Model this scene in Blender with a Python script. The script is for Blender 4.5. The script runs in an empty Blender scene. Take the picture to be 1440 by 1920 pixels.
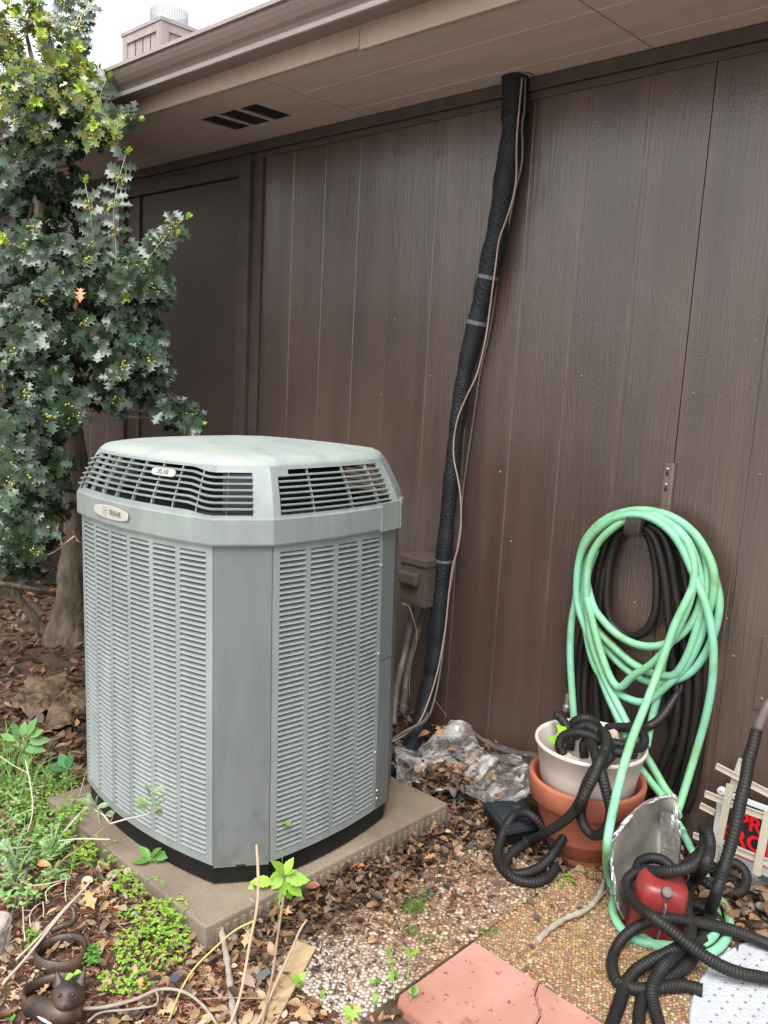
import bpy, bmesh, math, random
from mathutils import Vector, Matrix, Euler, noise
R = math.radians
PI = math.pi
scene = bpy.context.scene
col = scene.collection

# ------------------------------------------------------------ camera, sky, sun, exposure
CAM_H = 1.42
FPX, PITCH, ROLL, YAW = 1592.0, R(9.536), R(3.0), R(43.587)
Fv = Vector((-math.sin(YAW)*math.cos(PITCH), math.cos(YAW)*math.cos(PITCH), -math.sin(PITCH)))
r0 = Fv.cross(Vector((0, 0, 1))).normalized()
u0 = r0.cross(Fv)
Rv = r0*math.cos(ROLL) + u0*math.sin(ROLL)
Uv = -r0*math.sin(ROLL) + u0*math.cos(ROLL)
cam_data = bpy.data.cameras.new('camera')
cam = bpy.data.objects.new('camera', cam_data)
col.objects.link(cam)
cam_data.sensor_fit = 'HORIZONTAL'
cam_data.sensor_width = 36
cam_data.lens = FPX/1440*36
cam_data.clip_start = 0.02
cam_data.clip_end = 2000
cam.matrix_world = Matrix(((Rv.x, Uv.x, -Fv.x, 0), (Rv.y, Uv.y, -Fv.y, 0), (Rv.z, Uv.z, -Fv.z, CAM_H), (0, 0, 0, 1)))
scene.camera = cam

SUN_EL, SUN_AZ = R(58), R(150)      # azimuth measured clockwise from +Y
world = bpy.data.worlds.new('World')
scene.world = world
world.use_nodes = True
wn = world.node_tree
bg = wn.nodes['Background']
sky = wn.nodes.new('ShaderNodeTexSky')
sky.sky_type = 'NISHITA'
sky.sun_disc = False
sky.sun_elevation = SUN_EL
sky.sun_rotation = SUN_AZ
sky.air_density = 1.0
sky.dust_density = 3.0
hs = wn.nodes.new('ShaderNodeHueSaturation')
hs.inputs['Saturation'].default_value = 0.12
wn.links.new(sky.outputs[0], hs.inputs['Color'])
wn.links.new(hs.outputs[0], bg.inputs['Color'])
bg.inputs['Strength'].default_value = 0.15
sun_d = bpy.data.lights.new('sun', 'SUN')
sun_d.energy = 1.2
sun_d.angle = R(35)
sun_d.color = (1.0, 0.97, 0.92)
sun = bpy.data.objects.new('sun', sun_d)
col.objects.link(sun)
sdir = Vector((math.sin(SUN_AZ)*math.cos(SUN_EL), math.cos(SUN_AZ)*math.cos(SUN_EL), math.sin(SUN_EL)))
sun.rotation_euler = sdir.to_track_quat('Z', 'Y').to_euler()
scene.view_settings.view_transform = 'Standard'
scene.view_settings.look = 'None'
scene.view_settings.gamma = 1
scene.view_settings.exposure = 1.3
scene.view_settings.use_curve_mapping = False

# ------------------------------------------------------------ sight lines: pixel of the photo -> point on a known plane
O = Vector((0, 0, CAM_H))
def ray(px, py): return Fv + Rv*((px-720)/FPX) - Uv*((py-960)/FPX)
def at_y(px, py, y):
    d = ray(px, py); return O + d*(y/d.y)
def at_x(px, py, x):
    d = ray(px, py); return O + d*(x/d.x)
def at_z(px, py, z):
    d = ray(px, py); return O + d*((z-CAM_H)/d.z)
def at_d(px, py, dist): return O + ray(px, py)*dist

# ------------------------------------------------------------ mesh helpers
class MB:
    def __init__(s): s.v = []; s.f = []; s.c = []; s.sm = []
    def add(s, vs, fs, c=(1, 1, 1), smooth=False, M=None):
        b = len(s.v)
        if M is not None: vs = [M @ Vector(p) for p in vs]
        s.v.extend([tuple(p) for p in vs])
        s.f.extend([tuple(i+b for i in f) for f in fs])
        s.c.extend([c]*len(vs)); s.sm.extend([smooth]*len(fs))
        return s
    def box(s, a, b, c=(1, 1, 1), M=None):
        x0, y0, z0 = a; x1, y1, z1 = b
        vs = [(x0,y0,z0),(x1,y0,z0),(x1,y1,z0),(x0,y1,z0),(x0,y0,z1),(x1,y0,z1),(x1,y1,z1),(x0,y1,z1)]
        fs = [(3,2,1,0),(4,5,6,7),(0,1,5,4),(1,2,6,5),(2,3,7,6),(3,0,4,7)]
        return s.add(vs, fs, c, False, M)
    def bbox(s, a, b, bv, c=(1, 1, 1), M=None):       # box with chamfered edges
        bm = bmesh.new()
        bmesh.ops.create_cube(bm, size=1)
        ce = [(a[i]+b[i])/2 for i in range(3)]; sz = [abs(b[i]-a[i]) for i in range(3)]
        for v in bm.verts: v.co = Vector([ce[i]+v.co[i]*sz[i] for i in range(3)])
        bmesh.ops.bevel(bm, geom=bm.edges[:], offset=bv, segments=2, profile=0.6, affect='EDGES')
        s.bm(bm, c, M); return s
    def bm(s, bm, c=(1, 1, 1), M=None, smooth=False):
        bm.verts.index_update()
        s.add([v.co.copy() for v in bm.verts], [[v.index for v in f.verts] for f in bm.faces], c, smooth, M)
        bm.free(); return s
    def rings(s, rings, c=(1, 1, 1), closed=True, cap0=False, cap1=False, smooth=True):
        n = len(rings[0]); b = len(s.v)
        for r in rings: s.v.extend([tuple(p) for p in r])
        s.c.extend([c]*(n*len(rings)))
        m = n if closed else n-1
        for k in range(len(rings)-1):
            for i in range(m):
                j = (i+1) % n
                s.f.append((b+k*n+i, b+k*n+j, b+(k+1)*n+j, b+(k+1)*n+i)); s.sm.append(smooth)
        if cap0: s.f.append(tuple(b+i for i in reversed(range(n)))); s.sm.append(False)
        if cap1: s.f.append(tuple(b+(len(rings)-1)*n+i for i in range(n))); s.sm.append(False)
        return s
    def build(s, name, mat, parent=None, loc=None):
        me = bpy.data.meshes.new(name)
        me.from_pydata(s.v, [], s.f)
        me.polygons.foreach_set('use_smooth', s.sm)
        a = me.color_attributes.new('tint', 'FLOAT_COLOR', 'POINT')
        flat = []
        for c in s.c: flat += [c[0], c[1], c[2], 1.0]
        a.data.foreach_set('color', flat)
        me.materials.append(mat)
        me.update()
        o = bpy.data.objects.new(name, me); col.objects.link(o)
        if parent: o.parent = parent
        if loc: o.location = loc
        return o

def spline(pts, step=0.01):
    P = [Vector(p) for p in pts]
    if len(P) < 3:
        n = max(2, int((P[1]-P[0]).length/step)); return [P[0].lerp(P[1], i/n) for i in range(n+1)]
    Q = [P[0]*2-P[1]] + P + [P[-1]*2-P[-2]]
    out = []
    for i in range(1, len(Q)-2):
        a, b, c, d = Q[i-1:i+3]
        n = max(1, int((c-b).length/step))
        for k in range(n):
            t = k/n
            out.append(0.5*((2*b)+(-a+c)*t+(2*a-5*b+4*c-d)*t*t+(-a+3*b-3*c+d)*t**3))
    out.append(P[-1])
    return out
def frames(P):
    T = []
    for i in range(len(P)):
        t = (P[min(i+1, len(P)-1)]-P[max(i-1, 0)])
        T.append(t.normalized() if t.length > 1e-9 else Vector((0, 0, 1)))
    n = T[0].orthogonal().normalized(); out = []
    for i in range(len(P)):
        n = (n - T[i]*n.dot(T[i]))
        n = n.normalized() if n.length > 1e-6 else T[i].orthogonal().normalized()
        out.append((T[i], n, T[i].cross(n)))
    return out
def tube(mb, pts, rad, n=8, step=0.012, c=(1, 1, 1), raw=False, flat=None):
    P = [Vector(p) for p in pts] if raw else spline(pts, step)
    Fm = frames(P); rg = []
    for i, p in enumerate(P):
        t = i/max(1, len(P)-1)
        r = rad(t) if callable(rad) else rad
        rg.append([p+(Fm[i][1]*math.cos(2*PI*k/n)+Fm[i][2]*math.sin(2*PI*k/n))*r for k in range(n)])
    mb.rings(rg, c, True, True, True)
def ribbed(mb, pts, r=0.0165, pitch=0.0085, n=12, c=(1, 1, 1)):
    P = spline(pts, 0.002)
    # resample by arc length
    L = [0]
    for i in range(1, len(P)): L.append(L[-1]+(P[i]-P[i-1]).length)
    tot = L[-1]; q = pitch/4; out = []; j = 0
    for k in range(int(tot/q)):
        s_ = k*q
        while j < len(L)-2 and L[j+1] < s_: j += 1
        t = (s_-L[j])/max(1e-9, L[j+1]-L[j]); out.append(P[j].lerp(P[j+1], t))
    Fm = frames(out); rg = []
    for i, p in enumerate(out):
        w_ = .55+.45*noise.noise(Vector((i*.013, r*900, 2)))
        rr = r*(1+w_*(-.06, .0, .12, .10)[i % 4])
        rr *= 1+0.05*math.sin(i*0.021)+.05*noise.noise(Vector((i*.03, 0, r*500)))
        rg.append([p+(Fm[i][1]*math.cos(2*PI*k/n)+Fm[i][2]*math.sin(2*PI*k/n))*rr for k in range(n)])
    mb.rings(rg, c, True, True, True)
def lathe(mb, prof, n=48, c=(1, 1, 1), ctr=(0, 0, 0), cap=False):
    rg = [[(ctr[0]+r*math.cos(2*PI*k/n), ctr[1]+r*math.sin(2*PI*k/n), ctr[2]+z) for k in range(n)] for r, z in prof]
    mb.rings(rg, c, True, cap, cap)
def bar(mb, p0, p1, w, t, nrm=Vector((0, -1, 0)), c=(1, 1, 1), lip=0):
    d = (p1-p0); L = d.length; d.normalize(); n = (nrm-d*nrm.dot(d)).normalized(); s_ = d.cross(n)
    M = Matrix(((d.x, s_.x, n.x, p0.x), (d.y, s_.y, n.y, p0.y), (d.z, s_.z, n.z, p0.z), (0, 0, 0, 1)))
    mb.box((0, -w/2, -t), (L, w/2, 0), c, M)
    if lip:
        mb.box((0, -w/2, 0.0003), (L, -w/2+lip, lip), c, M); mb.box((0, w/2-lip, 0.0003), (L, w/2, lip), c, M)
        mb.box((0, -w/2+lip+.0002, 0.0003), (lip, w/2-lip-.0002, lip), c, M); mb.box((L-lip, -w/2+lip+.0002, 0.0003), (L, w/2-lip-.0002, lip), c, M)

def tag(o, label=None, cat=None, group=None, kind=None):
    if label: o['label'] = label
    if cat: o['category'] = cat
    if group: o['group'] = group
    if kind: o['kind'] = kind
    return o
def empty(name, loc=(0, 0, 0), label=None, cat=None, group=None):
    o = bpy.data.objects.new(name, None); col.objects.link(o); o.location = loc
    o.empty_display_size = 0.05
    return tag(o, label, cat, group)
def reparent(ch, root):              # child meshes were built in world coordinates
    ch.parent = root
    ch.matrix_parent_inverse = Matrix.Translation(-Vector(root.location))

# ------------------------------------------------------------ materials
def mat(name, c, rough=0.6, var=0.25, vs=8.0, bump=0.0, bs=60.0, bd=0.003, metal=0.0, spec=0.5, c2=None, mapscale=None,
        tint=True, vdetail=5, extra=None, sss=None, trans=0.0, alpha=None, coat=0.0):
    m = bpy.data.materials.new(name); m.use_nodes = True
    nt = m.node_tree; N = nt.nodes; Lk = nt.links
    p = N['Principled BSDF']
    p.inputs['Roughness'].default_value = rough
    p.inputs['Metallic'].default_value = metal
    p.inputs['Specular IOR Level'].default_value = spec
    if coat: p.inputs['Coat Weight'].default_value = coat; p.inputs['Coat Roughness'].default_value = 0.2
    tc = N.new('ShaderNodeTexCoord'); mp = N.new('ShaderNodeMapping')
    if mapscale: mp.inputs['Scale'].default_value = mapscale
    Lk.new(tc.outputs['Object'], mp.inputs['Vector'])
    nz = N.new('ShaderNodeTexNoise'); nz.inputs['Scale'].default_value = vs; nz.inputs['Detail'].default_value = vdetail
    nz.inputs['Roughness'].default_value = 0.6
    Lk.new(mp.outputs[0], nz.inputs['Vector'])
    rp = N.new('ShaderNodeValToRGB')
    cc2 = c2 if c2 else tuple(x*(1-var) for x in c)
    cc1 = c if c2 else tuple(min(1, x*(1+var)) for x in c)
    rp.color_ramp.elements[0].position = 0.32; rp.color_ramp.elements[0].color = (*cc2, 1)
    rp.color_ramp.elements[1].position = 0.68; rp.color_ramp.elements[1].color = (*cc1, 1)
    Lk.new(nz.outputs['Fac'], rp.inputs['Fac'])
    out = rp.outputs['Color']
    if tint:
        at = N.new('ShaderNodeAttribute'); at.attribute_name = 'tint'
        mx = N.new('ShaderNodeMix'); mx.data_type = 'RGBA'; mx.blend_type = 'MULTIPLY'; mx.inputs[0].default_value = 1
        Lk.new(out, mx.inputs[6]); Lk.new(at.outputs['Color'], mx.inputs[7]); out = mx.outputs[2]
    Lk.new(out, p.inputs['Base Color'])
    if trans:
        tr = N.new('ShaderNodeBsdfTranslucent'); ms = N.new('ShaderNodeMixShader'); ms.inputs[0].default_value = trans
        Lk.new(out, tr.inputs['Color']); Lk.new(p.outputs[0], ms.inputs[1]); Lk.new(tr.outputs[0], ms.inputs[2])
        Lk.new(ms.outputs[0], N['Material Output'].inputs['Surface'])
    if bump:
        nb = N.new('ShaderNodeTexNoise'); nb.inputs['Scale'].default_value = bs; nb.inputs['Detail'].default_value = 6
        Lk.new(mp.outputs[0], nb.inputs['Vector'])
        bp = N.new('ShaderNodeBump'); bp.inputs['Strength'].default_value = bump; bp.inputs['Distance'].default_value = bd
        Lk.new(nb.outputs['Fac'], bp.inputs['Height']); Lk.new(bp.outputs[0], p.inputs['Normal'])
    if extra: extra(nt, p, out, tc, mp)
    return m

def siding_extra(nt, p, out, tc, mp):
    N, Lk = nt.nodes, nt.links
    g = N.new('ShaderNodeMapping'); g.inputs['Scale'].default_value = (230, 230, 5)
    Lk.new(tc.outputs['Object'], g.inputs['Vector'])
    n1 = N.new('ShaderNodeTexNoise'); n1.inputs['Scale'].default_value = 1; n1.inputs['Detail'].default_value = 4
    n1.inputs['Distortion'].default_value = 0.4
    Lk.new(g.outputs[0], n1.inputs['Vector'])
    # cathedral grain: distorted bands that run up the sheet
    g2 = N.new('ShaderNodeMapping'); g2.inputs['Scale'].default_value = (9, 9, 0.55)
    Lk.new(tc.outputs['Object'], g2.inputs['Vector'])
    n2 = N.new('ShaderNodeTexNoise'); n2.inputs['Scale'].default_value = 1.0; n2.inputs['Detail'].default_value = 2.5
    Lk.new(g2.outputs[0], n2.inputs['Vector'])
    mu = N.new('ShaderNodeMath'); mu.operation = 'MULTIPLY'; mu.inputs[1].default_value = 22
    Lk.new(n2.outputs['Fac'], mu.inputs[0])
    fr = N.new('ShaderNodeMath'); fr.operation = 'PINGPONG'; fr.inputs[1].default_value = 0.5
    Lk.new(mu.outputs[0], fr.inputs[0])
    pw = N.new('ShaderNodeMath'); pw.operation = 'POWER'; pw.inputs[1].default_value = 3.0
    m3 = N.new('ShaderNodeMath'); m3.operation = 'MULTIPLY'; m3.inputs[1].default_value = 2.0
    Lk.new(fr.outputs[0], m3.inputs[0]); Lk.new(m3.outputs[0], pw.inputs[0])
    n3 = N.new('ShaderNodeTexNoise'); n3.inputs['Scale'].default_value = 160; n3.inputs['Detail'].default_value = 3
    Lk.new(tc.outputs['Object'], n3.inputs['Vector'])
    a1 = N.new('ShaderNodeMath'); a1.operation = 'MULTIPLY_ADD'; a1.inputs[1].default_value = 0.28
    Lk.new(pw.outputs[0], a1.inputs[0]); Lk.new(n1.outputs['Fac'], a1.inputs[2])
    a2 = N.new('ShaderNodeMath'); a2.operation = 'MULTIPLY_ADD'; a2.inputs[1].default_value = 0.5
    Lk.new(n3.outputs['Fac'], a2.inputs[0]); Lk.new(a1.outputs[0], a2.inputs[2])
    bp = N.new('ShaderNodeBump'); bp.inputs['Strength'].default_value = 0.75; bp.inputs['Distance'].default_value = 0.0016
    Lk.new(a2.outputs[0], bp.inputs['Height']); Lk.new(bp.outputs[0], p.inputs['Normal']); Lk.new(bp.outputs[0], p.inputs['Coat Normal'])
    # splash dirt and streaks change the gloss
    n4 = N.new('ShaderNodeTexNoise'); n4.inputs['Scale'].default_value = 2.2; n4.inputs['Detail'].default_value = 7
    Lk.new(tc.outputs['Object'], n4.inputs['Vector'])
    mr = N.new('ShaderNodeMapRange'); mr.inputs['From Min'].default_value = 0.3; mr.inputs['From Max'].default_value = 0.7
    mr.inputs['To Min'].default_value = 0.30; mr.inputs['To Max'].default_value = 0.52
    Lk.new(n4.outputs['Fac'], mr.inputs['Value']); Lk.new(mr.outputs[0], p.inputs['Roughness'])
    # faded drips and splashed soil near the ground
    g5 = N.new('ShaderNodeMapping'); g5.inputs['Scale'].default_value = (14, 14, 0.7)
    Lk.new(tc.outputs['Object'], g5.inputs['Vector'])
    n5 = N.new('ShaderNodeTexNoise'); n5.inputs['Scale'].default_value = 1; n5.inputs['Detail'].default_value = 6
    Lk.new(g5.outputs[0], n5.inputs['Vector'])
    r5 = N.new('ShaderNodeValToRGB'); e5 = r5.color_ramp.elements
    e5[0].position = 0.35; e5[0].color = (0.80, 0.80, 0.80, 1); e5[1].position = 0.70; e5[1].color = (1.22, 1.18, 1.14, 1)
    Lk.new(n5.outputs['Fac'], r5.inputs['Fac'])
    m5 = N.new('ShaderNodeMix'); m5.data_type = 'RGBA'; m5.blend_type = 'MULTIPLY'; m5.inputs[0].default_value = 1
    Lk.new(out, m5.inputs[6]); Lk.new(r5.outputs[0], m5.inputs[7])
    sx = N.new('ShaderNodeSeparateXYZ'); Lk.new(tc.outputs['Object'], sx.inputs[0])
    n6 = N.new('ShaderNodeTexNoise'); n6.inputs['Scale'].default_value = 18; n6.inputs['Detail'].default_value = 8
    Lk.new(tc.outputs['Object'], n6.inputs['Vector'])
    a6 = N.new('ShaderNodeMath'); a6.operation = 'MULTIPLY_ADD'; a6.inputs[1].default_value = -0.9; a6.inputs[2].default_value = 0.62
    Lk.new(n6.outputs['Fac'], a6.inputs[0])
    a7 = N.new('ShaderNodeMath'); a7.operation = 'SUBTRACT'; Lk.new(a6.outputs[0], a7.inputs[0]); Lk.new(sx.outputs['Z'], a7.inputs[1])
    r7 = N.new('ShaderNodeMapRange'); r7.inputs['From Min'].default_value = -0.05; r7.inputs['From Max'].default_value = 0.2; r7.inputs['To Max'].default_value = 0.6
    Lk.new(a7.outputs[0], r7.inputs['Value'])
    m6 = N.new('ShaderNodeMix'); m6.data_type = 'RGBA'; Lk.new(r7.outputs[0], m6.inputs[0]); Lk.new(m5.outputs[2], m6.inputs[6]); m6.inputs[7].default_value = (0.085, 0.055, 0.036, 1)
    Lk.new(m6.outputs[2], p.inputs['Base Color'])

M = {}
M['siding'] = mat('siding_brown', (0.080, 0.050, 0.038), 0.4, c2=(0.057, 0.036, 0.028), coat=0.9, spec=0.65, vs=3.5, mapscale=(1, 1, 0.5), extra=siding_extra)
M['door'] = mat('flat_brown_paint', (0.050, 0.034, 0.027), 0.5, spec=0.4, var=0.15, vs=3, bump=0.15, bs=25)  # tone lowered to stand in for the bush's shade on the door
M['trim'] = mat('dark_trim', (0.058, 0.042, 0.035), 0.6, var=0.2, vs=12, bump=0.4, bs=80, bd=0.002)
M['soffit'] = mat('soffit_paint', (0.48, 0.365, 0.32), 0.75, c2=(0.40, 0.305, 0.265), vs=5, mapscale=(0.4, 3, 1), bump=0.25, bs=90, bd=0.001)
M['fascia'] = mat('fascia_paint', (0.33, 0.25, 0.20), 0.55, var=0.10, vs=4, bump=0.15, bs=40)
M['gutter'] = mat('gutter_aluminium', (0.185, 0.137, 0.124), 0.38, var=0.08, vs=2.5, bump=0.04, bs=6)
M['lip'] = mat('lip_paint', (0.30, 0.255, 0.24), 0.45, var=0.1, vs=6)
M['chimney'] = mat('chimney_wood', (0.36, 0.30, 0.29), 0.8, var=0.12, vs=9, mapscale=(1, 1, .2), bump=0.3, bs=60)
M['chimney2'] = mat('far_chimney', (0.55, 0.50, 0.47), 0.8, var=0.06, vs=4)
M['bounce_slab'] = mat('bounce_slab_pale', (0.48, 0.45, 0.40), 0.85, var=0.12, vs=3, bump=0.3, bs=80)
M['roof'] = mat('roof_shingle', (0.10, 0.09, 0.085), 0.9, var=0.3, vs=30, bump=0.5)
M['galv'] = mat('galvanised_mesh', (0.5, 0.51, 0.52), 0.4, metal=0.7, var=0.1)
M['hole'] = mat('dark_void', (0.012, 0.013, 0.015), 0.9, var=0.1)
def ac_extra(nt, p, out, tc, mp, mud=False):
    N, Lk = nt.nodes, nt.links
    n4 = N.new('ShaderNodeTexNoise'); n4.inputs['Scale'].default_value = 5; n4.inputs['Detail'].default_value = 8; n4.inputs['Roughness'].default_value = 0.7
    Lk.new(tc.outputs['Object'], n4.inputs['Vector'])
    mr = N.new('ShaderNodeMapRange'); mr.inputs['From Min'].default_value = 0.35; mr.inputs['From Max'].default_value = 0.65
    mr.inputs['To Min'].default_value = 0.38; mr.inputs['To Max'].default_value = 0.6
    Lk.new(n4.outputs['Fac'], mr.inputs['Value']); Lk.new(mr.outputs[0], p.inputs['Roughness'])
    g = N.new('ShaderNodeMapping'); g.inputs['Scale'].default_value = (16, 16, 2.2)
    Lk.new(tc.outputs['Object'], g.inputs['Vector'])
    n5 = N.new('ShaderNodeTexNoise'); n5.inputs['Scale'].default_value = 1; n5.inputs['Detail'].default_value = 9; n5.inputs['Roughness'].default_value = 0.65
    Lk.new(g.outputs[0], n5.inputs['Vector'])
    r5 = N.new('ShaderNodeValToRGB'); e = r5.color_ramp.elements
    e[0].position = 0.34; e[0].color = (0.86, 0.865, 0.865, 1); e[1].position = 0.74; e[1].color = (1.16, 1.15, 1.13, 1)
    Lk.new(n5.outputs['Fac'], r5.inputs['Fac'])
    m5 = N.new('ShaderNodeMix'); m5.data_type = 'RGBA'; m5.blend_type = 'MULTIPLY'; m5.inputs[0].default_value = 1
    Lk.new(out, m5.inputs[6]); Lk.new(r5.outputs[0], m5.inputs[7])
    if not mud:
        Lk.new(m5.outputs[2], p.inputs['Base Color']); return
    n6 = N.new('ShaderNodeTexNoise'); n6.inputs['Scale'].default_value = 30; n6.inputs['Detail'].default_value = 9
    Lk.new(tc.outputs['Object'], n6.inputs['Vector'])
    sx = N.new('ShaderNodeSeparateXYZ'); Lk.new(tc.outputs['Object'], sx.inputs[0])
    a6 = N.new('ShaderNodeMath'); a6.operation = 'MULTIPLY_ADD'; a6.inputs[1].default_value = -0.7; a6.inputs[2].default_value = 0.55
    Lk.new(n6.outputs['Fac'], a6.inputs[0])
    a7 = N.new('ShaderNodeMath'); a7.operation = 'SUBTRACT'; Lk.new(a6.outputs[0], a7.inputs[0]); Lk.new(sx.outputs['Z'], a7.inputs[1])
    r7 = N.new('ShaderNodeMapRange'); r7.inputs['From Min'].default_value = -0.02; r7.inputs['From Max'].default_value = 0.15; r7.inputs['To Max'].default_value = 0.55
    Lk.new(a7.outputs[0], r7.inputs['Value'])
    m6 = N.new('ShaderNodeMix'); m6.data_type = 'RGBA'; Lk.new(r7.outputs[0], m6.inputs[0]); Lk.new(m5.outputs[2], m6.inputs[6]); m6.inputs[7].default_value = (0.10, 0.085, 0.065, 1)
    Lk.new(m6.outputs[2], p.inputs['Base Color'])
M['ac_post'] = mat('steel_paint_grey', (0.132, 0.146, 0.148), 0.5, c2=(0.112, 0.126, 0.128), vs=4, bump=0.12, bs=420, bd=0.0006, vdetail=8, extra=lambda *a: ac_extra(*a, mud=True))
M['ac_grille'] = mat('steel_paint_grille', (0.24, 0.262, 0.258), 0.45, c2=(0.195, 0.22, 0.215), vs=7, vdetail=8, extra=ac_extra)
M['ac_lid'] = mat('plastic_lid_weathered', (0.222, 0.250, 0.243), 0.5, c2=(0.180, 0.210, 0.204), vs=6, bump=0.10, bs=300, bd=0.0006, vdetail=9, extra=ac_extra)
def lidtop_extra(nt, p, out, tc, mp):
    N, Lk = nt.nodes, nt.links
    nz = N.new('ShaderNodeTexNoise'); nz.inputs['Scale'].default_value = 7; nz.inputs['Detail'].default_value = 9; nz.inputs['Roughness'].default_value = 0.68
    nz.inputs['Distortion'].default_value = 0.6
    mpp = N.new('ShaderNodeMapping'); mpp.inputs['Scale'].default_value = (0.7, 1.6, 1); mpp.inputs['Rotation'].default_value = (0, 0, 0.5)
    Lk.new(tc.outputs['Object'], mpp.inputs['Vector']); Lk.new(mpp.outputs[0], nz.inputs['Vector'])
    rp = N.new('ShaderNodeValToRGB'); e = rp.color_ramp.elements
    e[0].position = 0.36; e[0].color = (0.225, 0.27, 0.262, 1); e[1].position = 0.70; e[1].color = (0.34, 0.36, 0.28, 1)
    e2 = rp.color_ramp.elements.new(0.5); e2.color = (0.28, 0.32, 0.305, 1)
    Lk.new(nz.outputs['Fac'], rp.inputs['Fac']); Lk.new(rp.outputs[0], p.inputs['Base Color'])
M['ac_top'] = mat('plastic_lid_lichen', (0.38, 0.44, 0.40), 0.6, vs=7, extra=lidtop_extra)
M['black_plastic'] = mat('black_plastic', (0.006, 0.0065, 0.007), 0.5, var=0.3, vs=20, spec=0.3, bump=0.2, bs=200, bd=0.0008)
M['fan'] = mat('fan_dark_blue_grey', (0.05, 0.065, 0.075), 0.5, var=0.15)
M['badge'] = mat('badge_silver', (0.50, 0.48, 0.44), 0.35, metal=0.35, var=0.06)
M['badge_text'] = mat('badge_letters', (0.20, 0.20, 0.19), 0.4, metal=0.3, var=0.1)
def pad_extra(nt, p, out, tc, mp):
    N, Lk = nt.nodes, nt.links
    n2 = N.new('ShaderNodeTexNoise'); n2.inputs['Scale'].default_value = 260; n2.inputs['Detail'].default_value = 6
    Lk.new(tc.outputs['Object'], n2.inputs['Vector'])
    r2 = N.new('ShaderNodeValToRGB'); f = r2.color_ramp.elements
    f[0].position = 0.36; f[0].color = (0.74, 0.70, 0.68, 1); f[1].position = 0.56; f[1].color = (1.1, 1.08, 1.05, 1)
    Lk.new(n2.outputs['Fac'], r2.inputs['Fac'])
    mx = N.new('ShaderNodeMix'); mx.data_type = 'RGBA'; mx.blend_type = 'MULTIPLY'; mx.inputs[0].default_value = 1
    Lk.new(out, mx.inputs[6]); Lk.new(r2.outputs[0], mx.inputs[7]); Lk.new(mx.outputs[2], p.inputs['Base Color'])
M['concrete'] = mat('concrete_pad', (0.245, 0.200, 0.150), 0.85, c2=(0.125, 0.098, 0.072), vs=3.5, bump=0.7, bs=220, bd=0.002, vdetail=14, extra=pad_extra)
M['soil'] = mat('soil', (0.115, 0.070, 0.046), 0.95, c2=(0.045, 0.028, 0.019), vs=14, bump=1.0, bs=120, bd=0.006, vdetail=9)
M['mortar'] = mat('aggregate_mortar', (0.17, 0.11, 0.065), 0.9, var=0.35, vs=25, bump=0.5, bs=200, bd=0.002)
M['pebble'] = mat('pebble', (1.0, 0.97, 0.94), 0.6, var=0.12, vs=180, spec=0.5)
M['pink'] = None
M['leaf_dead'] = mat('dead_leaf', (0.88, 0.85, 0.81), 0.5, var=0.28, vs=45, bump=0.3, bs=200, bd=0.001, trans=0.15)
M['mulch'] = mat('mulch_chip', (1.0, 0.97, 0.93), 0.8, var=0.3, vs=90, bump=0.4, bs=300, bd=0.001)
M['holly'] = mat('holly_leaf', (1, 1, 1), 0.31, var=0.2, vs=60, spec=0.5, trans=0.08)
M['weed'] = mat('weed_leaf', (1, 1, 1), 0.5, var=0.18, vs=70, trans=0.28)
M['bark'] = mat('bark', (0.20, 0.155, 0.105), 0.9, c2=(0.055, 0.042, 0.032), vs=22, bump=1.0, bs=45, bd=0.012, mapscale=(1, 1, .35), vdetail=9)
M['twig'] = mat('dry_twig', (1, 1, 1), 0.75, var=0.25, vs=60, bump=0.4, bs=150, bd=0.001)
def hose_extra(nt, p, out, tc, mp):
    N, Lk = nt.nodes, nt.links
    nz = N.new('ShaderNodeTexNoise'); nz.inputs['Scale'].default_value = 6; nz.inputs['Detail'].default_value = 6
    Lk.new(tc.outputs['Object'], nz.inputs['Vector'])
    rp = N.new('ShaderNodeValToRGB'); e = rp.color_ramp.elements
    e[0].position = 0.38; e[0].color = (0.20, 0.44, 0.24, 1); e[1].position = 0.62; e[1].color = (0.205, 0.49, 0.34, 1)
    Lk.new(nz.outputs['Fac'], rp.inputs['Fac'])
    n2 = N.new('ShaderNodeTexNoise'); n2.inputs['Scale'].default_value = 24; n2.inputs['Detail'].default_value = 9
    Lk.new(tc.outputs['Object'], n2.inputs['Vector'])
    r2 = N.new('ShaderNodeValToRGB'); f = r2.color_ramp.elements
    f[0].position = 0.22; f[0].color = (0.80, 0.74, 0.62, 1); f[1].position = 0.46; f[1].color = (1, 1, 1, 1)
    Lk.new(n2.outputs['Fac'], r2.inputs['Fac'])
    mx = N.new('ShaderNodeMix'); mx.data_type = 'RGBA'; mx.blend_type = 'MULTIPLY'; mx.inputs[0].default_value = 1
    Lk.new(rp.outputs[0], mx.inputs[6]); Lk.new(r2.outputs[0], mx.inputs[7]); Lk.new(mx.outputs[2], p.inputs['Base Color'])
M['green_hose'] = mat('green_vinyl', (0.14, 0.55, 0.32), 0.5, extra=hose_extra)
M['black_hose'] = mat('black_rubber', (0.017, 0.014, 0.013), 0.42, c2=(0.011, 0.010, 0.009), spec=0.35, vs=12, bump=0.15, bs=120, bd=0.001)
M['ribbed'] = mat('corrugated_black', (0.009, 0.009, 0.009), 0.55, c2=(0.018, 0.017, 0.015), spec=0.3, vs=9, bump=0.2, bs=250, bd=0.0006)
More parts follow.
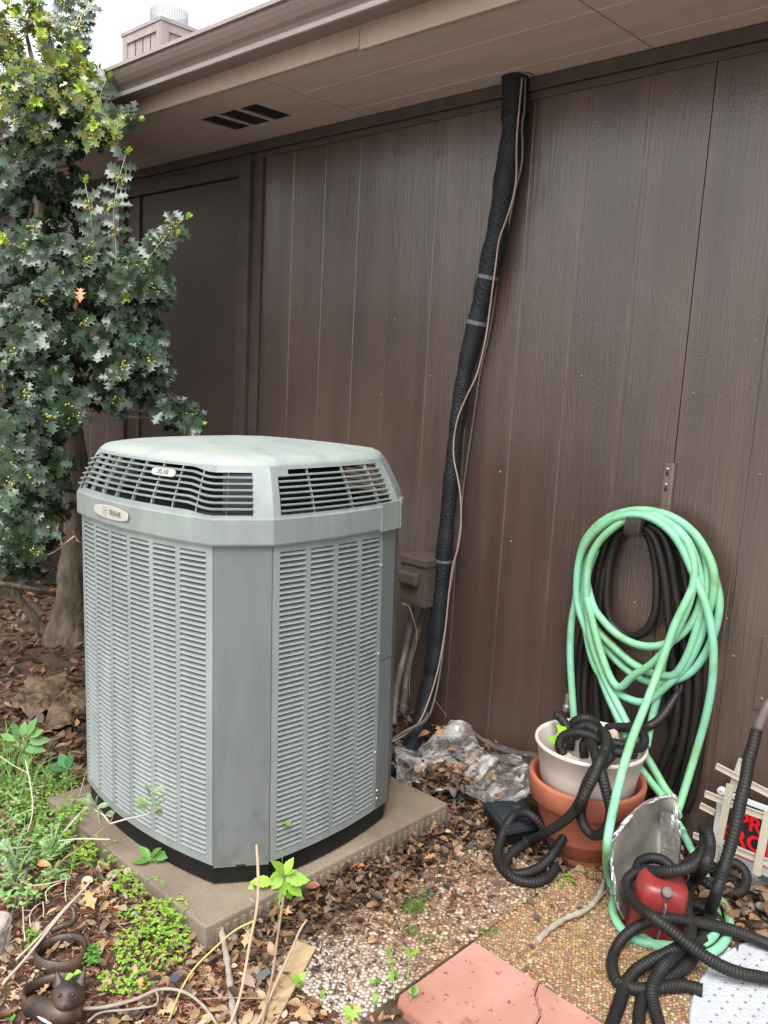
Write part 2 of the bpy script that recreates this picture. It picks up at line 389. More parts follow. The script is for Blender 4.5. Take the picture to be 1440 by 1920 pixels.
def foam_extra(nt, p, out, tc, mp):
    N, Lk = nt.nodes, nt.links
    vo = N.new('ShaderNodeTexVoronoi'); vo.inputs['Scale'].default_value = 120
    nz = N.new('ShaderNodeTexNoise'); nz.inputs['Scale'].default_value = 4
    Lk.new(tc.outputs['Object'], vo.inputs['Vector']); Lk.new(tc.outputs['Object'], nz.inputs['Vector'])
    mr = N.new('ShaderNodeMapRange'); mr.inputs['From Min'].default_value = 0.42; mr.inputs['From Max'].default_value = 0.6
    Lk.new(nz.outputs['Fac'], mr.inputs['Value'])
    mu = N.new('ShaderNodeMath'); mu.operation = 'MULTIPLY'; Lk.new(vo.outputs['Distance'], mu.inputs[0]); Lk.new(mr.outputs[0], mu.inputs[1])
    bp = N.new('ShaderNodeBump'); bp.inputs['Strength'].default_value = 0.9; bp.inputs['Distance'].default_value = 0.004
    Lk.new(mu.outputs[0], bp.inputs['Height']); Lk.new(bp.outputs[0], p.inputs['Normal'])
M['foam'] = mat('pipe_foam', (0.011, 0.014, 0.016), 0.6, c2=(0.006, 0.008, 0.010), spec=0.35, vs=15, extra=foam_extra)
M['tape'] = mat('grey_tape', (0.10, 0.108, 0.11), 0.4, var=0.3, vs=40)
M['wire'] = mat('tan_wire', (0.36, 0.235, 0.19), 0.5, var=0.15, vs=15)
M['wire_dark'] = mat('grey_wire', (0.10, 0.09, 0.085), 0.5, var=0.15, vs=15)
M['box_brown'] = mat('box_brown_paint', (0.085, 0.064, 0.048), 0.5, c2=(0.055, 0.041, 0.031), vs=18, bump=0.2, bs=120, bd=0.001)
M['conduit'] = mat('conduit_grey_brown', (0.14, 0.12, 0.11), 0.5, c2=(0.07, 0.05, 0.042), vs=14)
M['rail'] = mat('rail_brown', (0.115, 0.083, 0.068), 0.45, var=0.2, vs=12)
M['hook'] = mat('hook_bronze', (0.04, 0.033, 0.025), 0.35, metal=0.4, var=0.2, vs=30)
M['terracotta'] = mat('terracotta', (0.40, 0.125, 0.065), 0.75, c2=(0.27, 0.08, 0.05), vs=7, bump=0.15, bs=150, bd=0.001)
M['pot_beige'] = mat('beige_plastic', (0.62, 0.56, 0.51), 0.5, c2=(0.53, 0.475, 0.43), vs=12, bump=0.1, bs=200, bd=0.0006)
M['lime'] = mat('lime_plastic', (0.25, 0.55, 0.03), 0.4, var=0.1)
M['paper'] = mat('crumpled_paper', (0.5, 0.42, 0.35), 0.85, c2=(0.33, 0.26, 0.2), vs=30)
def foil_extra(nt, p, out, tc, mp):
    N, Lk = nt.nodes, nt.links
    vo = N.new('ShaderNodeTexNoise'); vo.inputs['Scale'].default_value = 26; vo.inputs['Detail'].default_value = 6; vo.inputs['Distortion'].default_value = 1.5
    Lk.new(tc.outputs['Object'], vo.inputs['Vector'])
    bp = N.new('ShaderNodeBump'); bp.inputs['Strength'].default_value = 0.8; bp.inputs['Distance'].default_value = 0.006
    Lk.new(vo.outputs['Fac'], bp.inputs['Height']); Lk.new(bp.outputs[0], p.inputs['Normal'])
M['foil'] = mat('crinkled_foil', (0.60, 0.60, 0.58), 0.30, metal=0.95, var=0.1, vs=20, extra=foil_extra)
M['foil_dull'] = mat('dull_foil', (0.20, 0.19, 0.165), 0.5, metal=0.4, c2=(0.13, 0.12, 0.10), vs=14, bump=0.3, bs=30, bd=0.003)
M['red'] = mat('red_painted_metal', (0.25, 0.030, 0.027), 0.36, c2=(0.15, 0.020, 0.018), vs=14, bump=0.2, bs=60, bd=0.001)
M['box_dark'] = mat('box_charcoal', (0.022, 0.027, 0.032), 0.5, var=0.2, vs=15, bump=0.1, bs=60)
M['grey'] = mat('grey_felt', (0.15, 0.14, 0.13), 0.9, var=0.2, vs=60)
M['cream'] = mat('cream_plastic', (0.50, 0.45, 0.37), 0.5, c2=(0.42, 0.37, 0.30), vs=18)
M['white'] = mat('white_plastic', (0.58, 0.60, 0.62), 0.45, var=0.05, vs=12)
M['sign_black'] = mat('sign_black', (0.02, 0.018, 0.018), 0.4, var=0.1)
M['sign_red'] = mat('sign_red', (0.75, 0.012, 0.02), 0.45, var=0.05)
M['mat_white'] = mat('mat_vinyl', (0.47, 0.49, 0.52), 0.42, c2=(0.41, 0.43, 0.46), vs=20)
M['iron'] = mat('rusty_iron', (0.085, 0.045, 0.027), 0.5, c2=(0.012, 0.012, 0.013), vs=16, bump=0.6, bs=90, bd=0.002, spec=0.6)
M['moss'] = mat('moss', (1, 1, 1), 0.8, var=0.3, vs=90, trans=0.2)
M['plank'] = mat('weathered_plank', (0.46, 0.33, 0.19), 0.8, c2=(0.30, 0.21, 0.12), vs=10, mapscale=(10, 1, 10), bump=0.4, bs=40, bd=0.002)
M['brass'] = mat('hose_fitting_metal', (0.5, 0.5, 0.47), 0.35, metal=0.7, var=0.1)
M['nail'] = mat('nail_head', (0.17, 0.13, 0.115), 0.5, var=0.1)
M['vine_dry'] = mat('dry_vine', (0.24, 0.16, 0.09), 0.7, var=0.2)
M['bag'] = mat('brown_paper_bag', (0.19, 0.12, 0.065), 0.75, c2=(0.04, 0.028, 0.02), vs=13, bump=1.0, bs=45, bd=0.006)
def glassy(name, c, fac, rough):
    m = bpy.data.materials.new(name); m.use_nodes = True; nt = m.node_tree; N, Lk = nt.nodes, nt.links
    p = N['Principled BSDF']; p.inputs['Base Color'].default_value = (*c, 1); p.inputs['Roughness'].default_value = rough
    p.inputs['Specular IOR Level'].default_value = 0.9
    tb = N.new('ShaderNodeBsdfTransparent'); ms = N.new('ShaderNodeMixShader')
    tc = N.new('ShaderNodeTexCoord'); nz = N.new('ShaderNodeTexNoise'); nz.inputs['Scale'].default_value = 9; nz.inputs['Detail'].default_value = 6; nz.inputs['Distortion'].default_value = 1.5
    Lk.new(tc.outputs['Object'], nz.inputs['Vector'])
    mr = N.new('ShaderNodeMapRange'); mr.inputs['From Min'].default_value = 0.42; mr.inputs['From Max'].default_value = 0.68
    mr.inputs['To Min'].default_value = max(0.05, fac-0.26); mr.inputs['To Max'].default_value = fac+0.3
    Lk.new(nz.outputs['Fac'], mr.inputs['Value']); Lk.new(mr.outputs[0], ms.inputs[0])
    Lk.new(tb.outputs[0], ms.inputs[1]); Lk.new(p.outputs[0], ms.inputs[2]); Lk.new(ms.outputs[0], N['Material Output'].inputs['Surface'])
    bp = N.new('ShaderNodeBump'); bp.inputs['Strength'].default_value = 0.3; bp.inputs['Distance'].default_value = 0.004
    n2 = N.new('ShaderNodeTexNoise'); n2.inputs['Scale'].default_value = 45; n2.inputs['Detail'].default_value = 5; n2.inputs['Distortion'].default_value = 1
    Lk.new(tc.outputs['Object'], n2.inputs['Vector']); Lk.new(n2.outputs['Fac'], bp.inputs['Height']); Lk.new(bp.outputs[0], p.inputs['Normal'])
    return m
M['film'] = glassy('clear_film', (0.88, 0.86, 0.82), 0.36, 0.06)
M['film'].node_tree.nodes['Bump'].inputs['Strength'].default_value = 0.9
M['film'].node_tree.nodes['Principled BSDF'].inputs['Coat Weight'].default_value = 1.0
M['cup'] = glassy('cloudy_plastic', (0.45, 0.45, 0.42), 0.33, 0.25)
def pink_extra(nt, p, out, tc, mp):
    N, Lk = nt.nodes, nt.links
    a = N.new('ShaderNodeTexNoise'); a.inputs['Scale'].default_value = 3.2; a.inputs['Detail'].default_value = 8
    Lk.new(tc.outputs['Object'], a.inputs['Vector'])
    ra = N.new('ShaderNodeValToRGB'); e = ra.color_ramp.elements
    e[0].position = 0.36; e[0].color = (0.33, 0.145, 0.11, 1); e[1].position = 0.60; e[1].color = (0.46, 0.245, 0.20, 1)
    Lk.new(a.outputs['Fac'], ra.inputs['Fac'])
    b = N.new('ShaderNodeTexNoise'); b.inputs['Scale'].default_value = 55; b.inputs['Detail'].default_value = 4
    Lk.new(tc.outputs['Object'], b.inputs['Vector'])
    rb = N.new('ShaderNodeValToRGB'); f = rb.color_ramp.elements
    f[0].position = 0.30; f[0].color = (0.48, 0.30, 0.24, 1); f[1].position = 0.37; f[1].color = (1, 1, 1, 1)
    Lk.new(b.outputs['Fac'], rb.inputs['Fac'])
    mx = N.new('ShaderNodeMix'); mx.data_type = 'RGBA'; mx.blend_type = 'MULTIPLY'; mx.inputs[0].default_value = 1
    Lk.new(ra.outputs[0], mx.inputs[6]); Lk.new(rb.outputs[0], mx.inputs[7]); Lk.new(mx.outputs[2], p.inputs['Base Color'])
M['pink'] = mat('pink_concrete', (0.7, 0.33, 0.28), 0.7, bump=0.35, bs=120, bd=0.001, extra=pink_extra)

# ============================================================ GROUND
WALL_Y = 2.44
def gh(x, y):                        # soft unevenness of the soil
    return 0.010*noise.noise(Vector((x*3, y*3, 0))) + 0.006*noise.noise(Vector((x*9, y*9, 4))) - 0.006
mb = MB()
xs = [-400, -60, -15, -8] + [-6+i*0.06 for i in range(118)] + [3, 15, 60, 400]
ys = [-400, -60, -10, -2] + [0.1+i*0.06 for i in range(42)] + [4, 15, 60, 400]
vs = [(x, y, gh(x, y) if (-6 < x < 1.1 and 0 < y < 2.6) else -0.006) for y in ys for x in xs]
nx = len(xs)
fs = [(j*nx+i, j*nx+i+1, (j+1)*nx+i+1, (j+1)*nx+i) for j in range(len(ys)-1) for i in range(nx-1)]
mb.add(vs, fs, smooth=True)
tag(mb.build('ground', M['soil']), kind='structure')
b = MB(); b.box((-7.0, -7.5, -0.03), (6.0, 0.18, 0.012)); tag(b.build('bounce_slab', M['bounce_slab']), kind='structure')  # unseen pale slab behind the camera, added to bounce light up to the soffit

# ============================================================ HOUSE
house = empty('brown_house', (-1.1, WALL_Y, 0), 'brown house with vertical grooved wood siding, deep soffit and aluminium gutter', 'house')
def hp(mb, name, m, label=None, parent=None):
    o = mb.build(name, m)
    if parent is None: reparent(o, house)
    else:
        o.parent = parent
    if label: o['label'] = label
    return o
SOF = 2.381
joints = [-3.155, -2.351, -1.132, 0.087, 1.306]
GROOVE = 0.2032
def siding(x0, x1, zt, zb, gx):
    x0 = x0-0.0013 if abs(x0+1.132) > .01 and x0 > -3.1 else x0; x1 = x1+0.0013 if abs(x1+1.132) > .01 and x1 > -3.1 else x1
    mb = MB(); y = WALL_Y; pr = [(x0+0.0015, y)]
    pr.append((x0+0.0015, y-0.0))
    pts = [(x0+0.0016, y)]
    for g in sorted(gx):
        if x0+0.02 < g < x1-0.02:
            pts += [(g-0.0088, y), (g-0.0062, y+0.0024), (g+0.0062, y+0.0024), (g+0.0088, y)]
    pts += [(x1-0.0016, y)]
    vs = []
    for (x, yy) in pts: vs += [(x, yy, zb), (x, yy, zt)]
    vs += [(x1-0.0016, y+0.015, zb), (x1-0.0016, y+0.015, zt), (x0+0.0016, y+0.015, zb), (x0+0.0016, y+0.015, zt)]
    n = len(pts)+2
    fs = [(2*i, 2*((i+1) % n), 2*((i+1) % n)+1, 2*i+1) for i in range(n)]
    mb.add(vs, fs)
    return mb
allg = [-1.132+GROOVE*k+0.012 for k in range(-10, 12) if k % 6 != 0]
for i in range(4):
    hp(siding(joints[i], joints[i+1], 2.37, 0.035, allg), 'siding_panel', M['siding'])
hp(siding(-9.0, -4.36, 2.37, 0.035, [-4.36-0.2032*k for k in range(1, 23)]), 'siding_panel', M['siding'])
hp(siding(1.306, 4.0, 2.37, 0.035, [1.306+0.2032*k for k in range(1, 14)]), 'siding_panel', M['siding'])
# backing wall, closed behind the joints
b = MB(); b.box((-9.0, WALL_Y+0.018, -0.02), (4.0, WALL_Y+0.16, 2.6)); hp(b, 'backing_wall', M['trim'])
# far end wall of the house so that it is closed
b = MB(); b.box((-9.1, WALL_Y, -0.02), (-9.003, 9, 2.6)); hp(b, 'end_wall', M['trim']); b = MB(); b.box((4.003, WALL_Y, -0.02), (4.1, 9, 2.6)); hp(b, 'end_wall', M['trim'])
# flat boarded door panel with casing
b = MB(); b.box((-4.345, WALL_Y+0.002, 0.05), (-3.325, WALL_Y+0.016, 2.245)); hp(b, 'door_panel', M['door'])
def casing(x0, z0, x1, z1, y0, y1, name='door_casing'):
    b = MB(); b.bbox((x0, WALL_Y-y0, z0), (x1, WALL_Y-y1, z1), 0.004); return hp(b, name, M['trim'])
casing(-3.322, 0.03, -3.262, 2.31, 0.022, -0.014); casing(-3.260, 0.03, -3.222, 2.33, 0.034, -0.012); casing(-3.220, 0.03, -3.158, 2.33, 0.014, -0.012)
casing(-4.40, 0.03, -4.348, 2.31, 0.022, -0.014)
casing(-4.345, 2.249, -3.325, 2.31, 0.020, -0.014)
# the thin seam strip in the middle of the boarded opening
b = MB(); b.bbox((-4.232, WALL_Y-0.012, 0.06), (-4.20, WALL_Y+0.0015, 2.246), 0.003); hp(b, 'batten', M['trim'])
# frieze under the soffit: two strips
b = MB(); b.bbox((-9.0, WALL_Y-0.020, 2.338), (4.0, WALL_Y-0.001, 2.379), 0.003); hp(b, 'frieze_board', M['trim'])
b = MB(); b.bbox((-9.0, WALL_Y-0.009, 2.312), (4.0, WALL_Y-0.0012, 2.3365), 0.003); hp(b, 'frieze_board', M['trim'])
# soffit sheets with shallow lengthwise grooves, vents cut into one of them
FY = 1.913
sj = [-9.0, -7.275, -6.085, -4.895, -3.705, -2.515, -1.325, -0.135, 1.055, 2.245, 4.0]
def soffit(x0, x1, holes=()):
    mb = MB(); z = SOF; xg = 0.0025
    yl = [FY+0.001, 2.098, 2.102, 2.330, 2.334, WALL_Y+0.01]
    if not holes:
        prof = [(FY+.001, z), (2.097, z), (2.0985, z+.0025), (2.1015, z+.0025), (2.103, z), (2.329, z), (2.3305, z+.0025), (2.3335, z+.0025), (2.335, z), (WALL_Y+.01, z), (WALL_Y+.01, z+.012), (FY+.001, z+.012)]
        r0 = [(x0+xg, y, zz) for y, zz in prof]; r1 = [(x1-xg, y, zz) for y, zz in prof]
        mb.rings([r0, r1], closed=True, cap0=True, cap1=True, smooth=False)
    else:
        xc = [x0+xg]; 
        for h in holes: xc += [h[0], h[1]]
        xc += [x1-xg]
        for k in range(len(xc)-1):
            if k % 2 == 0: mb.box((xc[k], FY+.001, z), (xc[k+1], WALL_Y+.01, z+.012))
            else:
                mb.box((xc[k], FY+.001, z), (xc[k+1], 2.082, z+.012)); mb.box((xc[k], 2.262, z), (xc[k+1], WALL_Y+.01, z+.012))
    return hp(mb, 'soffit_panel', M['soffit'])
vx = [(-3.128, -3.028), (-2.997, -2.893), (-2.862, -2.760)]
for i in range(len(sj)-1):
    soffit(sj[i], sj[i+1], vx if i == 4 else ())
for (a, c_) in vx:                  # pleated vent grille: saw-tooth louvres over a dark void
    b = MB()
    b.box((a-0.0005, 2.0815, SOF+0.022), (c_+0.0005, 2.2625, SOF+0.026))
    vent = hp(b, 'soffit_vent', M['fan'])
    for k in range(13):
        y = 2.0835+k*0.0138
        b = MB()
        b.add([(a+.0006, y, SOF-0.002), (c_-.0006, y, SOF-0.002), (c_-.0006, y+0.0095, SOF+0.014), (a+.0006, y+0.0095, SOF+0.014),
               (a+.0006, y+.001, SOF-0.002), (c_-.0006, y+.001, SOF-0.002), (c_-.0006, y+0.0105, SOF+0.014), (a+.0006, y+0.0105, SOF+0.014)],
              [(0, 1, 2, 3), (7, 6, 5, 4), (0, 4, 5, 1), (2, 6, 7, 3)])
        hp(b, 'vent_louvre', M['trim'], parent=vent)
# fascia boards (one joint), the right one hangs a little lower
b = MB(); b.bbox((-9.0, FY-0.020, 2.372), (-2.008, FY, 2.56), 0.003); hp(b, 'fascia_board', M['fascia'])
b = MB(); b.bbox((-2.004, FY-0.022, 2.363), (4.0, FY-0.001, 2.56), 0.003); hp(b, 'fascia_board', M['fascia'])
# K-style gutter swept along the eave
gp = [(0, 2.432), (-0.070, 2.430), (-0.078, 2.430), (-0.080, 2.447), (-0.086, 2.456), (-0.098, 2.466), (-0.110, 2.482), (-0.117, 2.498), (-0.118, 2.510),
      (-0.128, 2.511), (-0.129, 2.523), (-0.117, 2.524), (-0.116, 2.519), (-0.113, 2.518), (-0.112, 2.500), (-0.094, 2.470), (-0.076, 2.448), (-0.072, 2.434), (0, 2.436)]
b = MB()
b.rings([[(x, FY-0.0215+dy*1.0, z) for dy, z in gp] for x in (-9.05, 4.05)], closed=True, cap0=True, cap1=True, smooth=False)
gut = hp(b, 'gutter', M['gutter'])
b = MB(); b.box((-9.05, FY-.0215-0.0815, 2.4275), (4.05, FY-.0215-0.0705, 2.4292)); b.box((-9.05, FY-.0215-0.0817, 2.4296), (4.05, FY-.0215-0.0803, 2.4425)); hp(b, 'gutter_lip', M['lip'], parent=gut)
b = MB(); b.box((-9.05, FY-.0215-0.1300, 2.5112), (4.05, FY-.0215-0.1294, 2.5238)); hp(b, 'gutter_lip', M['lip'], parent=gut)
# low roof rising away from the eave
b = MB(); zr = 2.555
b.add([(-9.2, FY-0.06, zr), (4.2, FY-0.06, zr), (4.2, 6.5, zr+0.42), (-9.2, 6.5, zr+0.42), (-9.2, FY-0.06, zr-0.012), (4.2, FY-0.06, zr-0.012), (4.2, 6.5, zr+0.40), (-9.2, 6.5, zr+0.40),
       (4.2, 11, zr-.05), (-9.2, 11, zr-.05)],
      [(0, 1, 2, 3), (7, 6, 5, 4), (0, 4, 5, 1), (3, 2, 8, 9), (7, 9, 8, 6)])
hp(b, 'roof', M['roof'])
# chimney behind the eave
def chimney(px0, pxm, px1, dist, ztop_py):
    pass
CC = at_y(303, 32, 4.2)              # nearest top corner
s45 = 0.0
cw = 0.62
c0 = Vector((CC.x, CC.y, 0))
zt = CC.z
b = MB(); b.box((c0.x-0.62, c0.y, 2.60), (c0.x, c0.y+1.1, zt-0.035)); chim = hp(b, 'chimney', M['chimney'])
b = MB(); b.box((c0.x-0.645, c0.y-0.025, zt-0.03), (c0.x+0.025, c0.y+1.125, zt)); hp(b, 'chimney_cap', M['chimney'], parent=chim)
for (x, w) in ((c0.x-0.625, 0.07), (c0.x-0.055, 0.06)):
    b = MB(); b.box((x, c0.y-0.018, 2.60), (x+w, c0.y-0.001, zt-0.032)); hp(b, 'corner_board', M['chimney'], parent=chim)
b = MB(); b.box((c0.x-0.552, c0.y-0.016, zt-0.10), (c0.x-0.057, c0.y-0.001, zt-0.032)); hp(b, 'corner_board', M['chimney'], parent=chim)
b = MB(); b.box((c0.x+0.001, c0.y-0.018, 2.60), (c0.x+0.018, c0.y+0.06, zt-0.032)); b.box((c0.x+.001, c0.y+.062, zt-.10), (c0.x+.016, c0.y+1.1, zt-.032)); hp(b, 'corner_board', M['chimney'], parent=chim)
for k in range(1, 4):
    b = MB(); b.box((c0.x-0.55+0.125*k, c0.y-0.006, 2.60), (c0.x-0.545+0.125*k, c0.y-0.001, zt-0.102)); hp(b, 'groove_strip', M['trim'], parent=chim)
b = MB(); fc = (c0.x-0.27, c0.y+0.24, zt)   # wire-mesh spark screen: a lattice drum
rr_ = 0.165
for k in range(48):
    a = 2*PI*k/48
    b.box((-0.0025, -0.0025, 0), (0.0025, 0.0025, 0.17), M=Matrix.Translation((fc[0]+rr_*math.cos(a), fc[1]+rr_*math.sin(a), zt)))
for z in [0.0+0.0155*i for i in range(12)]:
    rg = [[(fc[0]+(rr_+dr)*math.cos(2*PI*k/48), fc[1]+(rr_+dr)*math.sin(2*PI*k/48), zt+z+dz) for k in range(48)] for dr, dz in ((-.002, -.0018), (.002, -.0018), (.002, .0018), (-.002, .0018), (-.002, -.0018))]
    b.rings(rg, smooth=False)
hp(b, 'spark_screen', M['galv'], parent=chim)
b = MB(); lathe(b, [(0.0, .02), (.12, .02), (.12, .0)], ctr=fc); hp(b, 'flue', M['hole'], parent=chim)
# second, farther chimney / wall stub seen at the top edge
Q = at_y(437, 20, 5.2)
b = MB(); b.box((Q.x, Q.y, 2.5), (Q.x+0.85, Q.y+0.7, 4.6)); ch2 = hp(b, 'chimney', M['chimney2'], 'paler far chimney cut off by the top edge')
b = MB(); b.box((Q.x-0.02, Q.y-0.02, 2.5), (Q.x+0.06, Q.y-0.001, 4.6)); hp(b, 'corner_board', M['chimney2'], parent=ch2)
# nail heads
for px, py in [(938, 885), (740, 598), (1300, 738), (1425, 890), (1375, 1230), (1185, 387), (1362, 1160), (715, 740), (1190, 1130), (806, 705), (958, 1015), (1418, 640), (900, 300), (1090, 705), (1268, 173)]:
    p = at_y(px, py, WALL_Y)
    b = MB(); rg = []
    for r_, dy in ((0.0045, 0), (0.0042, -0.0012), (0.0025, -0.0022), (0.0003, -0.0026)):
        rg.append([(p.x+r_*math.cos(2*PI*k/10), p.y+dy, p.z+r_*math.sin(2*PI*k/10)) for k in range(10)])
    b.rings(rg); hp(b, 'nail_head', M['nail'])
# cover plate at the right edge
b = MB(); b.bbox((-0.812, WALL_Y-0.006, 0.515), (-0.70, WALL_Y-0.0005, 0.735), 0.0015); pl = hp(b, 'cover_plate', M['siding'])
for z in (0.55, 0.70):
    b = MB(); rg = [[(-0.793+r_*math.cos(2*PI*k/12), WALL_Y-0.0062+dy, z+r_*math.sin(2*PI*k/12)) for k in range(12)] for r_, dy in ((.005, 0), (.0047, -.0014), (.001, -.002))]
    b.rings(rg); hp(b, 'screw', M['nail'], parent=pl)

# ============================================================ CONCRETE PAD
pad = empty('concrete_pad', (-2.0, 1.5, 0), 'square mottled concrete pad under the grey air conditioner', 'concrete pad')
pad.rotation_euler = (0, R(-1.0), 0)
b = MB(); b.bbox((-0.41, -0.42, -0.03), (0.452, 0.495, 0.062), 0.006); o = b.build('slab', M['concrete'], pad)
b = MB()
for k in range(34):
    y = -0.39+k*0.026
    b.bbox((0.4525, y, 0.008), (0.4575, y+0.011, 0.046), 0.0015)
o = b.build('edge_ribs', M['concrete'], pad); o['kind'] = 'stuff'

# ============================================================ AIR CONDITIONER
ACO = Vector((-2.0, 1.5, 0.0))
ac = empty('air_conditioner', ACO, 'grey louvred outdoor air conditioner with pale domed lid on a concrete pad', 'air conditioner')
ac.rotation_euler = (0, R(-1.72), 0)
L_ = lambda x, y: Vector((x-ACO.x, y-ACO.y, 0))
A_, B_, C_, D_ = L_(-2.335, 1.180), L_(-1.673, 1.188), L_(-1.588, 1.306), L_(-1.612, 1.775)
E_, F_, G_, H_ = L_(-1.70, 1.885), L_(-2.33, 1.885), L_(-2.425, 1.775), L_(-2.425, 1.30)
SIDES = [(A_, B_, .040), (B_, C_, 0.0), (C_, D_, .022), (D_, E_, 0), (E_, F_, .03), (F_, G_, 0), (G_, H_, .022), (H_, A_, 0)]
def sp(i, s, out=0.0, z=0.0):
    a, b_, bow = SIDES[i]
    d = (b_-a).normalized(); n = Vector((d.y, -d.x, 0))
    p = a.lerp(b_, s) + n*(bow*4*s*(1-s))
    return Vector((p.x+n.x*out, p.y+n.y*out, z))
def outline(off, z, n=None):
    """octagonal footprint pushed out by off, with bowed sides"""
    cnt = [14, 3, 10, 3, 12, 3, 10, 3]; P = []
    ctr = Vector((-0.005, 0.03, 0))
    for i in range(8):
        for k in range(cnt[i]):
            p = sp(i, k/cnt[i]); q = p-ctr
            f = 1+off/0.40
            P.append(Vector((ctr.x+q.x*f, ctr.y+q.y*f, z)))
    return P
def cslab(mb, i, s0, s1, z0, z1, o0, o1, seg=6, c=(1, 1, 1)):
    rg = []
    for k in range(seg+1):
        s = s0+(s1-s0)*k/seg
        rg.append([sp(i, s, o0, z0), sp(i, s, o1, z0), sp(i, s, o1, z1), sp(i, s, o0, z1)])
    mb.rings(rg, c, True, True, True, smooth=False)
def acp(mb, name, m, parent=None):
    return mb.build(name, m, parent or ac)
ZB, ZT = 0.118, 0.966
# base pan
b = MB(); b.rings([outline(-0.008, 0.064), outline(-0.008, 0.108), outline(-0.012, 0.116)], smooth=False, cap1=True); acp(b, 'base_pan', M['black_plastic'])
b = MB(); b.rings([outline(-0.055, 0.116), outline(-0.055, 0.99)], smooth=False, cap1=True); acp(b, 'coil_core', M['hole'])
NL = 58
def louver_panel(i, cols, s_lo, s_hi):
    b = MB()
    zlo, zhi = ZB+0.022, ZT-0.022
    cslab(b, i, s_lo, s_hi, ZB, zlo, -0.012, 0.0, 24); cslab(b, i, s_lo, s_hi, zhi, ZT, -0.012, 0.0, 24)
    e = [s_lo]+[x for c_ in cols for x in c_]+[s_hi]
    for k in range(0, len(e), 2): cslab(b, i, e[k], e[k+1], zlo, zhi, -0.012, 0.0, 2)
    # rounded rolled edge
    root = acp(b, 'louvre_panel', M['ac_grille'])
    pitch = (zhi-zlo)/NL
    out = []
    for (c0_, c1_) in cols:
        for k in range(NL):
            out.append((i, c0_, c1_, zlo+pitch*(k+0.5), pitch, root))
    return out
fr_cols = []
w = (0.990-0.042)/6
for k in range(6):
    s0 = 0.042+k*w*1.0; fr_cols.append((s0, s0+w*0.84))
rt_cols = [(0.045+k*0.2035, 0.045+k*0.2035+0.168) for k in range(4)]
allv = louver_panel(0, [(a, c_) for a, c_ in fr_cols], 0.004, 0.996) + louver_panel(2, rt_cols, 0.006, 0.862)
def louver_mesh(i, s0, s1, pitch):
    b = MB(); a = 0.0006/0.6; n = 3; rg = []
    prof = [(-0.0125, 0.42), (-0.0070, 0.26), (-0.0005, -0.08), (0.0022, -0.27), (0.0008, -0.27), (-0.0022, -0.12), (-0.0085, 0.20), (-0.0138, 0.42)]
    for k in range(n+1):
        s = s0+(s1-s0)*k/n
        rg.append([sp(i, s, o_, dz*pitch) for o_, dz in prof])
    b.rings(rg, closed=True, cap0=True, cap1=True, smooth=False)
    return b
# nearest 300 are parts, the rest is one joined part
inv = Matrix.Identity(4)
allv.sort(key=lambda q: (sp(q[0], (q[1]+q[2])/2, 0, q[3])+ACO-O).length)
cache = {}
rest = MB()
for n_, (i, s0, s1, z, pitch, root) in enumerate(allv):
    if n_ < 300:
        key = (i, s0)
        if key not in cache: cache[key] = louver_mesh(i, s0, s1, pitch).build('louvre', M['ac_grille'], root); o = cache[key]
        else: o = cache[key].copy(); col.objects.link(o)
        o.location = (0, 0, z)
    else:
        l = louver_mesh(i, s0, s1, pitch); rest.add([(v[0], v[1], v[2]+z) for v in l.v], l.f)
o = acp(rest, 'louvre_bank', M['ac_grille']); o['kind'] = 'stuff'
# posts and plain skins
def skin(i, s0, s1, name='corner_post', m='ac_post', o=0.0005, z0=ZB-0.002, z1=ZT):
    b = MB(); cslab(b, i, s0, s1, z0, z1, -0.012, o, 6); return acp(b, name, M[m])
p1 = skin(1, 0.012, 0.990, z0=0.112)
b = MB(); cslab(b, 1, 0.40, 0.58, 0.1125, 0.1175, 0.0, 0.0015, 2); acp(b, 'notch', M['hole'], p1)
skin(2, 0.866, 0.998, z0=0.575); skin(2, 0.866, 0.998, 'service_panel', z0=0.116, z1=0.572)
skin(3, 0.004, 0.996); skin(4, 0.004, 0.996, 'back_panel'); skin(5, 0.004, 0.996); skin(6, 0.004, 0.996, 'side_panel'); skin(7, 0.01, 0.99)
for s, z in ((0.842, 0.30), (0.875, 0.15), (0.875, 0.175), (0.846, 0.60), (0.846, 0.86)):
    p = sp(2, s, 0.001, z); b = MB()
    b.rings([[(p.x+dx, p.y+r_*math.cos(2*PI*k/10), p.z+r_*math.sin(2*PI*k/10)) for k in range(10)] for r_, dx in ((.0042, 0), (.004, .002), (.001, .0026))]); acp(b, 'screw', M['badge'])
# top band (skirt)
b = MB()
b.rings([outline(-0.006, ZT-0.004), outline(0.009, ZT-0.003), outline(0.011, ZT+0.002), outline(0.011, 1.028), outline(0.005, 1.034), outline(-0.035, 1.036), outline(-0.06, 1.030)], smooth=False)
band = acp(b, 'top_band', M['ac_lid'])
b = MB(); cslab(b, 2, 0.80, 1.0, ZT-0.006, 1.040, 0.006, 0.0155, 4); cslab(b, 3, 0.0, 0.5, ZT-0.006, 1.040, 0.006, 0.0155, 3); acp(b, 'band_end_cap', M['ac_lid'], band)
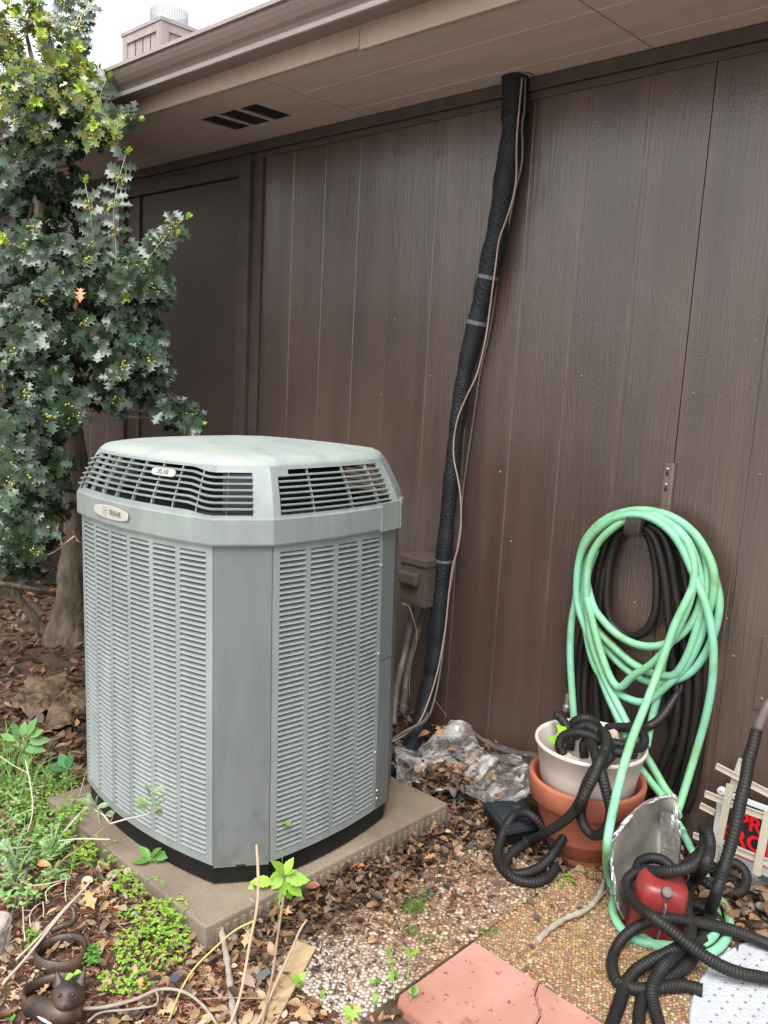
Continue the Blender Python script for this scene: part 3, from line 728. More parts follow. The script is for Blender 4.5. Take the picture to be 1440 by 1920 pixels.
# cage zone: inward lean
CZ0, CZ1 = 1.030, 1.152
def lean(z):
    t = max(0, (z-CZ0)/(CZ1-CZ0)); return 0.006 - 0.050*(t**1.25)
def step(s):                         # slats kink outward and down towards the corner
    def ss(a, b_, x):
        t = min(1, max(0, (x-a)/(b_-a))); return t*t*(3-2*t)
    return ss(0.86, 0.975, s) + (1-ss(0.03, 0.075, s))
def cpt(i, s, z, o_=0.0):
    f = lean(z)
    ctr = Vector((-0.005, 0.03, 0)); p = sp(i, s); q = p-ctr; k = 1+(f+o_)/0.40
    return Vector((ctr.x+q.x*k, ctr.y+q.y*k, z))
def solid_patch(i, s0, s1, z0f, z1f, seg=10, th=0.006, name='lid_post', m='ac_lid', parent=None, rows=4):
    b = MB(); g = []; g2 = []
    for k in range(seg+1):
        s = s0+(s1-s0)*k/seg; za, zb = z0f(s), z1f(s)
        g.append([cpt(i, s, za+(zb-za)*r_/rows, 0.001) for r_ in range(rows+1)])
    b.rings(g, closed=False, smooth=True)
    g2 = [[p-Vector((p.x, p.y, 0)).normalized()*th for p in r_] for r_ in g]
    b.rings([list(reversed(r_)) for r_ in g2], closed=False, smooth=True)
    for e in (0, -1):
        q = [g[e], g2[e]]; b.rings(q, closed=False, smooth=False)
    b.rings([[r_[0] for r_ in g], [r_[0] for r_ in g2]], closed=False, smooth=False)
    b.rings([[r_[-1] for r_ in g], [r_[-1] for r_ in g2]], closed=False, smooth=False)
    return acp(b, name, M[m], parent)
# lid dome
ring_spec = [(-0.046, CZ1-0.004), (-0.044, CZ1), (-0.050, CZ1+0.010), (-0.060, CZ1+0.019), (-0.076, CZ1+0.026), (-0.10, CZ1+0.030), (-0.15, CZ1+0.036), (-0.22, CZ1+0.041), (-0.30, CZ1+0.044), (-0.37, CZ1+0.045)]
b = MB(); b.rings([outline(o_, z) for o_, z in ring_spec], cap1=True, smooth=True)
lid = acp(b, 'lid', M['ac_top'])
# lip of the lid over each grille: follows the step
lo_f = lambda s: 1.034
FS0, FS1 = 0.0, 0.955
def ftop(s): return CZ1-0.004-0.009*step(s)
def fbot(s): return 1.044-0.006*step(s)
hi = lambda s: CZ1+0.002
solid_patch(0, 0.0, 1.0, ftop, hi, 60, name='lid_edge', parent=lid, rows=2)
solid_patch(0, 0.0, 1.0, lambda s: 1.030, fbot, 60, name='band_edge', parent=band, rows=1)
CS = 0.66
solid_patch(1, 0.0, CS, lambda s: CZ1-0.013, hi, 8, name='lid_edge', parent=lid, rows=2)
solid_patch(1, 0.0, CS, lambda s: 1.030, lambda s: 1.038, 8, name='band_edge', parent=band, rows=1)
solid_patch(1, CS, 1.0, lambda s: 1.030, hi, 6)
solid_patch(2, 0.0, 0.045, lambda s: 1.030, hi, 3)
solid_patch(2, 0.045, 0.93, lambda s: CZ1-0.006, hi, 10, name='lid_edge', parent=lid, rows=1)
solid_patch(2, 0.045, 0.12, lambda s: CZ1-0.024, lambda s: CZ1-0.005, 2, name='lid_edge', parent=lid, rows=1)
solid_patch(2, 0.93, 1.0, lambda s: 1.030, hi, 3)
solid_patch(2, 0.045, 0.93, lambda s: 1.030, lambda s: 1.038, 10, name='band_edge', parent=band, rows=1)
for i in (3, 5, 7): solid_patch(i, 0.0, 1.0, lambda s: 1.030, hi, 6)
for i in (4, 6):
    solid_patch(i, 0.0, 1.0, lambda s: CZ1-0.006, hi, 10, name='lid_edge', parent=lid, rows=1)
# slats
def slat(i, s0, s1, z, kink, seg=40, th=0.0019, depth=0.008):
    b = MB(); rg = []
    for k in range(seg+1):
        s = s0+(s1-s0)*k/seg
        dz = -0.0085*step(s) if kink else 0; oo = 0.005*step(s) if kink else 0
        rg.append([cpt(i, s, z+dz-th*1.0, oo+0.003), cpt(i, s, z+dz+th*.5, oo+0.0045), cpt(i, s, z+dz+th, oo+0.002), cpt(i, s, z+dz+th, oo-depth), cpt(i, s, z+dz-th*.6, oo-depth)])
    b.rings(rg, closed=True, cap0=True, cap1=True, smooth=False)
    return acp(b, 'slat', M['ac_lid'])
def slat_wrap(z, seg=40, th=0.0019, depth=0.008):
    b = MB(); rg = []
    path = [(0, 0.006+(1-0.006)*k/seg) for k in range(seg)]+[(1, CS*k/5+0.001) for k in range(6)]
    for (i, s) in path:
        e_ = step(s) if i == 0 else 1.0; dz = -0.0085*e_; oo = 0.005*e_
        rg.append([cpt(i, s, z+dz-th*1.0, oo+0.003), cpt(i, s, z+dz+th*.5, oo+0.0045), cpt(i, s, z+dz+th, oo+0.002), cpt(i, s, z+dz+th, oo-depth), cpt(i, s, z+dz-th*.6, oo-depth)])
    b.rings(rg, closed=True, cap0=True, cap1=True, smooth=False)
    return acp(b, 'slat', M['ac_lid'])
for k in range(6): slat_wrap(1.0625+k*0.0148)
for k in range(7): slat(2, 0.05, 0.925, 1.0475+k*0.0140, False, 12)
for k in range(7): slat(4, 0.02, 0.98, 1.0475+k*0.0140, False, 12); slat(6, 0.02, 0.98, 1.0475+k*0.0140, False, 12)
def rib(i, s, z0, z1, slant=0.0):
    b = MB(); rg = []
    for k in range(7):
        z = z0+(z1-z0)*k/6; ss_ = s+slant*(k/6-0.5); w2 = 0.0020
        rg.append([cpt(i, ss_-w2/0.66, z, 0.0), cpt(i, ss_+w2/0.66, z, 0.0), cpt(i, ss_+w2/0.66, z, -0.010), cpt(i, ss_-w2/0.66, z, -0.010)])
    b.rings(rg, closed=True, cap0=True, cap1=True, smooth=False); acp(b, 'rib', M['ac_lid'])
for s in (0.055, 0.165, 0.29, 0.415, 0.545, 0.675, 0.80, 0.925): rib(0, s, 1.034, CZ1-0.003, 0.02)
rib(1, 0.22, 1.034, CZ1-0.008)
for s in (0.265, 0.56, 0.80): rib(2, s, 1.034, CZ1-0.004)
# fan inside
b = MB(); lathe(b, [(0.0, 0.02), (0.07, 0.02), (0.075, -0.04), (0.06, -0.10), (0, -0.10)], 24, ctr=(-0.005, 0.03, 1.10)); fan = acp(b, 'fan', M['fan'])
for k in range(4):
    a = k*PI/2+0.35; b = MB(); g = []
    for j in range(5):
        r_ = 0.07+0.05*j; w_ = 0.05+0.035*j/4*2
        g.append([(r_*math.cos(a+t*w_/r_)-0.005, r_*math.sin(a+t*w_/r_)+0.03, 1.075+t*0.03) for t in (-1, -0.3, 0.3, 1)])
    b.rings(g, closed=False)
    b.rings([[(p[0], p[1], p[2]-0.003) for p in reversed(r_)] for r_ in g], closed=False); acp(b, 'fan_blade', M['fan'], fan)
b = MB(); b.rings([outline(-0.062, 0.992), outline(-0.062, 1.032), outline(-0.09, 1.034), outline(-0.09, 1.0)], smooth=False); acp(b, 'fan_shroud', M['fan'])
b = MB(); b.rings([outline(-0.075, 0.991), outline(-0.38, 0.991)], smooth=False, cap1=True); acp(b, 'fan_deck', M['hole'])
b = MB(); p0 = sp(0, 0.95, -0.06, 1.035); p2 = sp(1, 0.75, -0.045, 1.035)
b.add([p0, p2, (p2.x, p2.y, 1.135), (p0.x, p0.y, 1.135), p0+Vector((0, .004, 0)), p2+Vector((0, .004, 0)), Vector((p2.x, p2.y+.004, 1.135)), Vector((p0.x, p0.y+.004, 1.135))], [(0, 1, 2, 3), (7, 6, 5, 4), (0, 3, 7, 4), (1, 5, 6, 2), (3, 2, 6, 7)]); acp(b, 'inner_panel', M['fan'])
b = MB(); b.rings([outline(-0.125, 1.0), outline(-0.155, 1.131), outline(-0.15, 1.131), outline(-0.12, 1.0)], smooth=False); acp(b, 'shade_ring', M['hole'])  # added near-black ring so the space behind the slats looks shaded
b = MB(); b.rings([outline(-0.10, 1.132), outline(-0.36, 1.132)], smooth=False, cap1=True); acp(b, 'lid_underside', M['hole'])

def text_mesh(body, size, extrude=0.001, bold=0.0):
    cu = bpy.data.curves.new('txt', 'FONT'); cu.body = body; cu.size = size; cu.extrude = extrude; cu.offset = bold
    cu.align_x = 'CENTER'; cu.align_y = 'CENTER'; cu.resolution_u = 3
    o = bpy.data.objects.new('txt', cu); col.objects.link(o)
    dg = bpy.context.evaluated_depsgraph_get(); dg.update()
    me = bpy.data.meshes.new_from_object(o.evaluated_get(dg))
    vs = [v.co.copy() for v in me.vertices]; fs = [tuple(p.vertices) for p in me.polygons]
    bpy.data.objects.remove(o); bpy.data.curves.remove(cu); bpy.data.meshes.remove(me)
    return vs, fs
def on_side(i, s, z, off=0.0):       # frame: x along side, y up, z outward
    p = sp(i, s, off, z); q = sp(i, s+0.01, off, z); d = (q-p).normalized(); n = Vector((d.y, -d.x, 0))
    return Matrix(((d.x, 0, n.x, p.x), (d.y, 0, n.y, p.y), (0, 1, 0, p.z), (0, 0, 0, 1)))
# band badge: elongated plate with emblem and name
b = MB(); Mx = on_side(0, 0.395, 1.000, 0.0115)
def plate(b, w, h, taper, t, M_, arc=6):
    pts = []
    for k in range(arc+1):
        a = -PI/2+PI*k/arc; pts.append((w/2-0.012+0.012*math.cos(a), h/2*taper*math.sin(a)*1.0))
    for k in range(1, 8): x = w/2-0.012-(w-0.024)*k/8; pts.append((x, h/2*(taper+(1-taper)*(1-(2*x/w)**2))))
    for k in range(arc+1):
        a = PI/2+PI*k/arc; pts.append((-w/2+0.012+0.012*math.cos(a), h/2*taper*math.sin(a)))
    for k in range(1, 8): x = -w/2+0.012+(w-0.024)*k/8; pts.append((x, -h/2*(taper+(1-taper)*(1-(2*x/w)**2))))
    r0_ = [M_ @ Vector((x, y, 0)) for x, y in pts]; r1_ = [M_ @ Vector((x, y, t)) for x, y in pts]; r2_ = [M_ @ Vector((x*0.98, y*0.93, t*1.4)) for x, y in pts]
    b.rings([r0_, r1_, r2_], cap1=True, smooth=False)
plate(b, 0.200, 0.037, 0.62, 0.0016, Mx); bd = acp(b, 'badge', M['badge'])
b = MB(); vs, fs = text_mesh('TRANE', 0.021, 0.0008, 0.0004); b.add([Mx @ (v*1.0+Vector((0.028, -0.0, 0.0032))) for v in vs], fs); acp(b, 'lettering', M['badge_text'], bd)
b = MB()
for r_ in (0.0125, 0.0105): pass
b.rings([[Mx @ Vector((-0.030+r_*math.cos(2*PI*k/20), r_*math.sin(2*PI*k/20), 0.0026)) for k in range(20)] for r_ in (0.0130, 0.0112)], smooth=False)
b.box((-0.0355, 0.0015, 0.0024), (-0.0245, 0.0040, 0.0030), M=Mx); b.box((-0.0312, -0.0075, 0.0024), (-0.0288, 0.0013, 0.0030), M=Mx)
acp(b, 'emblem', M['badge_text'], bd)
zB = 1.126; pB = cpt(0, 0.71, zB, 0.006); qB = cpt(0, 0.715, zB, 0.006); d = (qB-pB).normalized()
up = (cpt(0, 0.71, zB+0.01, 0.006)-cpt(0, 0.71, zB-0.01, 0.006)).normalized(); n = d.cross(up).normalized()
My = Matrix(((d.x, up.x, n.x, pB.x), (d.y, up.y, n.y, pB.y), (d.z, up.z, n.z, pB.z), (0, 0, 0, 1)))
b = MB(); plate(b, 0.094, 0.021, 0.98, 0.003, My); bd2 = acp(b, 'badge', M['badge'])
vs, fs = text_mesh('XL16i', 0.0185, 0.0008, 0.0004); b = MB(); b.add([My @ (v+Vector((0, 0, 0.0052))) for v in vs], fs); acp(b, 'lettering', M['badge_text'], bd2)

# ============================================================ PATH SLABS AND PAVERS
rnd = random.Random(7)
def pebbles(mb, x0, y0, x1, y1, z, size, colf, keep=lambda x, y: True):
    sx = size*1.0; row = 0; y = y0
    phi = (1+5**0.5)/2
    IV = [(-1, phi, 0), (1, phi, 0), (-1, -phi, 0), (1, -phi, 0), (0, -1, phi), (0, 1, phi), (0, -1, -phi), (0, 1, -phi), (phi, 0, -1), (phi, 0, 1), (-phi, 0, -1), (-phi, 0, 1)]
    IF = [(0,11,5),(0,5,1),(0,1,7),(0,7,10),(0,10,11),(1,5,9),(5,11,4),(11,10,2),(10,7,6),(7,1,8),(3,9,4),(3,4,2),(3,2,6),(3,6,8),(3,8,9),(4,9,5),(2,4,11),(6,2,10),(8,6,7),(9,8,1)]
    k = 1/1.9
    while y < y1:
        x = x0+(sx/2 if row % 2 else 0)
        while x < x1:
            px = x+rnd.uniform(-.2, .2)*sx; py = y+rnd.uniform(-.2, .2)*sx
            if x0 < px < x1 and y0 < py < y1 and keep(px, py):
                a = rnd.uniform(0, PI); ca, sa = math.cos(a), math.sin(a)
                ra = sx*rnd.uniform(.56, .78); rb = sx*rnd.uniform(.46, .60); rz = sx*rnd.uniform(.12, .22)
                dz = z+rnd.uniform(-.0015, .001)
                vs = []
                for (vx_, vy_, vz_) in IV:
                    X, Y, Z = vx_*k*ra, vy_*k*rb, vz_*k*rz
                    vs.append((px+X*ca-Y*sa, py+X*sa+Y*ca, dz+Z))
                mb.add(vs, IF, colf(px, py), True)
            x += sx
        y += sx*0.87; row += 1
PEB = [(.46, .31, .19), (.38, .22, .14), (.56, .42, .29), (.30, .17, .11), (.46, .26, .16), (.24, .15, .11), (.62, .52, .40), (.36, .27, .20), (.48, .31, .17), (.20, .12, .08)]
def cmix(a, b_, t): return tuple(a[i]*(1-t)+b_[i]*t for i in range(3))
def col_slab1(x, y):
    c = rnd.choice(PEB); w_ = (1.43-y-0.12*noise.noise(Vector((x*9, y*9, 3))))/0.16
    w_ = min(1, max(0, w_)); c = cmix(c, (.60, .56, .52), w_*rnd.uniform(.55, 1))
    d = min(1, max(0, (y-1.60)/0.3)); dirt = 0.85-0.35*d*rnd.random()
    return tuple(v*dirt for v in c)
def col_slab2(x, y):
    c = rnd.choice(PEB); c = cmix(c, (.50, .30, .10), 0.30+0.35*max(0, noise.noise(Vector((x*6, y*6, 9)))+.2))
    return tuple(v*rnd.uniform(.6, .95) for v in c)
def slab(name, x0, y0, x1, y1, z, size, cf, label):
    e = empty(name, ((x0+x1)/2, (y0+y1)/2, 0), label, 'paving slab')
    b = MB(); b.bbox((x0, y0, -0.03), (x1, y1, z), 0.004); o = b.build('base', M['mortar']); reparent(o, e)
    b = MB(); pebbles(b, x0, y0, x1, y1, z, size, cf); o = b.build('pebbles', M['pebble']); o['kind'] = 'stuff'; reparent(o, e)
    return e
slab('pebble_slab', -1.405, 1.165, -1.131, 2.02, 0.017, 0.0120, col_slab1, 'exposed pebble slab with a whitened near end, left of the pink paver')
slab('pebble_slab', -1.1285, 1.592, -0.30, 2.16, 0.015, 0.0095, col_slab2, 'brown exposed pebble slab in front of the terracotta pot')
# pink paver, cracked in two
e = empty('pink_paver', (-0.85, 1.4, 0), 'salmon pink concrete paver with a dark crack across it', 'paver')
ck = [at_z(1004, 1843, .024), at_z(1003, 1862, .024), at_z(1010, 1885, .024), at_z(1014, 1900, .024), at_z(1004, 1918, .024), at_z(1010, 1960, .024), at_z(1000, 2060, .024)]
ck[0].y = 1.588; ck[-1].y = 1.288
def poly_slab(name, pts, z0, z1, m, parent, bev=0.003):
    bm = bmesh.new(); vs = [bm.verts.new((p[0], p[1], z0)) for p in pts]; f = bm.faces.new(vs)
    r = bmesh.ops.extrude_face_region(bm, geom=[f]); top = [g for g in r['geom'] if isinstance(g, bmesh.types.BMVert)]
    for v in top: v.co.z = z1
    bmesh.ops.recalc_face_normals(bm, faces=bm.faces)
    ed = [e_ for e_ in bm.edges if all(abs(v.co.z-z1) < 1e-6 for v in e_.verts)]
    bmesh.ops.bevel(bm, geom=ed, offset=bev, segments=2, affect='EDGES')
    b = MB(); b.bm(bm); o = b.build(name, m)
    if parent: reparent(o, parent)
    return o
L = [(-1.122, 1.588)]+[(p.x-.0016, p.y) for p in ck]+[(-1.085, ck[-1].y), (-1.108, 1.292), (-1.122, 1.315)]
Rr = [(-0.30, 1.588), (-0.30, ck[-1].y)]+[(p.x+.0016, p.y) for p in reversed(ck)]
poly_slab('paver_piece', list(reversed(L)), -0.03, 0.020, M['pink'], e); poly_slab('paver_piece', list(reversed(Rr)), -0.03, 0.018, M['pink'], e)

# ============================================================ LEAF SHAPES
def leaf_mesh(mb, M_, kind='oval', L=0.05, W=0.025, c=(1, 1, 1), curl=0.3, fold=0.25, c2=None, rr=rnd):
    """leaf lying along +x, face up (+z)"""
    if kind == 'holly':
        o = [(0.0, .03), (.13, .22), (.22, .50), (.30, .24), (.44, .30), (.54, .56), (.62, .24), (.72, .22), (.82, .40), (.88, .13), (1.0, 0)]
        zf = lambda t, s: (.045*math.sin(t*22)*s)
    elif kind == 'serrate':
        o = [(0, .02), (.12, .26), (.16, .20), (.28, .42), (.32, .36), (.45, .48), (.50, .40), (.63, .40), (.67, .31), (.80, .25), (.84, .17), (1, 0)]
        zf = lambda t, s: 0
    elif kind == 'oak':
        o = [(0, .03), (.15, .10), (.24, .36), (.30, .14), (.42, .18), (.52, .52), (.60, .20), (.70, .22), (.80, .40), (.88, .12), (1, 0)]
        zf = lambda t, s: .05*math.sin(t*9)*s
    elif kind == 'oval':
        o = [(0, .02), (.15, .28), (.35, .46), (.58, .46), (.80, .28), (1, 0)]
        zf = lambda t, s: 0
    else:
        o = [(0, .04), (.3, .4), (.65, .38), (1, 0)]; zf = lambda t, s: 0
    vs = []; fs = []
    n = len(o)
    bend = lambda t: (-curl*L*(t*t))
    for (t, w_) in o: vs.append(M_ @ Vector((t*L, 0, bend(t))))
    for sg in (1, -1):
        for (t, w_) in o: vs.append(M_ @ Vector((t*L, sg*w_*W, bend(t)+abs(w_)*W*(fold+(zf(t, 1) if w_ > .3 else 0)*2)+0.0)))
    for k in range(n-1):
        fs.append((k, k+1, n+k+1, n+k)); fs.append((k+1, k, 2*n+k, 2*n+k+1))
    b = len(mb.v)
    mb.v.extend([tuple(p) for p in vs]); mb.f.extend([tuple(i+b for i in f) for f in fs])
    mb.c.extend([c]*n + [c2 or c]*(2*n)); mb.sm.extend([True]*len(fs))
def orient(pos, d, up=Vector((0, 0, 1)), roll=0.0):
    x = d.normalized(); y = up.cross(x)
    if y.length < 1e-3: y = Vector((0, 1, 0)).cross(x)
    y.normalize(); z = x.cross(y)
    if roll: y, z = y*math.cos(roll)+z*math.sin(roll), z*math.cos(roll)-y*math.sin(roll)
    return Matrix(((x.x, y.x, z.x, pos.x), (x.y, y.y, z.y, pos.y), (x.z, y.z, z.z, pos.z), (0, 0, 0, 1)))

# ============================================================ HOLLY BUSH
hr = random.Random(11)
base = Vector((-3.86, 1.86, 0))
bush = empty('holly_bush', base, 'tall spiny leaved holly bush with yellow flowers beside the air conditioner', 'holly bush')
def bp_(mb, name, m, label=None):
    o = mb.build(name, m); reparent(o, bush)
    if label: o['label'] = label
    return o
def crooked(a, b_, k=5, amp=0.06, rr=hr):
    P = [a]
    for i in range(1, k):
        t = i/k; p = a.lerp(b_, t); P.append(p+Vector((rr.uniform(-amp, amp), rr.uniform(-amp, amp), rr.uniform(-amp, amp)*.5)))
    P.append(b_); return P
t0 = at_z(132, 1200, 0.0)
t1 = at_d(140, 1080, 4.15); t2 = at_d(150, 940, 4.1); t3 = at_d(120, 760, 4.0)
b = MB(); tube(b, [t0+Vector((0, 0, -.05)), t0+Vector((0, 0, .06)), t1, t2, t3, at_d(95, 560, 3.9), at_d(70, 330, 3.8), at_d(60, 120, 3.7)], lambda t: 0.085*(1-t)**1.1+0.012+0.045*max(0, 0.08-t)/0.08, 14, 0.04)
b.v = [tuple(Vector(p)+Vector((noise.noise(Vector(p)*9), noise.noise(Vector(p)*9+Vector((4, 0, 0))), 0))*.016+Vector((noise.noise(Vector(p)*26), noise.noise(Vector(p)*26+Vector((4, 0, 0))), 0))*.006) for p in b.v]
bp_(b, 'trunk', M['bark'])
b = MB(); tube(b, [at_z(92, 1195, 0), at_d(40, 1130, 4.2), at_d(0, 1085, 4.1), at_d(-60, 1010, 4.0)], lambda t: 0.026-.008*t, 8, 0.05); tb = bp_(b, 'branch', M['bark'])
b = MB(); tube(b, [at_d(108, 1115, 4.15), at_d(60, 1105, 4.0), at_d(0, 1094, 3.9), at_d(-50, 1092, 3.9)], lambda t: 0.014-.004*t, 7, 0.05); bp_(b, 'branch', M['bark'])
nodes = [t1, t2, t3, at_d(95, 560, 3.9), at_d(70, 330, 3.8), at_d(60, 160, 3.7)]
BLOBS = [  # cx, cy, rx, ry, dist, twigs, flowers, young
    (60, 40, 95, 60, 3.7, 27, .7, .75), (95, 130, 100, 70, 3.5, 42, .95, .5), (60, 190, 90, 60, 3.3, 46, .95, .25), (165, 190, 42, 34, 3.4, 14, .7, .3),
    (80, 260, 110, 50, 3.3, 44, .45, .1), (200, 245, 46, 30, 3.2, 12, .6, .2), (30, 340, 60, 60, 3.3, 24, .2, .05), (115, 340, 40, 45, 3.7, 5, .1, 0),
    (45, 480, 70, 60, 3.1, 28, .3, .1), (120, 500, 80, 60, 3.05, 34, .3, .05), (240, 520, 62, 45, 3.0, 26, .4, .05), (290, 545, 34, 40, 3.1, 14, .3, 0),
    (80, 590, 90, 60, 2.95, 38, .3, 0), (260, 610, 50, 50, 3.1, 22, .2, 0), (60, 680, 90, 60, 2.9, 34, .3, 0), (190, 660, 80, 40, 3.0, 26, .2, 0),
    (275, 690, 44, 48, 3.05, 22, .3, 0), (130, 740, 80, 50, 3.0, 28, .2, 0), (210, 735, 36, 30, 3.0, 9, .2, 0), (60, 790, 90, 60, 2.85, 34, .3, 0), (345, 790, 30, 14, 3.15, 9, .3, 0), (305, 765, 26, 22, 3.12, 8, .2, 0),
    (50, 880, 75, 70, 2.85, 34, .4, 0), (35, 990, 60, 70, 2.8, 26, .3, 0), (80, 960, 40, 60, 2.95, 14, .3, 0), (10, 150, 60, 150, 3.9, 12, .3, .1), (60, 420, 120, 120, 3.9, 40, 0, 0), (90, 620, 150, 120, 3.8, 54, 0, 0),
    (60, 850, 90, 120, 3.7, 40, 0, 0), (-70, 300, 80, 300, 3.4, 60, .3, .1), (-80, 800, 90, 250, 3.2, 50, .3, 0), (20, 1040, 60, 40, 3.2, 12, 0, 0), (60, 470, 80, 60, 4.1, 20, 0, 0), (60, 680, 100, 110, 4.1, 40, 0, 0), (240, 640, 60, 90, 3.6, 22, .1, 0)]
leaves = []   # (matrix, length, width, colour, curl)
def holly_col(young):
    if young: return (.36*hr.uniform(.8, 1.15), .50*hr.uniform(.85, 1.1), .07)
    k = hr.uniform(.5, 1.5); return (.020*k*hr.uniform(.9, 1.4), .047*k, .020*k)
flw = MB(); brm = MB()
def flower(pos):
    for _ in range(hr.randint(9, 16)):
        p = pos+Vector((hr.uniform(-1, 1), hr.uniform(-1, 1), hr.uniform(-1, 1)))*0.017
        s_ = hr.uniform(.0032, .0058); k = hr.uniform(.75, 1.1)
        flw.add([p+Vector(v)*s_ for v in ((1, 0, 0), (-1, 0, 0), (0, 1, 0), (0, -1, 0), (0, 0, 1), (0, 0, -1))], [(0, 2, 4), (2, 1, 4), (1, 3, 4), (3, 0, 4), (2, 0, 5), (1, 2, 5), (3, 1, 5), (0, 3, 5)], (.48*k, .46*k, .05))
def twig_leaves(P, n, lsz, young_p, flow_p, ros=5):
    P = spline(P, 0.02); m = len(P)
    for k in range(n):
        i = int(m*(0.35+0.6*k/n)); i = min(i, m-2); t = (P[i+1]-P[i]).normalized(); q = t.orthogonal().normalized(); a = k*2.4+hr.uniform(-.4, .4)
        side = q*math.cos(a)+t.cross(q)*math.sin(a); d = (side*1.0+t*hr.uniform(.15, .8)+Vector((0, 0, .1))).normalized()
        l_ = lsz*hr.uniform(.75, 1.15)
        leaves.append((orient(P[i], d, (t*0.7+Vector((0, -.25, 1))).normalized(), hr.uniform(-.5, .5)), l_, l_*hr.uniform(.66, .84), (holly_col(False) if not (flow_p > .55 and hr.random() < .7) else (.17*hr.uniform(.5, 1.2), .22*hr.uniform(.75, 1.1), .035)), hr.uniform(.0, .35)))
        if hr.random() < flow_p*.5: flower(P[i])
    end = P[-1]; t = (P[-1]-P[-2]).normalized(); q = t.orthogonal().normalized(); yg = hr.random() < young_p
    for k in range(ros):
        a = k*2*PI/ros+hr.uniform(-.3, .3); side = q*math.cos(a)+t.cross(q)*math.sin(a)
        d = (side+t*(1.4 if yg else hr.uniform(.1, .6))).normalized(); l_ = lsz*hr.uniform(.7, 1.0)*(.75 if yg else 1)
        leaves.append((orient(end, d, t, hr.uniform(-.3, .3)), l_, l_*(.55 if yg else .85), (.16, .21*hr.uniform(.7, 1.1), .035) if (flow_p > .55 and not yg and hr.random() < .6) else holly_col(yg), hr.uniform(0, .3)))
    if hr.random() < flow_p: flower(end); flower(end-t*.015)
for (cx, cy, rx, ry, dist, nt_, fl, yg) in BLOBS:
    c3 = at_d(cx, cy, dist+0.12)
    nd = min(nodes, key=lambda q: (q-c3).length*(1.0 if q.z <= c3.z+.1 else 1.6))
    Bp = crooked(nd, c3, 5, 0.05); b = MB(); tube(b, Bp, lambda t: 0.013-.008*t, 6, 0.05); bp_(b, 'branch', M['bark'])
    for k in range(int(nt_*.82)):
        a = hr.uniform(0, 2*PI); r_ = hr.random()**.6
        tip = at_d(cx+rx*r_*math.cos(a)*.93, cy+ry*r_*math.sin(a)*.93, dist+hr.uniform(-.18, .18))
        ang = tip-c3
        st = c3.lerp(tip, 0.3) if ang.length < .25 else tip-ang.normalized()*0.17
        st = st+Vector((0, 0, -.03)); P = [st, st.lerp(tip, .5)+Vector((hr.uniform(-.01, .01), hr.uniform(-.01, .01), .0)), tip]
        tube(brm, P, lambda t: 0.0028-.0012*t, 4, 0.04, (.55, .55, .4)); twig_leaves(P, hr.randint(4, 6), 0.058 if dist < 3.3 else 0.060, yg, fl)
def shoot(pix, dist, n, lsz=0.062, thick=0.0028):
    P = [at_d(x, y, d_) for (x, y), d_ in zip(pix, dist)]; tube(brm, P, lambda t: thick*(1-.6*t), 5, 0.03, (.34, .36, .2))
    S = spline(P, 0.01); m = len(S)
    for k in range(n):
        i = min(m-2, int(m*(.12+.86*k/n))); t = (S[i+1]-S[i]).normalized(); side = t.cross(Vector((-.7, .7, 0))).normalized()*(1 if k % 2 else -1)
        d = (side+Vector((hr.uniform(-.3, .3), hr.uniform(-.3, .3), hr.uniform(-.05, .25)))+t*.25).normalized()
        leaves.append((orient(S[i], d, Vector((.7, -.75, .35)).normalized(), hr.uniform(-.4, .4)), lsz*hr.uniform(.75, 1.1), lsz*.68, holly_col(False), .15))
        if hr.random() < .15: flower(S[i])
    for k in range(4):
        a = k*PI/2; d = (t+Vector((math.cos(a), math.sin(a), .3))*.8).normalized(); leaves.append((orient(S[-1], d, t), lsz*.6, lsz*.4, holly_col(k < 2), .1))
shoot([(215, 560), (218, 470), (213, 400), (222, 340), (236, 290)], [3.05, 3.05, 3.0, 3.0, 3.0], 24)
shoot([(190, 520), (175, 450), (170, 400), (160, 345)], [3.1, 3.05, 3.0, 3.0], 12)
shoot([(215, 540), (265, 500), (305, 450), (345, 410)], [3.05, 3.0, 3.0, 3.0], 26)
shoot([(210, 520), (250, 480), (290, 460), (325, 440)], [3.05, 3.05, 3.02, 3.0], 18)
shoot([(215, 700), (270, 730), (320, 760), (372, 790)], [3.1, 3.1, 3.12, 3.15], 24)
shoot([(140, 230), (185, 240), (225, 220), (255, 222)], [3.3, 3.25, 3.2, 3.2], 18)
shoot([(150, 120), (152, 70), (150, 40), (168, 5)], [3.5, 3.5, 3.5, 3.5], 20)
shoot([(100, 60), (118, 20), (125, -20)], [3.6, 3.6, 3.6], 14)
shoot([(180, 260), (185, 200), (192, 165), (200, 148)], [3.3, 3.3, 3.3, 3.3], 16)
o = bp_(brm, 'twigs', M['twig']); o['kind'] = 'stuff'
o = bp_(flw, 'flowers', M['weed']); o['kind'] = 'stuff'
leaves.sort(key=lambda q: (q[0].translation-O).length/q[1] if q[0].translation.dot(Fv) > 0 and abs((q[0].translation-O).dot(Rv)/(q[0].translation-O).dot(Fv)) < .46 else 999)
protos = []
for k in range(6):
    b = MB(); leaf_mesh(b, Matrix.Identity(4), 'holly', 1.0, .85, holly_col(False), .08+.05*k, .22+.05*k); o = b.build('leaf', M['holly']); protos.append(o)
used = set()
for k, (Mx_, l_, w_, c_, cu_) in enumerate(leaves[:300]):
    pi_ = k % 6
    if pi_ in used: o = protos[pi_].copy(); col.objects.link(o)
    else: o = protos[pi_]; used.add(pi_)
    o.matrix_world = Matrix.Translation(-base) @ Mx_ @ Matrix.Diagonal((l_, w_/.85, l_, 1)); o.parent = bush
b = MB()
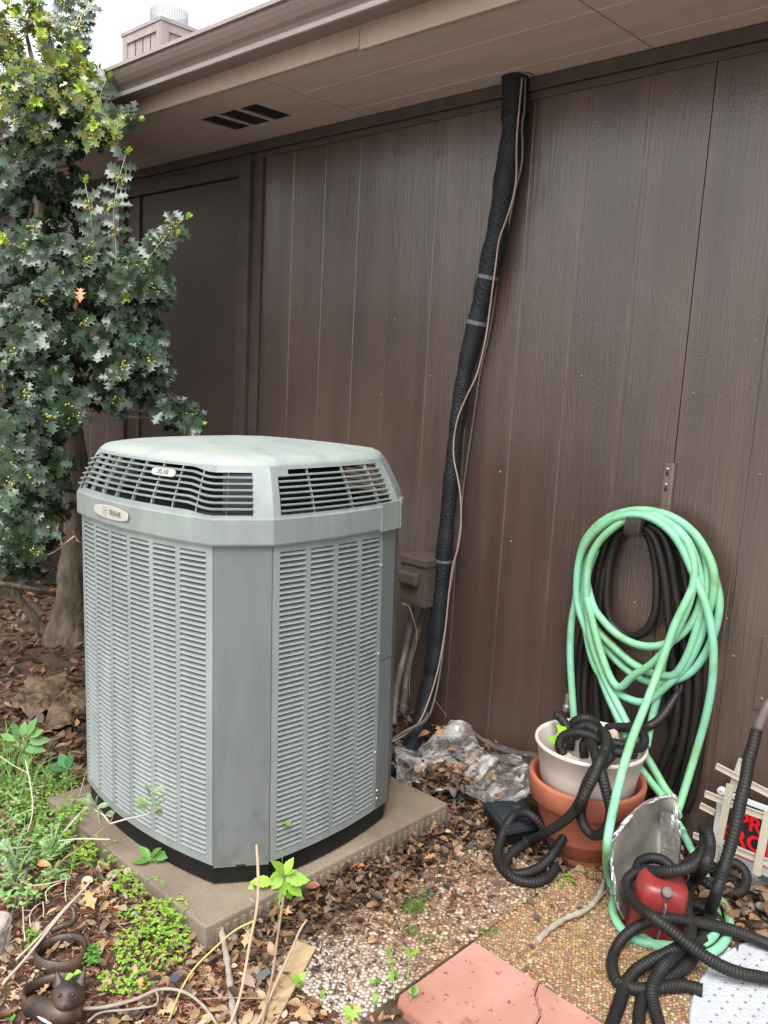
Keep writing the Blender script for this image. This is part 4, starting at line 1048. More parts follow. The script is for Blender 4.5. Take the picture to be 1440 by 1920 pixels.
for (Mx_, l_, w_, c_, cu_) in leaves[300:]: leaf_mesh(b, Mx_, 'holly', l_, w_, c_, cu_, hr.uniform(.15, .45))
o = bp_(b, 'foliage', M['holly']); o['kind'] = 'stuff'
# a few dead oak leaves caught in the bush and on the bare twig
for (px, py, d_, l_, lab) in ((152, 540, 2.9, .05, 'russet dead leaf caught high in the holly bush'), (146, 565, 2.9, .035, 'small russet dead leaf caught just below another in the holly'), (226, 732, 2.95, .04, 'pale dead leaf caught low on the holly above the lid'),
                          (125, 1025, 2.75, .075, 'pale tan dry leaf hanging beside the left edge of the air conditioner'), (140, 990, 2.75, .05, 'small tan dry leaf at the top of the dead sprig by the cabinet')):
    b = MB(); p = at_d(px, py, d_); leaf_mesh(b, Matrix.Identity(4), 'oak', l_, l_*.8, (.55, .30, .16) if l_ < .055 and d_ > 2.8 else (.62, .46, .27), .5, .5)
    o = b.build('dead_leaf', M['leaf_dead']); o.matrix_world = orient(p, Vector((hr.uniform(-.5, .5), -.2, hr.uniform(-1, .5))), Vector((.2, -1, .5)), hr.uniform(-1, 1)); tag(o, lab, 'leaf')
b = MB(); tube(b, [at_d(60, 1020, 2.9), at_d(90, 1040, 2.8), at_d(140, 1005, 2.75)], .0025, 5, .03, (.5, .38, .25)); tag(b.build('dead_sprig', M['twig']), 'bare tan sprig holding dry leaves next to the cabinet', 'twig')
# dark shrub behind the holly, made tall and dense to shade the left wall
b = MB(); dr = random.Random(5)
for k in range(4600):
    p = Vector((dr.uniform(-8.6, -4.8), dr.uniform(.4, 2.2), dr.uniform(0.05, 2.2))); p.y -= 0.3*(p.x+6.3)*-.2
    d = Vector((dr.uniform(-1, 1), dr.uniform(-1, 1), dr.uniform(-.5, .7))); k_ = dr.uniform(.5, 1.2)
    leaf_mesh(b, orient(p, d), 'simple', .11, .075, (.018*k_, .034*k_, .020*k_), .2, .2)
sh = empty('background_shrub', (-6.4, 1.3, 0), 'dark dense shrub against the wall far behind the holly', 'shrub')
o = b.build('foliage', M['weed']); o['kind'] = 'stuff'; reparent(o, sh)
for k in range(5):
    b = MB(); x = -7.8+k*.7; tube(b, [Vector((x, 1.3, -.03)), Vector((x+.1, 1.2, .5)), Vector((x-.05, 1.35, 1.2))], .018, 6, .1); o = b.build('stem', M['bark']); reparent(o, sh)

# ============================================================ LEAF LITTER, MULCH
lr = random.Random(3)
def outside(x, y, m=0.0):            # keep clear of pad, slabs, paver
    if -2.45-m < x < -1.545+m and 1.085-m < y < 1.99+m: return False
    return True
def on_slab(x, y): return (-1.40 < x < -1.14 and 1.17 < y < 2.02) or (-1.128 < x < -.3 and 1.6 < y < 2.16) or (-1.122 < x < -.3 and y < 1.59)
DL = [(.12, .066, .045), (.19, .104, .062), (.075, .042, .03), (.25, .14, .08), (.32, .19, .11), (.14, .085, .062), (.21, .15, .11), (.085, .057, .045), (.055, .034, .026), (.36, .20, .10)]
DLl = [(.52, .36, .21), (.60, .43, .26), (.44, .27, .16), (.54, .42, .31), (.36, .22, .13), (.62, .50, .36), (.58, .34, .16)]
lit = MB()
def drop(x, y, z, L0, L1, pal, mbx=lit, tilt=.5, kinds=('oval', 'oak', 'simple', 'oval')):
    l_ = lr.uniform(L0, L1); k = lr.uniform(.7, 1.15); c = tuple(v*k for v in lr.choice(pal))
    a = lr.uniform(0, 2*PI); d = Vector((math.cos(a), math.sin(a), lr.uniform(-tilt, tilt)))
    up = Vector((lr.uniform(-tilt, tilt), lr.uniform(-tilt, tilt), 1)).normalized()
    leaf_mesh(mbx, orient(Vector((x, y, z)), d, up), lr.choice(kinds), l_, l_*lr.uniform(.45, .8), c, lr.uniform(-.5, .6), lr.uniform(-.3, .8))
def zone(n, fx, fy, dens, zf, L0, L1, pal, **kw):
    c = 0; t = 0
    while c < n and t < n*30:
        t += 1; x = lr.uniform(*fx); y = lr.uniform(*fy)
        if not outside(x, y, .005) or lr.random() > dens(x, y): continue
        if y > 2.43: continue
        drop(x, y, zf(x, y)+gh(x, y), L0, L1, pal, **kw); c += 1
def ramp(a, b_, x): return min(1, max(0, (x-a)/(b_-a)))
# by the pad's right edge, thinning out over the slab
zone(420, (-1.543, -1.47), (1.10, 2.02), lambda x, y: 1-.6*ramp(-1.52, -1.47, x), lambda x, y: lr.uniform(.015, .048), .014, .036, DL, kinds=('oval', 'oak', 'simple', 'serrate'))
zone(260, (-2.5, -1.5), (1.03, 1.084), lambda x, y: 1, lambda x, y: lr.uniform(.01, .035), .016, .04, DL+DLl)
zone(1500, (-1.54, -1.02), (1.12, 2.2), lambda x, y: (1-ramp(-1.42, -1.30+.10*ramp(1.5, 1.9, y), x))*(.55+.45*ramp(1.2, 1.5, y)), lambda x, y: lr.uniform(.006, .036), .012, .034, DL, kinds=('oval', 'oak', 'simple', 'serrate'))
zone(130, (-1.44, -.95), (1.6, 2.2), lambda x, y: .30+.7*ramp(1.85, 2.1, y), lambda x, y: lr.uniform(.018, .03), .015, .035, DL)
# heap between pad, wall and pot
zone(1500, (-2.2, -1.15), (1.98, 2.43), lambda x, y: 1-.5*ramp(-1.4, -1.15, x), lambda x, y: lr.uniform(.01, .04+.07*ramp(2.05, 2.35, y)*(1-ramp(-1.6, -1.2, x))), .018, .044, DL+[(.30, .17, .10)])
zone(560, (-1.15, -.25), (2.14, 2.43), lambda x, y: 0 if ((x+.384)/.30)**2+((y-1.95)/.41)**2 < 1 else 1, lambda x, y: lr.uniform(.01, .06), .022, .055, DL+[(.34, .21, .13), (.40, .27, .17)])
zone(120, (-.9, -.3), (2.0, 2.2), lambda x, y: 0 if ((x+.384)/.30)**2+((y-1.95)/.41)**2 < 1 else .8, lambda x, y: lr.uniform(.014, .03), .02, .05, DL+[(.34, .21, .13)])
# shade under the holly
zone(2600, (-5.6, -2.3), (.95, 2.43), lambda x, y: .5+.5*ramp(.95, 1.3, y), lambda x, y: lr.uniform(.005, .03), .025, .06, DL)
zone(500, (-3.3, -2.4), (.95, 1.8), lambda x, y: 1, lambda x, y: lr.uniform(.015, .04), .03, .06, DL+[(.22, .09, .06)])
# front left: paler leaves
zone(2300, (-3.2, -1.45), (.45, 1.12), lambda x, y: .8, lambda x, y: lr.uniform(.006, .026), .010, .036, DL+DLl*2)
zone(700, (-1.60, -1.12), (.85, 1.25), lambda x, y: 1 if x < -1.3 or y < 1.15 else .25, lambda x, y: lr.uniform(.006, .03), .014, .038, DL+DLl*2)
zone(60, (-1.42, -1.36), (1.2, 1.9), lambda x, y: 1, lambda x, y: lr.uniform(.016, .03), .015, .035, DL+DLl)
zone(200, (-1.30, -1.0), (.95, 1.285), lambda x, y: 1, lambda x, y: lr.uniform(.0, .02), .014, .036, DL+DLl)
tag(lit.build('leaf_litter', M['leaf_dead']), kind='stuff')
# shredded mulch
mu = MB(); MC = [(.36, .10, .065), (.27, .07, .05), (.44, .15, .09), (.20, .07, .05), (.50, .27, .16), (.58, .40, .25), (.46, .33, .22)]
def chip(x, y, z, a_, l_, w_, c, t_=.25):
    d = Vector((math.cos(a_), math.sin(a_), lr.uniform(-t_, t_))); Mx_ = orient(Vector((x, y, z)), d, Vector((lr.uniform(-.5, .5), lr.uniform(-.5, .5), 1)).normalized()); h = w_*.35
    mu.add([(0, -w_*.3, 0), (l_, -w_*.1, 0), (l_*.96, w_*.25, 0), (.05*l_, w_*.5, 0), (0.02*l_, -w_*.2, h), (l_*.93, 0, h), (l_*.9, w_*.2, h), (.08*l_, w_*.35, h)], [(3, 2, 1, 0), (4, 5, 6, 7), (0, 1, 5, 4), (1, 2, 6, 5), (2, 3, 7, 6), (3, 0, 4, 7)], c, False, Mx_)
for k in range(16000):
    x, y = lr.uniform(-3.3, -1.25), lr.uniform(.40, 1.2)
    if k % 4 == 0: x, y = lr.uniform(-3.6, -2.3), lr.uniform(.9, 1.8)
    if k % 5 == 1: x, y = lr.uniform(-1.56, -1.2), lr.uniform(.85, 1.2)
    if not outside(x, y) or on_slab(x, y): continue
    kk = lr.uniform(.6, 1.1); chip(x, y, lr.uniform(.0, .016)+gh(x, y), lr.uniform(0, 2*PI), lr.uniform(.008, .032), lr.uniform(.002, .0065), tuple(v*kk for v in lr.choice(MC)))
for k in range(5000):                 # broken bits along the pad and over the slabs
    x, y = lr.uniform(-1.54, -1.0), lr.uniform(1.15, 2.15)
    if x > -1.13 or (lr.random() > (1-ramp(-1.50, -1.12, x))**1.5 and lr.random() > .12): continue
    kk = lr.uniform(.4, .9); chip(x, y, (.018 if on_slab(x, y) else .004)+lr.uniform(0, .008), lr.uniform(0, 2*PI), lr.uniform(.006, .02), lr.uniform(.003, .008), tuple(v*kk for v in lr.choice(DL)))
tag(mu.build('shredded_mulch', M['mulch']), kind='stuff')

# ============================================================ PIPE RUN ON THE WALL
def Yp(lst, dflt=None): return [at_y(px, py, y) for px, py, y in lst]
ls = empty('line_set', (-1.9, 2.38, 0.0), 'thick black foam wrapped pipe running down the wall to the air conditioner', 'insulated pipe')
pp = Yp([(966, 128, 2.398), (965, 200, 2.397), (962, 255, 2.396), (951, 330, 2.396), (934, 430, 2.394), (914, 520, 2.39), (894, 605, 2.388), (872, 700, 2.386), (858, 790, 2.385), (848, 880, 2.385), (840, 960, 2.384), (832, 1040, 2.38), (824, 1130, 2.375), (815, 1230, 2.36), (800, 1310, 2.32), (780, 1380, 2.24), (752, 1425, 2.14), (715, 1450, 2.03)])
b = MB()
def frad(t):
    r_ = 0.042-0.014*ramp(.12, .45, t)+.002*ramp(.55, .7, t)+.003*ramp(.7, .8, t)
    return r_*(1+.05*math.sin(t*61)+.03*math.sin(t*143))
S = spline(pp, .012); Fm = frames(S); rg = []
for i, p in enumerate(S):
    t = i/(len(S)-1); r_ = frad(t)
    rg.append([p+(Fm[i][1]*math.cos(2*PI*k/18)+Fm[i][2]*math.sin(2*PI*k/18))*r_*(1+.05*noise.noise(Vector((i*.15, k*.8, 1)))) for k in range(18)])
b.rings(rg, cap0=True, cap1=True); o = b.build('foam_sleeve', M['foam']); reparent(o, ls)
def band_at(px, py, w_, m='tape', k_=1.04):
    i = min(range(len(S)), key=lambda j: (Vector(((S[j]-O).dot(Rv)/(S[j]-O).dot(Fv)*FPX+720, 960-(S[j]-O).dot(Uv)/(S[j]-O).dot(Fv)*FPX))-Vector((px, py))).length)
    t_ = Fm[i][0]; r_ = frad(i/(len(S)-1))*k_+.0015; b = MB(); rg = []
    for d_, rr_2 in ((-w_/2, r_-.003), (-w_/2, r_), (w_/2, r_), (w_/2, r_-.003)):
        rg.append([S[i]+t_*d_+(Fm[i][1]*math.cos(2*PI*k/20)+Fm[i][2]*math.sin(2*PI*k/20))*rr_2 for k in range(20)])
    b.rings(rg, smooth=False); o = b.build('tape_band', M[m]); reparent(o, ls)
band_at(966, 215, .02, 'black_plastic', 1.02); band_at(912, 520, .013); band_at(896, 606, .014); band_at(832, 1053, .010); band_at(812, 1255, .020, 'black_plastic', 1.06); band_at(746, 1418, .01)
b = MB(); q = at_y(970, 138, 2.397)
b.rings([[q+Vector((r_*math.cos(2*PI*k/16)*1.15, r_*math.sin(2*PI*k/16)*.9, z_)) for k in range(16)] for r_, z_ in ((.048, -.012), (.055, -.002), (.06, .02))]); o = b.build('collar', M['foam']); reparent(o, ls)
def wire(name, pts, r_, m, label, cat='wire'):
    b = MB(); tube(b, Yp(pts), r_, 7, .012); return tag(b.build(name, M[m]), label, cat)
wire('control_wire', [(979, 145, 2.352), (974, 200, 2.352), (969, 260, 2.350), (968, 330, 2.348), (962, 370, 2.348), (950, 410, 2.350), (936, 450, 2.350), (929, 500, 2.352), (921, 560, 2.352), (913, 620, 2.352), (905, 660, 2.352), (893, 705, 2.350), (874, 745, 2.350), (858, 785, 2.349), (851, 825, 2.350), (851, 860, 2.350), (859, 900, 2.351), (864, 940, 2.356), (864, 990, 2.36), (858, 1030, 2.36), (849, 1060, 2.352), (842, 1110, 2.35), (836, 1170, 2.34), (828, 1220, 2.325), (820, 1260, 2.31), (805, 1310, 2.27), (785, 1355, 2.20), (755, 1380, 2.12), (725, 1395, 2.04)], .0028, 'wire', 'thin tan wire snaking over the front of the black foam pipe')
wire('control_wire', [(985, 145, 2.372), (984, 200, 2.372), (979, 235, 2.37), (980, 270, 2.368), (978, 310, 2.365), (968, 350, 2.368), (958, 400, 2.39), (948, 450, 2.41), (934, 510, 2.42), (925, 580, 2.425), (914, 640, 2.428), (900, 700, 2.43), (890, 770, 2.43), (878, 850, 2.43), (868, 920, 2.425), (862, 990, 2.42), (850, 1070, 2.40), (840, 1130, 2.39), (833, 1200, 2.37), (825, 1260, 2.34), (815, 1310, 2.29), (800, 1350, 2.24), (775, 1365, 2.19), (750, 1380, 2.12)], .004, 'wire_dark', 'grey cable running behind the right side of the black foam pipe')
wire('ground_cable', [(803, 1338, 2.24), (795, 1352, 2.2), (770, 1366, 2.15), (745, 1380, 2.1), (722, 1400, 2.04)], .006, 'wire_dark', 'short brown cable crossing the foot of the black pipe')
wire('dry_vine', [(766, 1135, 2.30), (775, 1160, 2.28), (781, 1185, 2.28), (780, 1210, 2.28), (770, 1250, 2.28), (768, 1290, 2.28), (769, 1310, 2.28)], .0016, 'vine_dry', 'thin dry vine hanging below the disconnect box', 'vine')
# brown disconnect box
bx = empty('disconnect_box', (-2.13, 2.40, 0.6), 'small brown metal electrical box on the wall beside the air conditioner', 'electrical box')
def bxp(mb, n_, m, par=None):
    o = mb.build(n_, M[m])
    if par is None: reparent(o, bx)
    else: o.parent = par
    return o
TL = at_y(752, 1045, 2.30); TR = at_y(801, 1058, 2.30); BL = at_y(750, 1128, 2.30)
x0, x1, z1, z0 = TL.x, TR.x, TL.z-.002, BL.z
b = MB(); b.bbox((x0, 2.30, z0), (x1, 2.436, z1-.014), .004); body = bxp(b, 'body', 'box_brown')
b = MB(); b.bbox((x0-.004, 2.293, z1-.0135), (x1+.004, 2.437, z1+.014), .003); bxp(b, 'hood', 'box_brown')
b = MB(); b.bbox((x0+.008, 2.276, z0+.078), (x1-.030, 2.2995, z0+.128), .010); bxp(b, 'handle_bulge', 'box_brown')
b = MB(); b.bbox((x0+.010, 2.2975, z0+.012), (x1-.022, 2.2996, z0+.064), .0008); bxp(b, 'embossed_plate', 'box_brown')
b = MB()
for k in range(5): b.box((x0+.016, 2.2966, z0+.018+k*.009), (x1-.034, 2.2974, z0+.021+k*.009))
o = bxp(b, 'embossed_lines', 'box_brown'); o['kind'] = 'stuff'
b = MB(); rg = [[(x1+dx, 2.36+r_*math.cos(2*PI*k/18), z0+.035+r_*math.sin(2*PI*k/18)) for k in range(18)] for r_, dx in ((.011, .0003), (.0105, .0018), (.0005, .0018))]; b.rings(rg); bxp(b, 'knockout', 'box_brown')
b = MB(); b.bbox((x0+.012, 2.305, z0-.010), (x0+.038, 2.33, z0-.0003), .002); bxp(b, 'conduit_nut', 'cream')
for pts, r_ in (([(773, 1130, 2.37), (768, 1180, 2.37), (758, 1230, 2.35), (748, 1270, 2.28), (741, 1310, 2.2), (738, 1360, 2.15)], .0125), ([(798, 1135, 2.39), (786, 1180, 2.39), (772, 1225, 2.38), (762, 1270, 2.36), (760, 1300, 2.32), (755, 1330, 2.22)], .0125)):
    b = MB(); tube(b, Yp(pts), r_, 12); bxp(b, 'conduit', 'conduit')

# ============================================================ HOSES ON THE WALL
rail = empty('keyhole_rail', (-1.15, WALL_Y, 1.1), 'short vertical brown rail with keyhole slots screwed above the hoses', 'bracket')
rx0, rx1 = at_y(1244, 868, WALL_Y).x+.006, at_y(1270, 868, WALL_Y).x
b = MB(); zt_ = at_y(1250, 866, WALL_Y).z
pr = [(rx0, 0), (rx0, -.010), (rx0+.007, -.013), (rx1-.010, -.013), (rx1-.002, -.010), (rx1-.002, 0)]
b.rings([[(x, WALL_Y-.0005+dy, z) for x, dy in pr] for z in (zt_-.32, zt_)], cap0=True, cap1=True, smooth=False)
b.bbox((rx0+.011, WALL_Y-.0148, zt_-.31), (rx1-.014, WALL_Y-.0132, zt_-.004), .0006)
o = b.build('channel', M['rail']); reparent(o, rail)
for dz in (.028, .075):
    b = MB(); cx_ = (rx0+rx1)/2-.002
    for (r_, oz) in ((.0052, -.006), (.0032, .004)):
        b.rings([[(cx_+rr2*math.cos(2*PI*k/14), WALL_Y-.0149-dy, zt_-dz+oz+rr2*math.sin(2*PI*k/14)*1.4) for k in range(14)] for rr2, dy in ((r_, 0), (.0002, .0003 if oz < 0 else .0006))])
    o = b.build('keyhole', M['hole']); reparent(o, rail)
    b = MB(); b.rings([[(cx_+r_*math.cos(2*PI*k/12), WALL_Y-.0155-dy, zt_-dz+.009+r_*math.sin(2*PI*k/12)) for k in range(12)] for r_, dy in ((.0042, 0), (.004, .0016), (.001, .0024))]); o = b.build('screw', M['badge']); reparent(o, rail)
hk = empty('hose_hook', (-1.24, WALL_Y, .98), 'bronze metal hose hook on the wall with a folded front plate', 'hook')
hp1, hp2 = at_y(1176, 968, 2.325), at_y(1203, 1007, 2.325)
b = MB(); pr = [(hp1.x, 0), (hp1.x+.002, -.004), (hp2.x-.006, -.006), (hp2.x-.002, -.002), (hp2.x, .008)]
g = []
for k in range(9):
    t = k/8; z = hp1.z+(hp2.z-hp1.z)*t-.004*math.sin(t*PI); g.append([(x-.012*t*0, 2.318+dy-.006*math.sin(t*PI*.8), z) for x, dy in pr])
b.rings(g, closed=False, smooth=False); b.rings([[(p[0], p[1]+.002, p[2]) for p in reversed(r_)] for r_ in g], closed=False, smooth=False); o = b.build('front_plate', M['hook']); reparent(o, hk)
b = MB(); b.bbox((hp1.x+.004, 2.325, hp2.z+.004), (hp2.x-.003, 2.4385, hp2.z+.008), .001); o = b.build('arm', M['hook']); reparent(o, hk)
b = MB(); b.bbox((hp1.x-.002, 2.434, hp2.z-.02), (hp2.x-.002, 2.4395, hp1.z+.005), .001); o = b.build('back_plate', M['hook']); reparent(o, hk)

# black rubber hose, loops hanging behind the green one
bh = empty('black_hose', (-1.2, 2.40, .9), 'coiled black rubber hose hanging on the hook behind the green hose', 'hose')
def strands(lst, r_, m, root, name='loop', n=12):
    for pts in lst:
        b = MB(); tube(b, Yp(pts), r_, n, .010); o = b.build(name, M[m]); reparent(o, root)
c8 = lambda x, y: (960+x/3, 900+y/3)
strands([
    [(1190, 987, 2.38), (1170, 990, 2.40), (1153, 1020, 2.41), (1142, 1060, 2.41), (1138, 1110, 2.41), (1140, 1150, 2.41), (1150, 1175, 2.41), (1172, 1190, 2.41), (1195, 1192, 2.405), (1215, 1178, 2.40), (1228, 1150, 2.40), (1232, 1110, 2.40), (1230, 1060, 2.40), (1220, 1015, 2.39), (1208, 990, 2.38)],
    [(1205, 988, 2.37), (1225, 1005, 2.38), (1240, 1050, 2.385), (1250, 1110, 2.39), (1255, 1170, 2.39), (1262, 1240, 2.40), (1270, 1310, 2.40), (1262, 1380, 2.40), (1235, 1450, 2.40), (1225, 1500, 2.38)],
    [(1210, 982, 2.38), (1240, 1000, 2.39), (1256, 1040, 2.39), (1266, 1100, 2.40), (1276, 1160, 2.40), (1287, 1240, 2.40), (1290, 1310, 2.41), (1280, 1390, 2.41), (1262, 1450, 2.41), (1245, 1500, 2.40), (1230, 1540, 2.39)],
    [(1215, 978, 2.39), (1252, 993, 2.40), (1275, 1030, 2.405), (1285, 1080, 2.41), (1298, 1170, 2.41), (1308, 1250, 2.41), (1306, 1330, 2.41), (1296, 1400, 2.41), (1282, 1460, 2.41), (1270, 1510, 2.40)],
    [(1190, 978, 2.40), (1165, 985, 2.41), (1140, 1010, 2.415), (1125, 1060, 2.42), (1118, 1120, 2.42), (1108, 1190, 2.42), (1098, 1260, 2.42), (1096, 1330, 2.41), (1105, 1400, 2.40), (1130, 1450, 2.40)],
    [(1185, 985, 2.39), (1160, 1000, 2.405), (1145, 1040, 2.41), (1130, 1090, 2.41), (1124, 1150, 2.415), (1120, 1230, 2.415), (1118, 1300, 2.41), (1124, 1370, 2.40), (1140, 1430, 2.40)],
    [(1180, 980, 2.405), (1150, 995, 2.415), (1130, 1040, 2.42), (1120, 1090, 2.425), (1092, 1200, 2.425), (1084, 1290, 2.42), (1090, 1360, 2.41), (1110, 1430, 2.40)],
    [(1300, 1120, 2.43), (1315, 1180, 2.43), (1322, 1250, 2.43), (1320, 1330, 2.43), (1312, 1410, 2.43), (1300, 1480, 2.42), (1285, 1520, 2.41)],
    [(1150, 1240, 2.425), (1140, 1290, 2.42), (1136, 1340, 2.41), (1150, 1400, 2.40), (1180, 1450, 2.39)],
    [(1298, 1170, 2.43), (1296, 1225, 2.43), (1288, 1262, 2.425), (1270, 1300, 2.40), (1240, 1345, 2.35), (1215, 1362, 2.32), (1195, 1366, 2.28), (1180, 1362, 2.24)],
    [(1275, 1100, 2.425), (1268, 1200, 2.425), (1255, 1290, 2.42), (1262, 1360, 2.42), (1290, 1430, 2.425), (1305, 1380, 2.43), (1300, 1290, 2.43)],
], .0135, 'black_hose', bh)
b = MB(); tube(b, Yp([(1066, 1290, 2.415), (1066, 1240, 2.42), (1070, 1180, 2.425), (1080, 1120, 2.43), (1100, 1050, 2.43)]), .007, 10, .01); o = b.build('spring_guard', M['black_hose']); reparent(o, bh)
b = MB(); P = Yp([(1066, 1302, 2.415), (1062, 1334, 2.415)]); fr_ = frames(P)
rg = []
for k in range(22):
    t = k/21; p = P[0].lerp(P[1], t); r_ = (.0088 if k % 2 else .0102) if t < .6 else (.0135 if .66 < t < .95 else .011)
    rg.append([p+(fr_[0][1]*math.cos(2*PI*j/16)+fr_[0][2]*math.sin(2*PI*j/16))*r_ for j in range(16)])
b.rings(rg, cap0=True, cap1=True); o = b.build('hose_fitting', M['brass']); reparent(o, bh)

gh_ = empty('green_hose', (-1.2, 2.36, .9), 'long mint green garden hose looped on the hook and trailing to the ground', 'hose')
strands([
    [(1077, 1360, 2.36), (1072, 1290, 2.37), (1069, 1220, 2.375), (1072, 1165, 2.375), (1080, 1120, 2.37), (1084, 1060, 2.37), (1098, 1012, 2.365), (1130, 977, 2.36), (1170, 960, 2.36), (1215, 957, 2.36), (1262, 970, 2.365), (1302, 1000, 2.37), (1330, 1045, 2.37), (1340, 1085, 2.37), (1336, 1122, 2.375), (1322, 1165, 2.38), (1310, 1205, 2.38), (1285, 1250, 2.38), (1245, 1290, 2.37), (1210, 1316, 2.36), (1170, 1306, 2.36), (1135, 1278, 2.36), (1112, 1240, 2.36), (1098, 1180, 2.365), (1092, 1135, 2.375), (1092, 1085, 2.385), (1103, 1040, 2.39)],
    [(1176, 1385, 2.30), (1158, 1345, 2.33), (1138, 1300, 2.35), (1120, 1250, 2.36), (1102, 1190, 2.36), (1086, 1145, 2.36), (1081, 1110, 2.36), (1086, 1050, 2.355), (1104, 1010, 2.35), (1140, 978, 2.345), (1180, 966, 2.34), (1218, 970, 2.34), (1252, 992, 2.345), (1278, 1026, 2.35), (1302, 1080, 2.35), (1322, 1130, 2.35), (1334, 1180, 2.355), (1338, 1230, 2.36), (1334, 1290, 2.37), (1322, 1350, 2.38), (1305, 1410, 2.38), (1290, 1460, 2.36), (1276, 1505, 2.33), (1262, 1545, 2.28)],
    [(1210, 1415, 2.30), (1192, 1390, 2.31), (1170, 1345, 2.33), (1148, 1302, 2.345), (1130, 1262, 2.35), (1110, 1205, 2.35), (1102, 1150, 2.35), (1100, 1095, 2.345), (1106, 1050, 2.345), (1124, 1015, 2.345), (1150, 990, 2.345), (1180, 972, 2.35), (1225, 966, 2.355), (1262, 985, 2.36), (1290, 1015, 2.36), (1308, 1060, 2.365), (1316, 1110, 2.37), (1306, 1150, 2.37), (1285, 1182, 2.365), (1258, 1203, 2.355), (1225, 1212, 2.35), (1190, 1207, 2.35), (1155, 1188, 2.35), (1128, 1160, 2.35), (1112, 1135, 2.35), (1100, 1085, 2.375), (1106, 1045, 2.385), (1125, 1010, 2.39)],
    [(1118, 1030, 2.39), (1103, 1070, 2.38), (1099, 1105, 2.36), (1104, 1135, 2.34), (1112, 1170, 2.34), (1124, 1215, 2.34), (1138, 1256, 2.34), (1150, 1280, 2.34), (1160, 1289, 2.34), (1168, 1286, 2.34), (1186, 1268, 2.335), (1220, 1246, 2.33), (1250, 1215, 2.33), (1275, 1170, 2.335), (1292, 1130, 2.34), (1300, 1095, 2.345), (1302, 1060, 2.35), (1290, 1020, 2.355), (1262, 984, 2.36)],
    [(1110, 1040, 2.39), (1098, 1080, 2.385), (1096, 1120, 2.375), (1116, 1175, 2.37), (1150, 1212, 2.37), (1185, 1243, 2.37), (1220, 1261, 2.37), (1250, 1267, 2.37), (1268, 1262, 2.37), (1288, 1230, 2.37), (1306, 1180, 2.37), (1320, 1130, 2.375), (1326, 1085, 2.385), (1320, 1040, 2.39), (1300, 1005, 2.39)],
    [(1102, 1060, 2.395), (1096, 1110, 2.39), (1104, 1155, 2.385), (1120, 1190, 2.385), (1150, 1232, 2.385), (1190, 1266, 2.38), (1230, 1280, 2.38), (1268, 1274, 2.385), (1300, 1256, 2.39), (1328, 1215, 2.39), (1345, 1165, 2.39), (1349, 1125, 2.39), (1342, 1090, 2.385), (1330, 1050, 2.38), (1305, 1005, 2.375)],
    [(1249, 1222, 2.385), (1242, 1245, 2.39), (1236, 1290, 2.38), (1222, 1350, 2.36), (1212, 1400, 2.30)],
    [(1200, 1440, 2.34), (1222, 1468, 2.34), (1245, 1498, 2.32), (1262, 1530, 2.28), (1280, 1560, 2.24)],
    [(1204, 1405, 2.36), (1225, 1440, 2.36), (1245, 1475, 2.35), (1262, 1500, 2.33), (1272, 1530, 2.28)],
], .0118, 'green_hose', gh_)
def mixp(lst): return [at_y(a, b_, v) if k == 'y' else at_z(a, b_, v) for a, b_, k, v in lst]
b = MB(); tube(b, mixp([(1262, 985, 'y', 2.395), (1288, 1020, 'y', 2.385), (1301, 1060, 'y', 2.37), (1300, 1095, 'y', 2.35), (1288, 1125, 'y', 2.33), (1266, 1170, 'y', 2.315), (1248, 1220, 'y', 2.30), (1230, 1270, 'y', 2.28), (1211, 1320, 'y', 2.22), (1191, 1370, 'y', 2.12), (1174, 1420, 'y', 2.02), (1158, 1480, 'y', 1.955), (1145, 1540, 'y', 1.935), (1138, 1590, 'y', 1.92), (1140, 1640, 'z', .045), (1155, 1685, 'z', .028), (1180, 1728, 'z', .026), (1215, 1764, 'z', .026), (1250, 1783, 'z', .026), (1285, 1793, 'z', .026), (1325, 1790, 'z', .026), (1355, 1770, 'z', .03), (1368, 1740, 'z', .03), (1362, 1705, 'z', .03), (1348, 1685, 'z', .03), (1335, 1665, 'z', .03), (1322, 1640, 'z', .03), (1300, 1600, 'z', .05), (1282, 1565, 'z', .07), (1270, 1545, 'z', .10)]), .0118, 12, .01); o = b.build('trailing_length', M['green_hose']); reparent(o, gh_)
b = MB(); tube(b, mixp([(1150, 1685, 'z', .028), (1150, 1712, 'z', .028), (1168, 1745, 'z', .022), (1200, 1765, 'z', .022), (1240, 1772, 'z', .03), (1290, 1775, 'z', .04), (1330, 1762, 'z', .045), (1346, 1735, 'z', .04), (1342, 1705, 'z', .035)]), .0118, 12, .01); o = b.build('trailing_length', M['green_hose']); reparent(o, gh_)

# ============================================================ POTS
pc = Vector((-1.180, 2.188, 0))
tp = empty('terracotta_pot', pc, 'large terracotta pot standing on the pebbles with a beige pot inside it', 'pot')
b = MB(); lathe(b, [(.0, .004), (.108, .004), (.113, .010), (.121, .05), (.147, .178), (.149, .1805), (.164, .1808), (.168, .185), (.174, .242), (.172, .2505), (.163, .2515), (.156, .245), (.145, .18), (.118, .03), (.0, .03)], 64); b.build('pot_wall', M['terracotta'], tp)
wp_ = Vector((-1.176, 2.182, .0))
bpot = empty('beige_pot', wp_, 'beige plastic pot nested in the terracotta pot and full of black corrugated hose', 'pot')
b = MB(); lathe(b, [(.0, .085), (.108, .085), (.113, .095), (.1385, .235), (.1405, .2375), (.146, .285), (.148, .289), (.1585, .347), (.163, .349), (.1655, .354), (.164, .360), (.158, .361), (.1535, .354), (.146, .29), (.134, .22), (.105, .15), (.0, .145)], 72); b.build('pot_wall', M['pot_beige'], bpot)
b = MB()
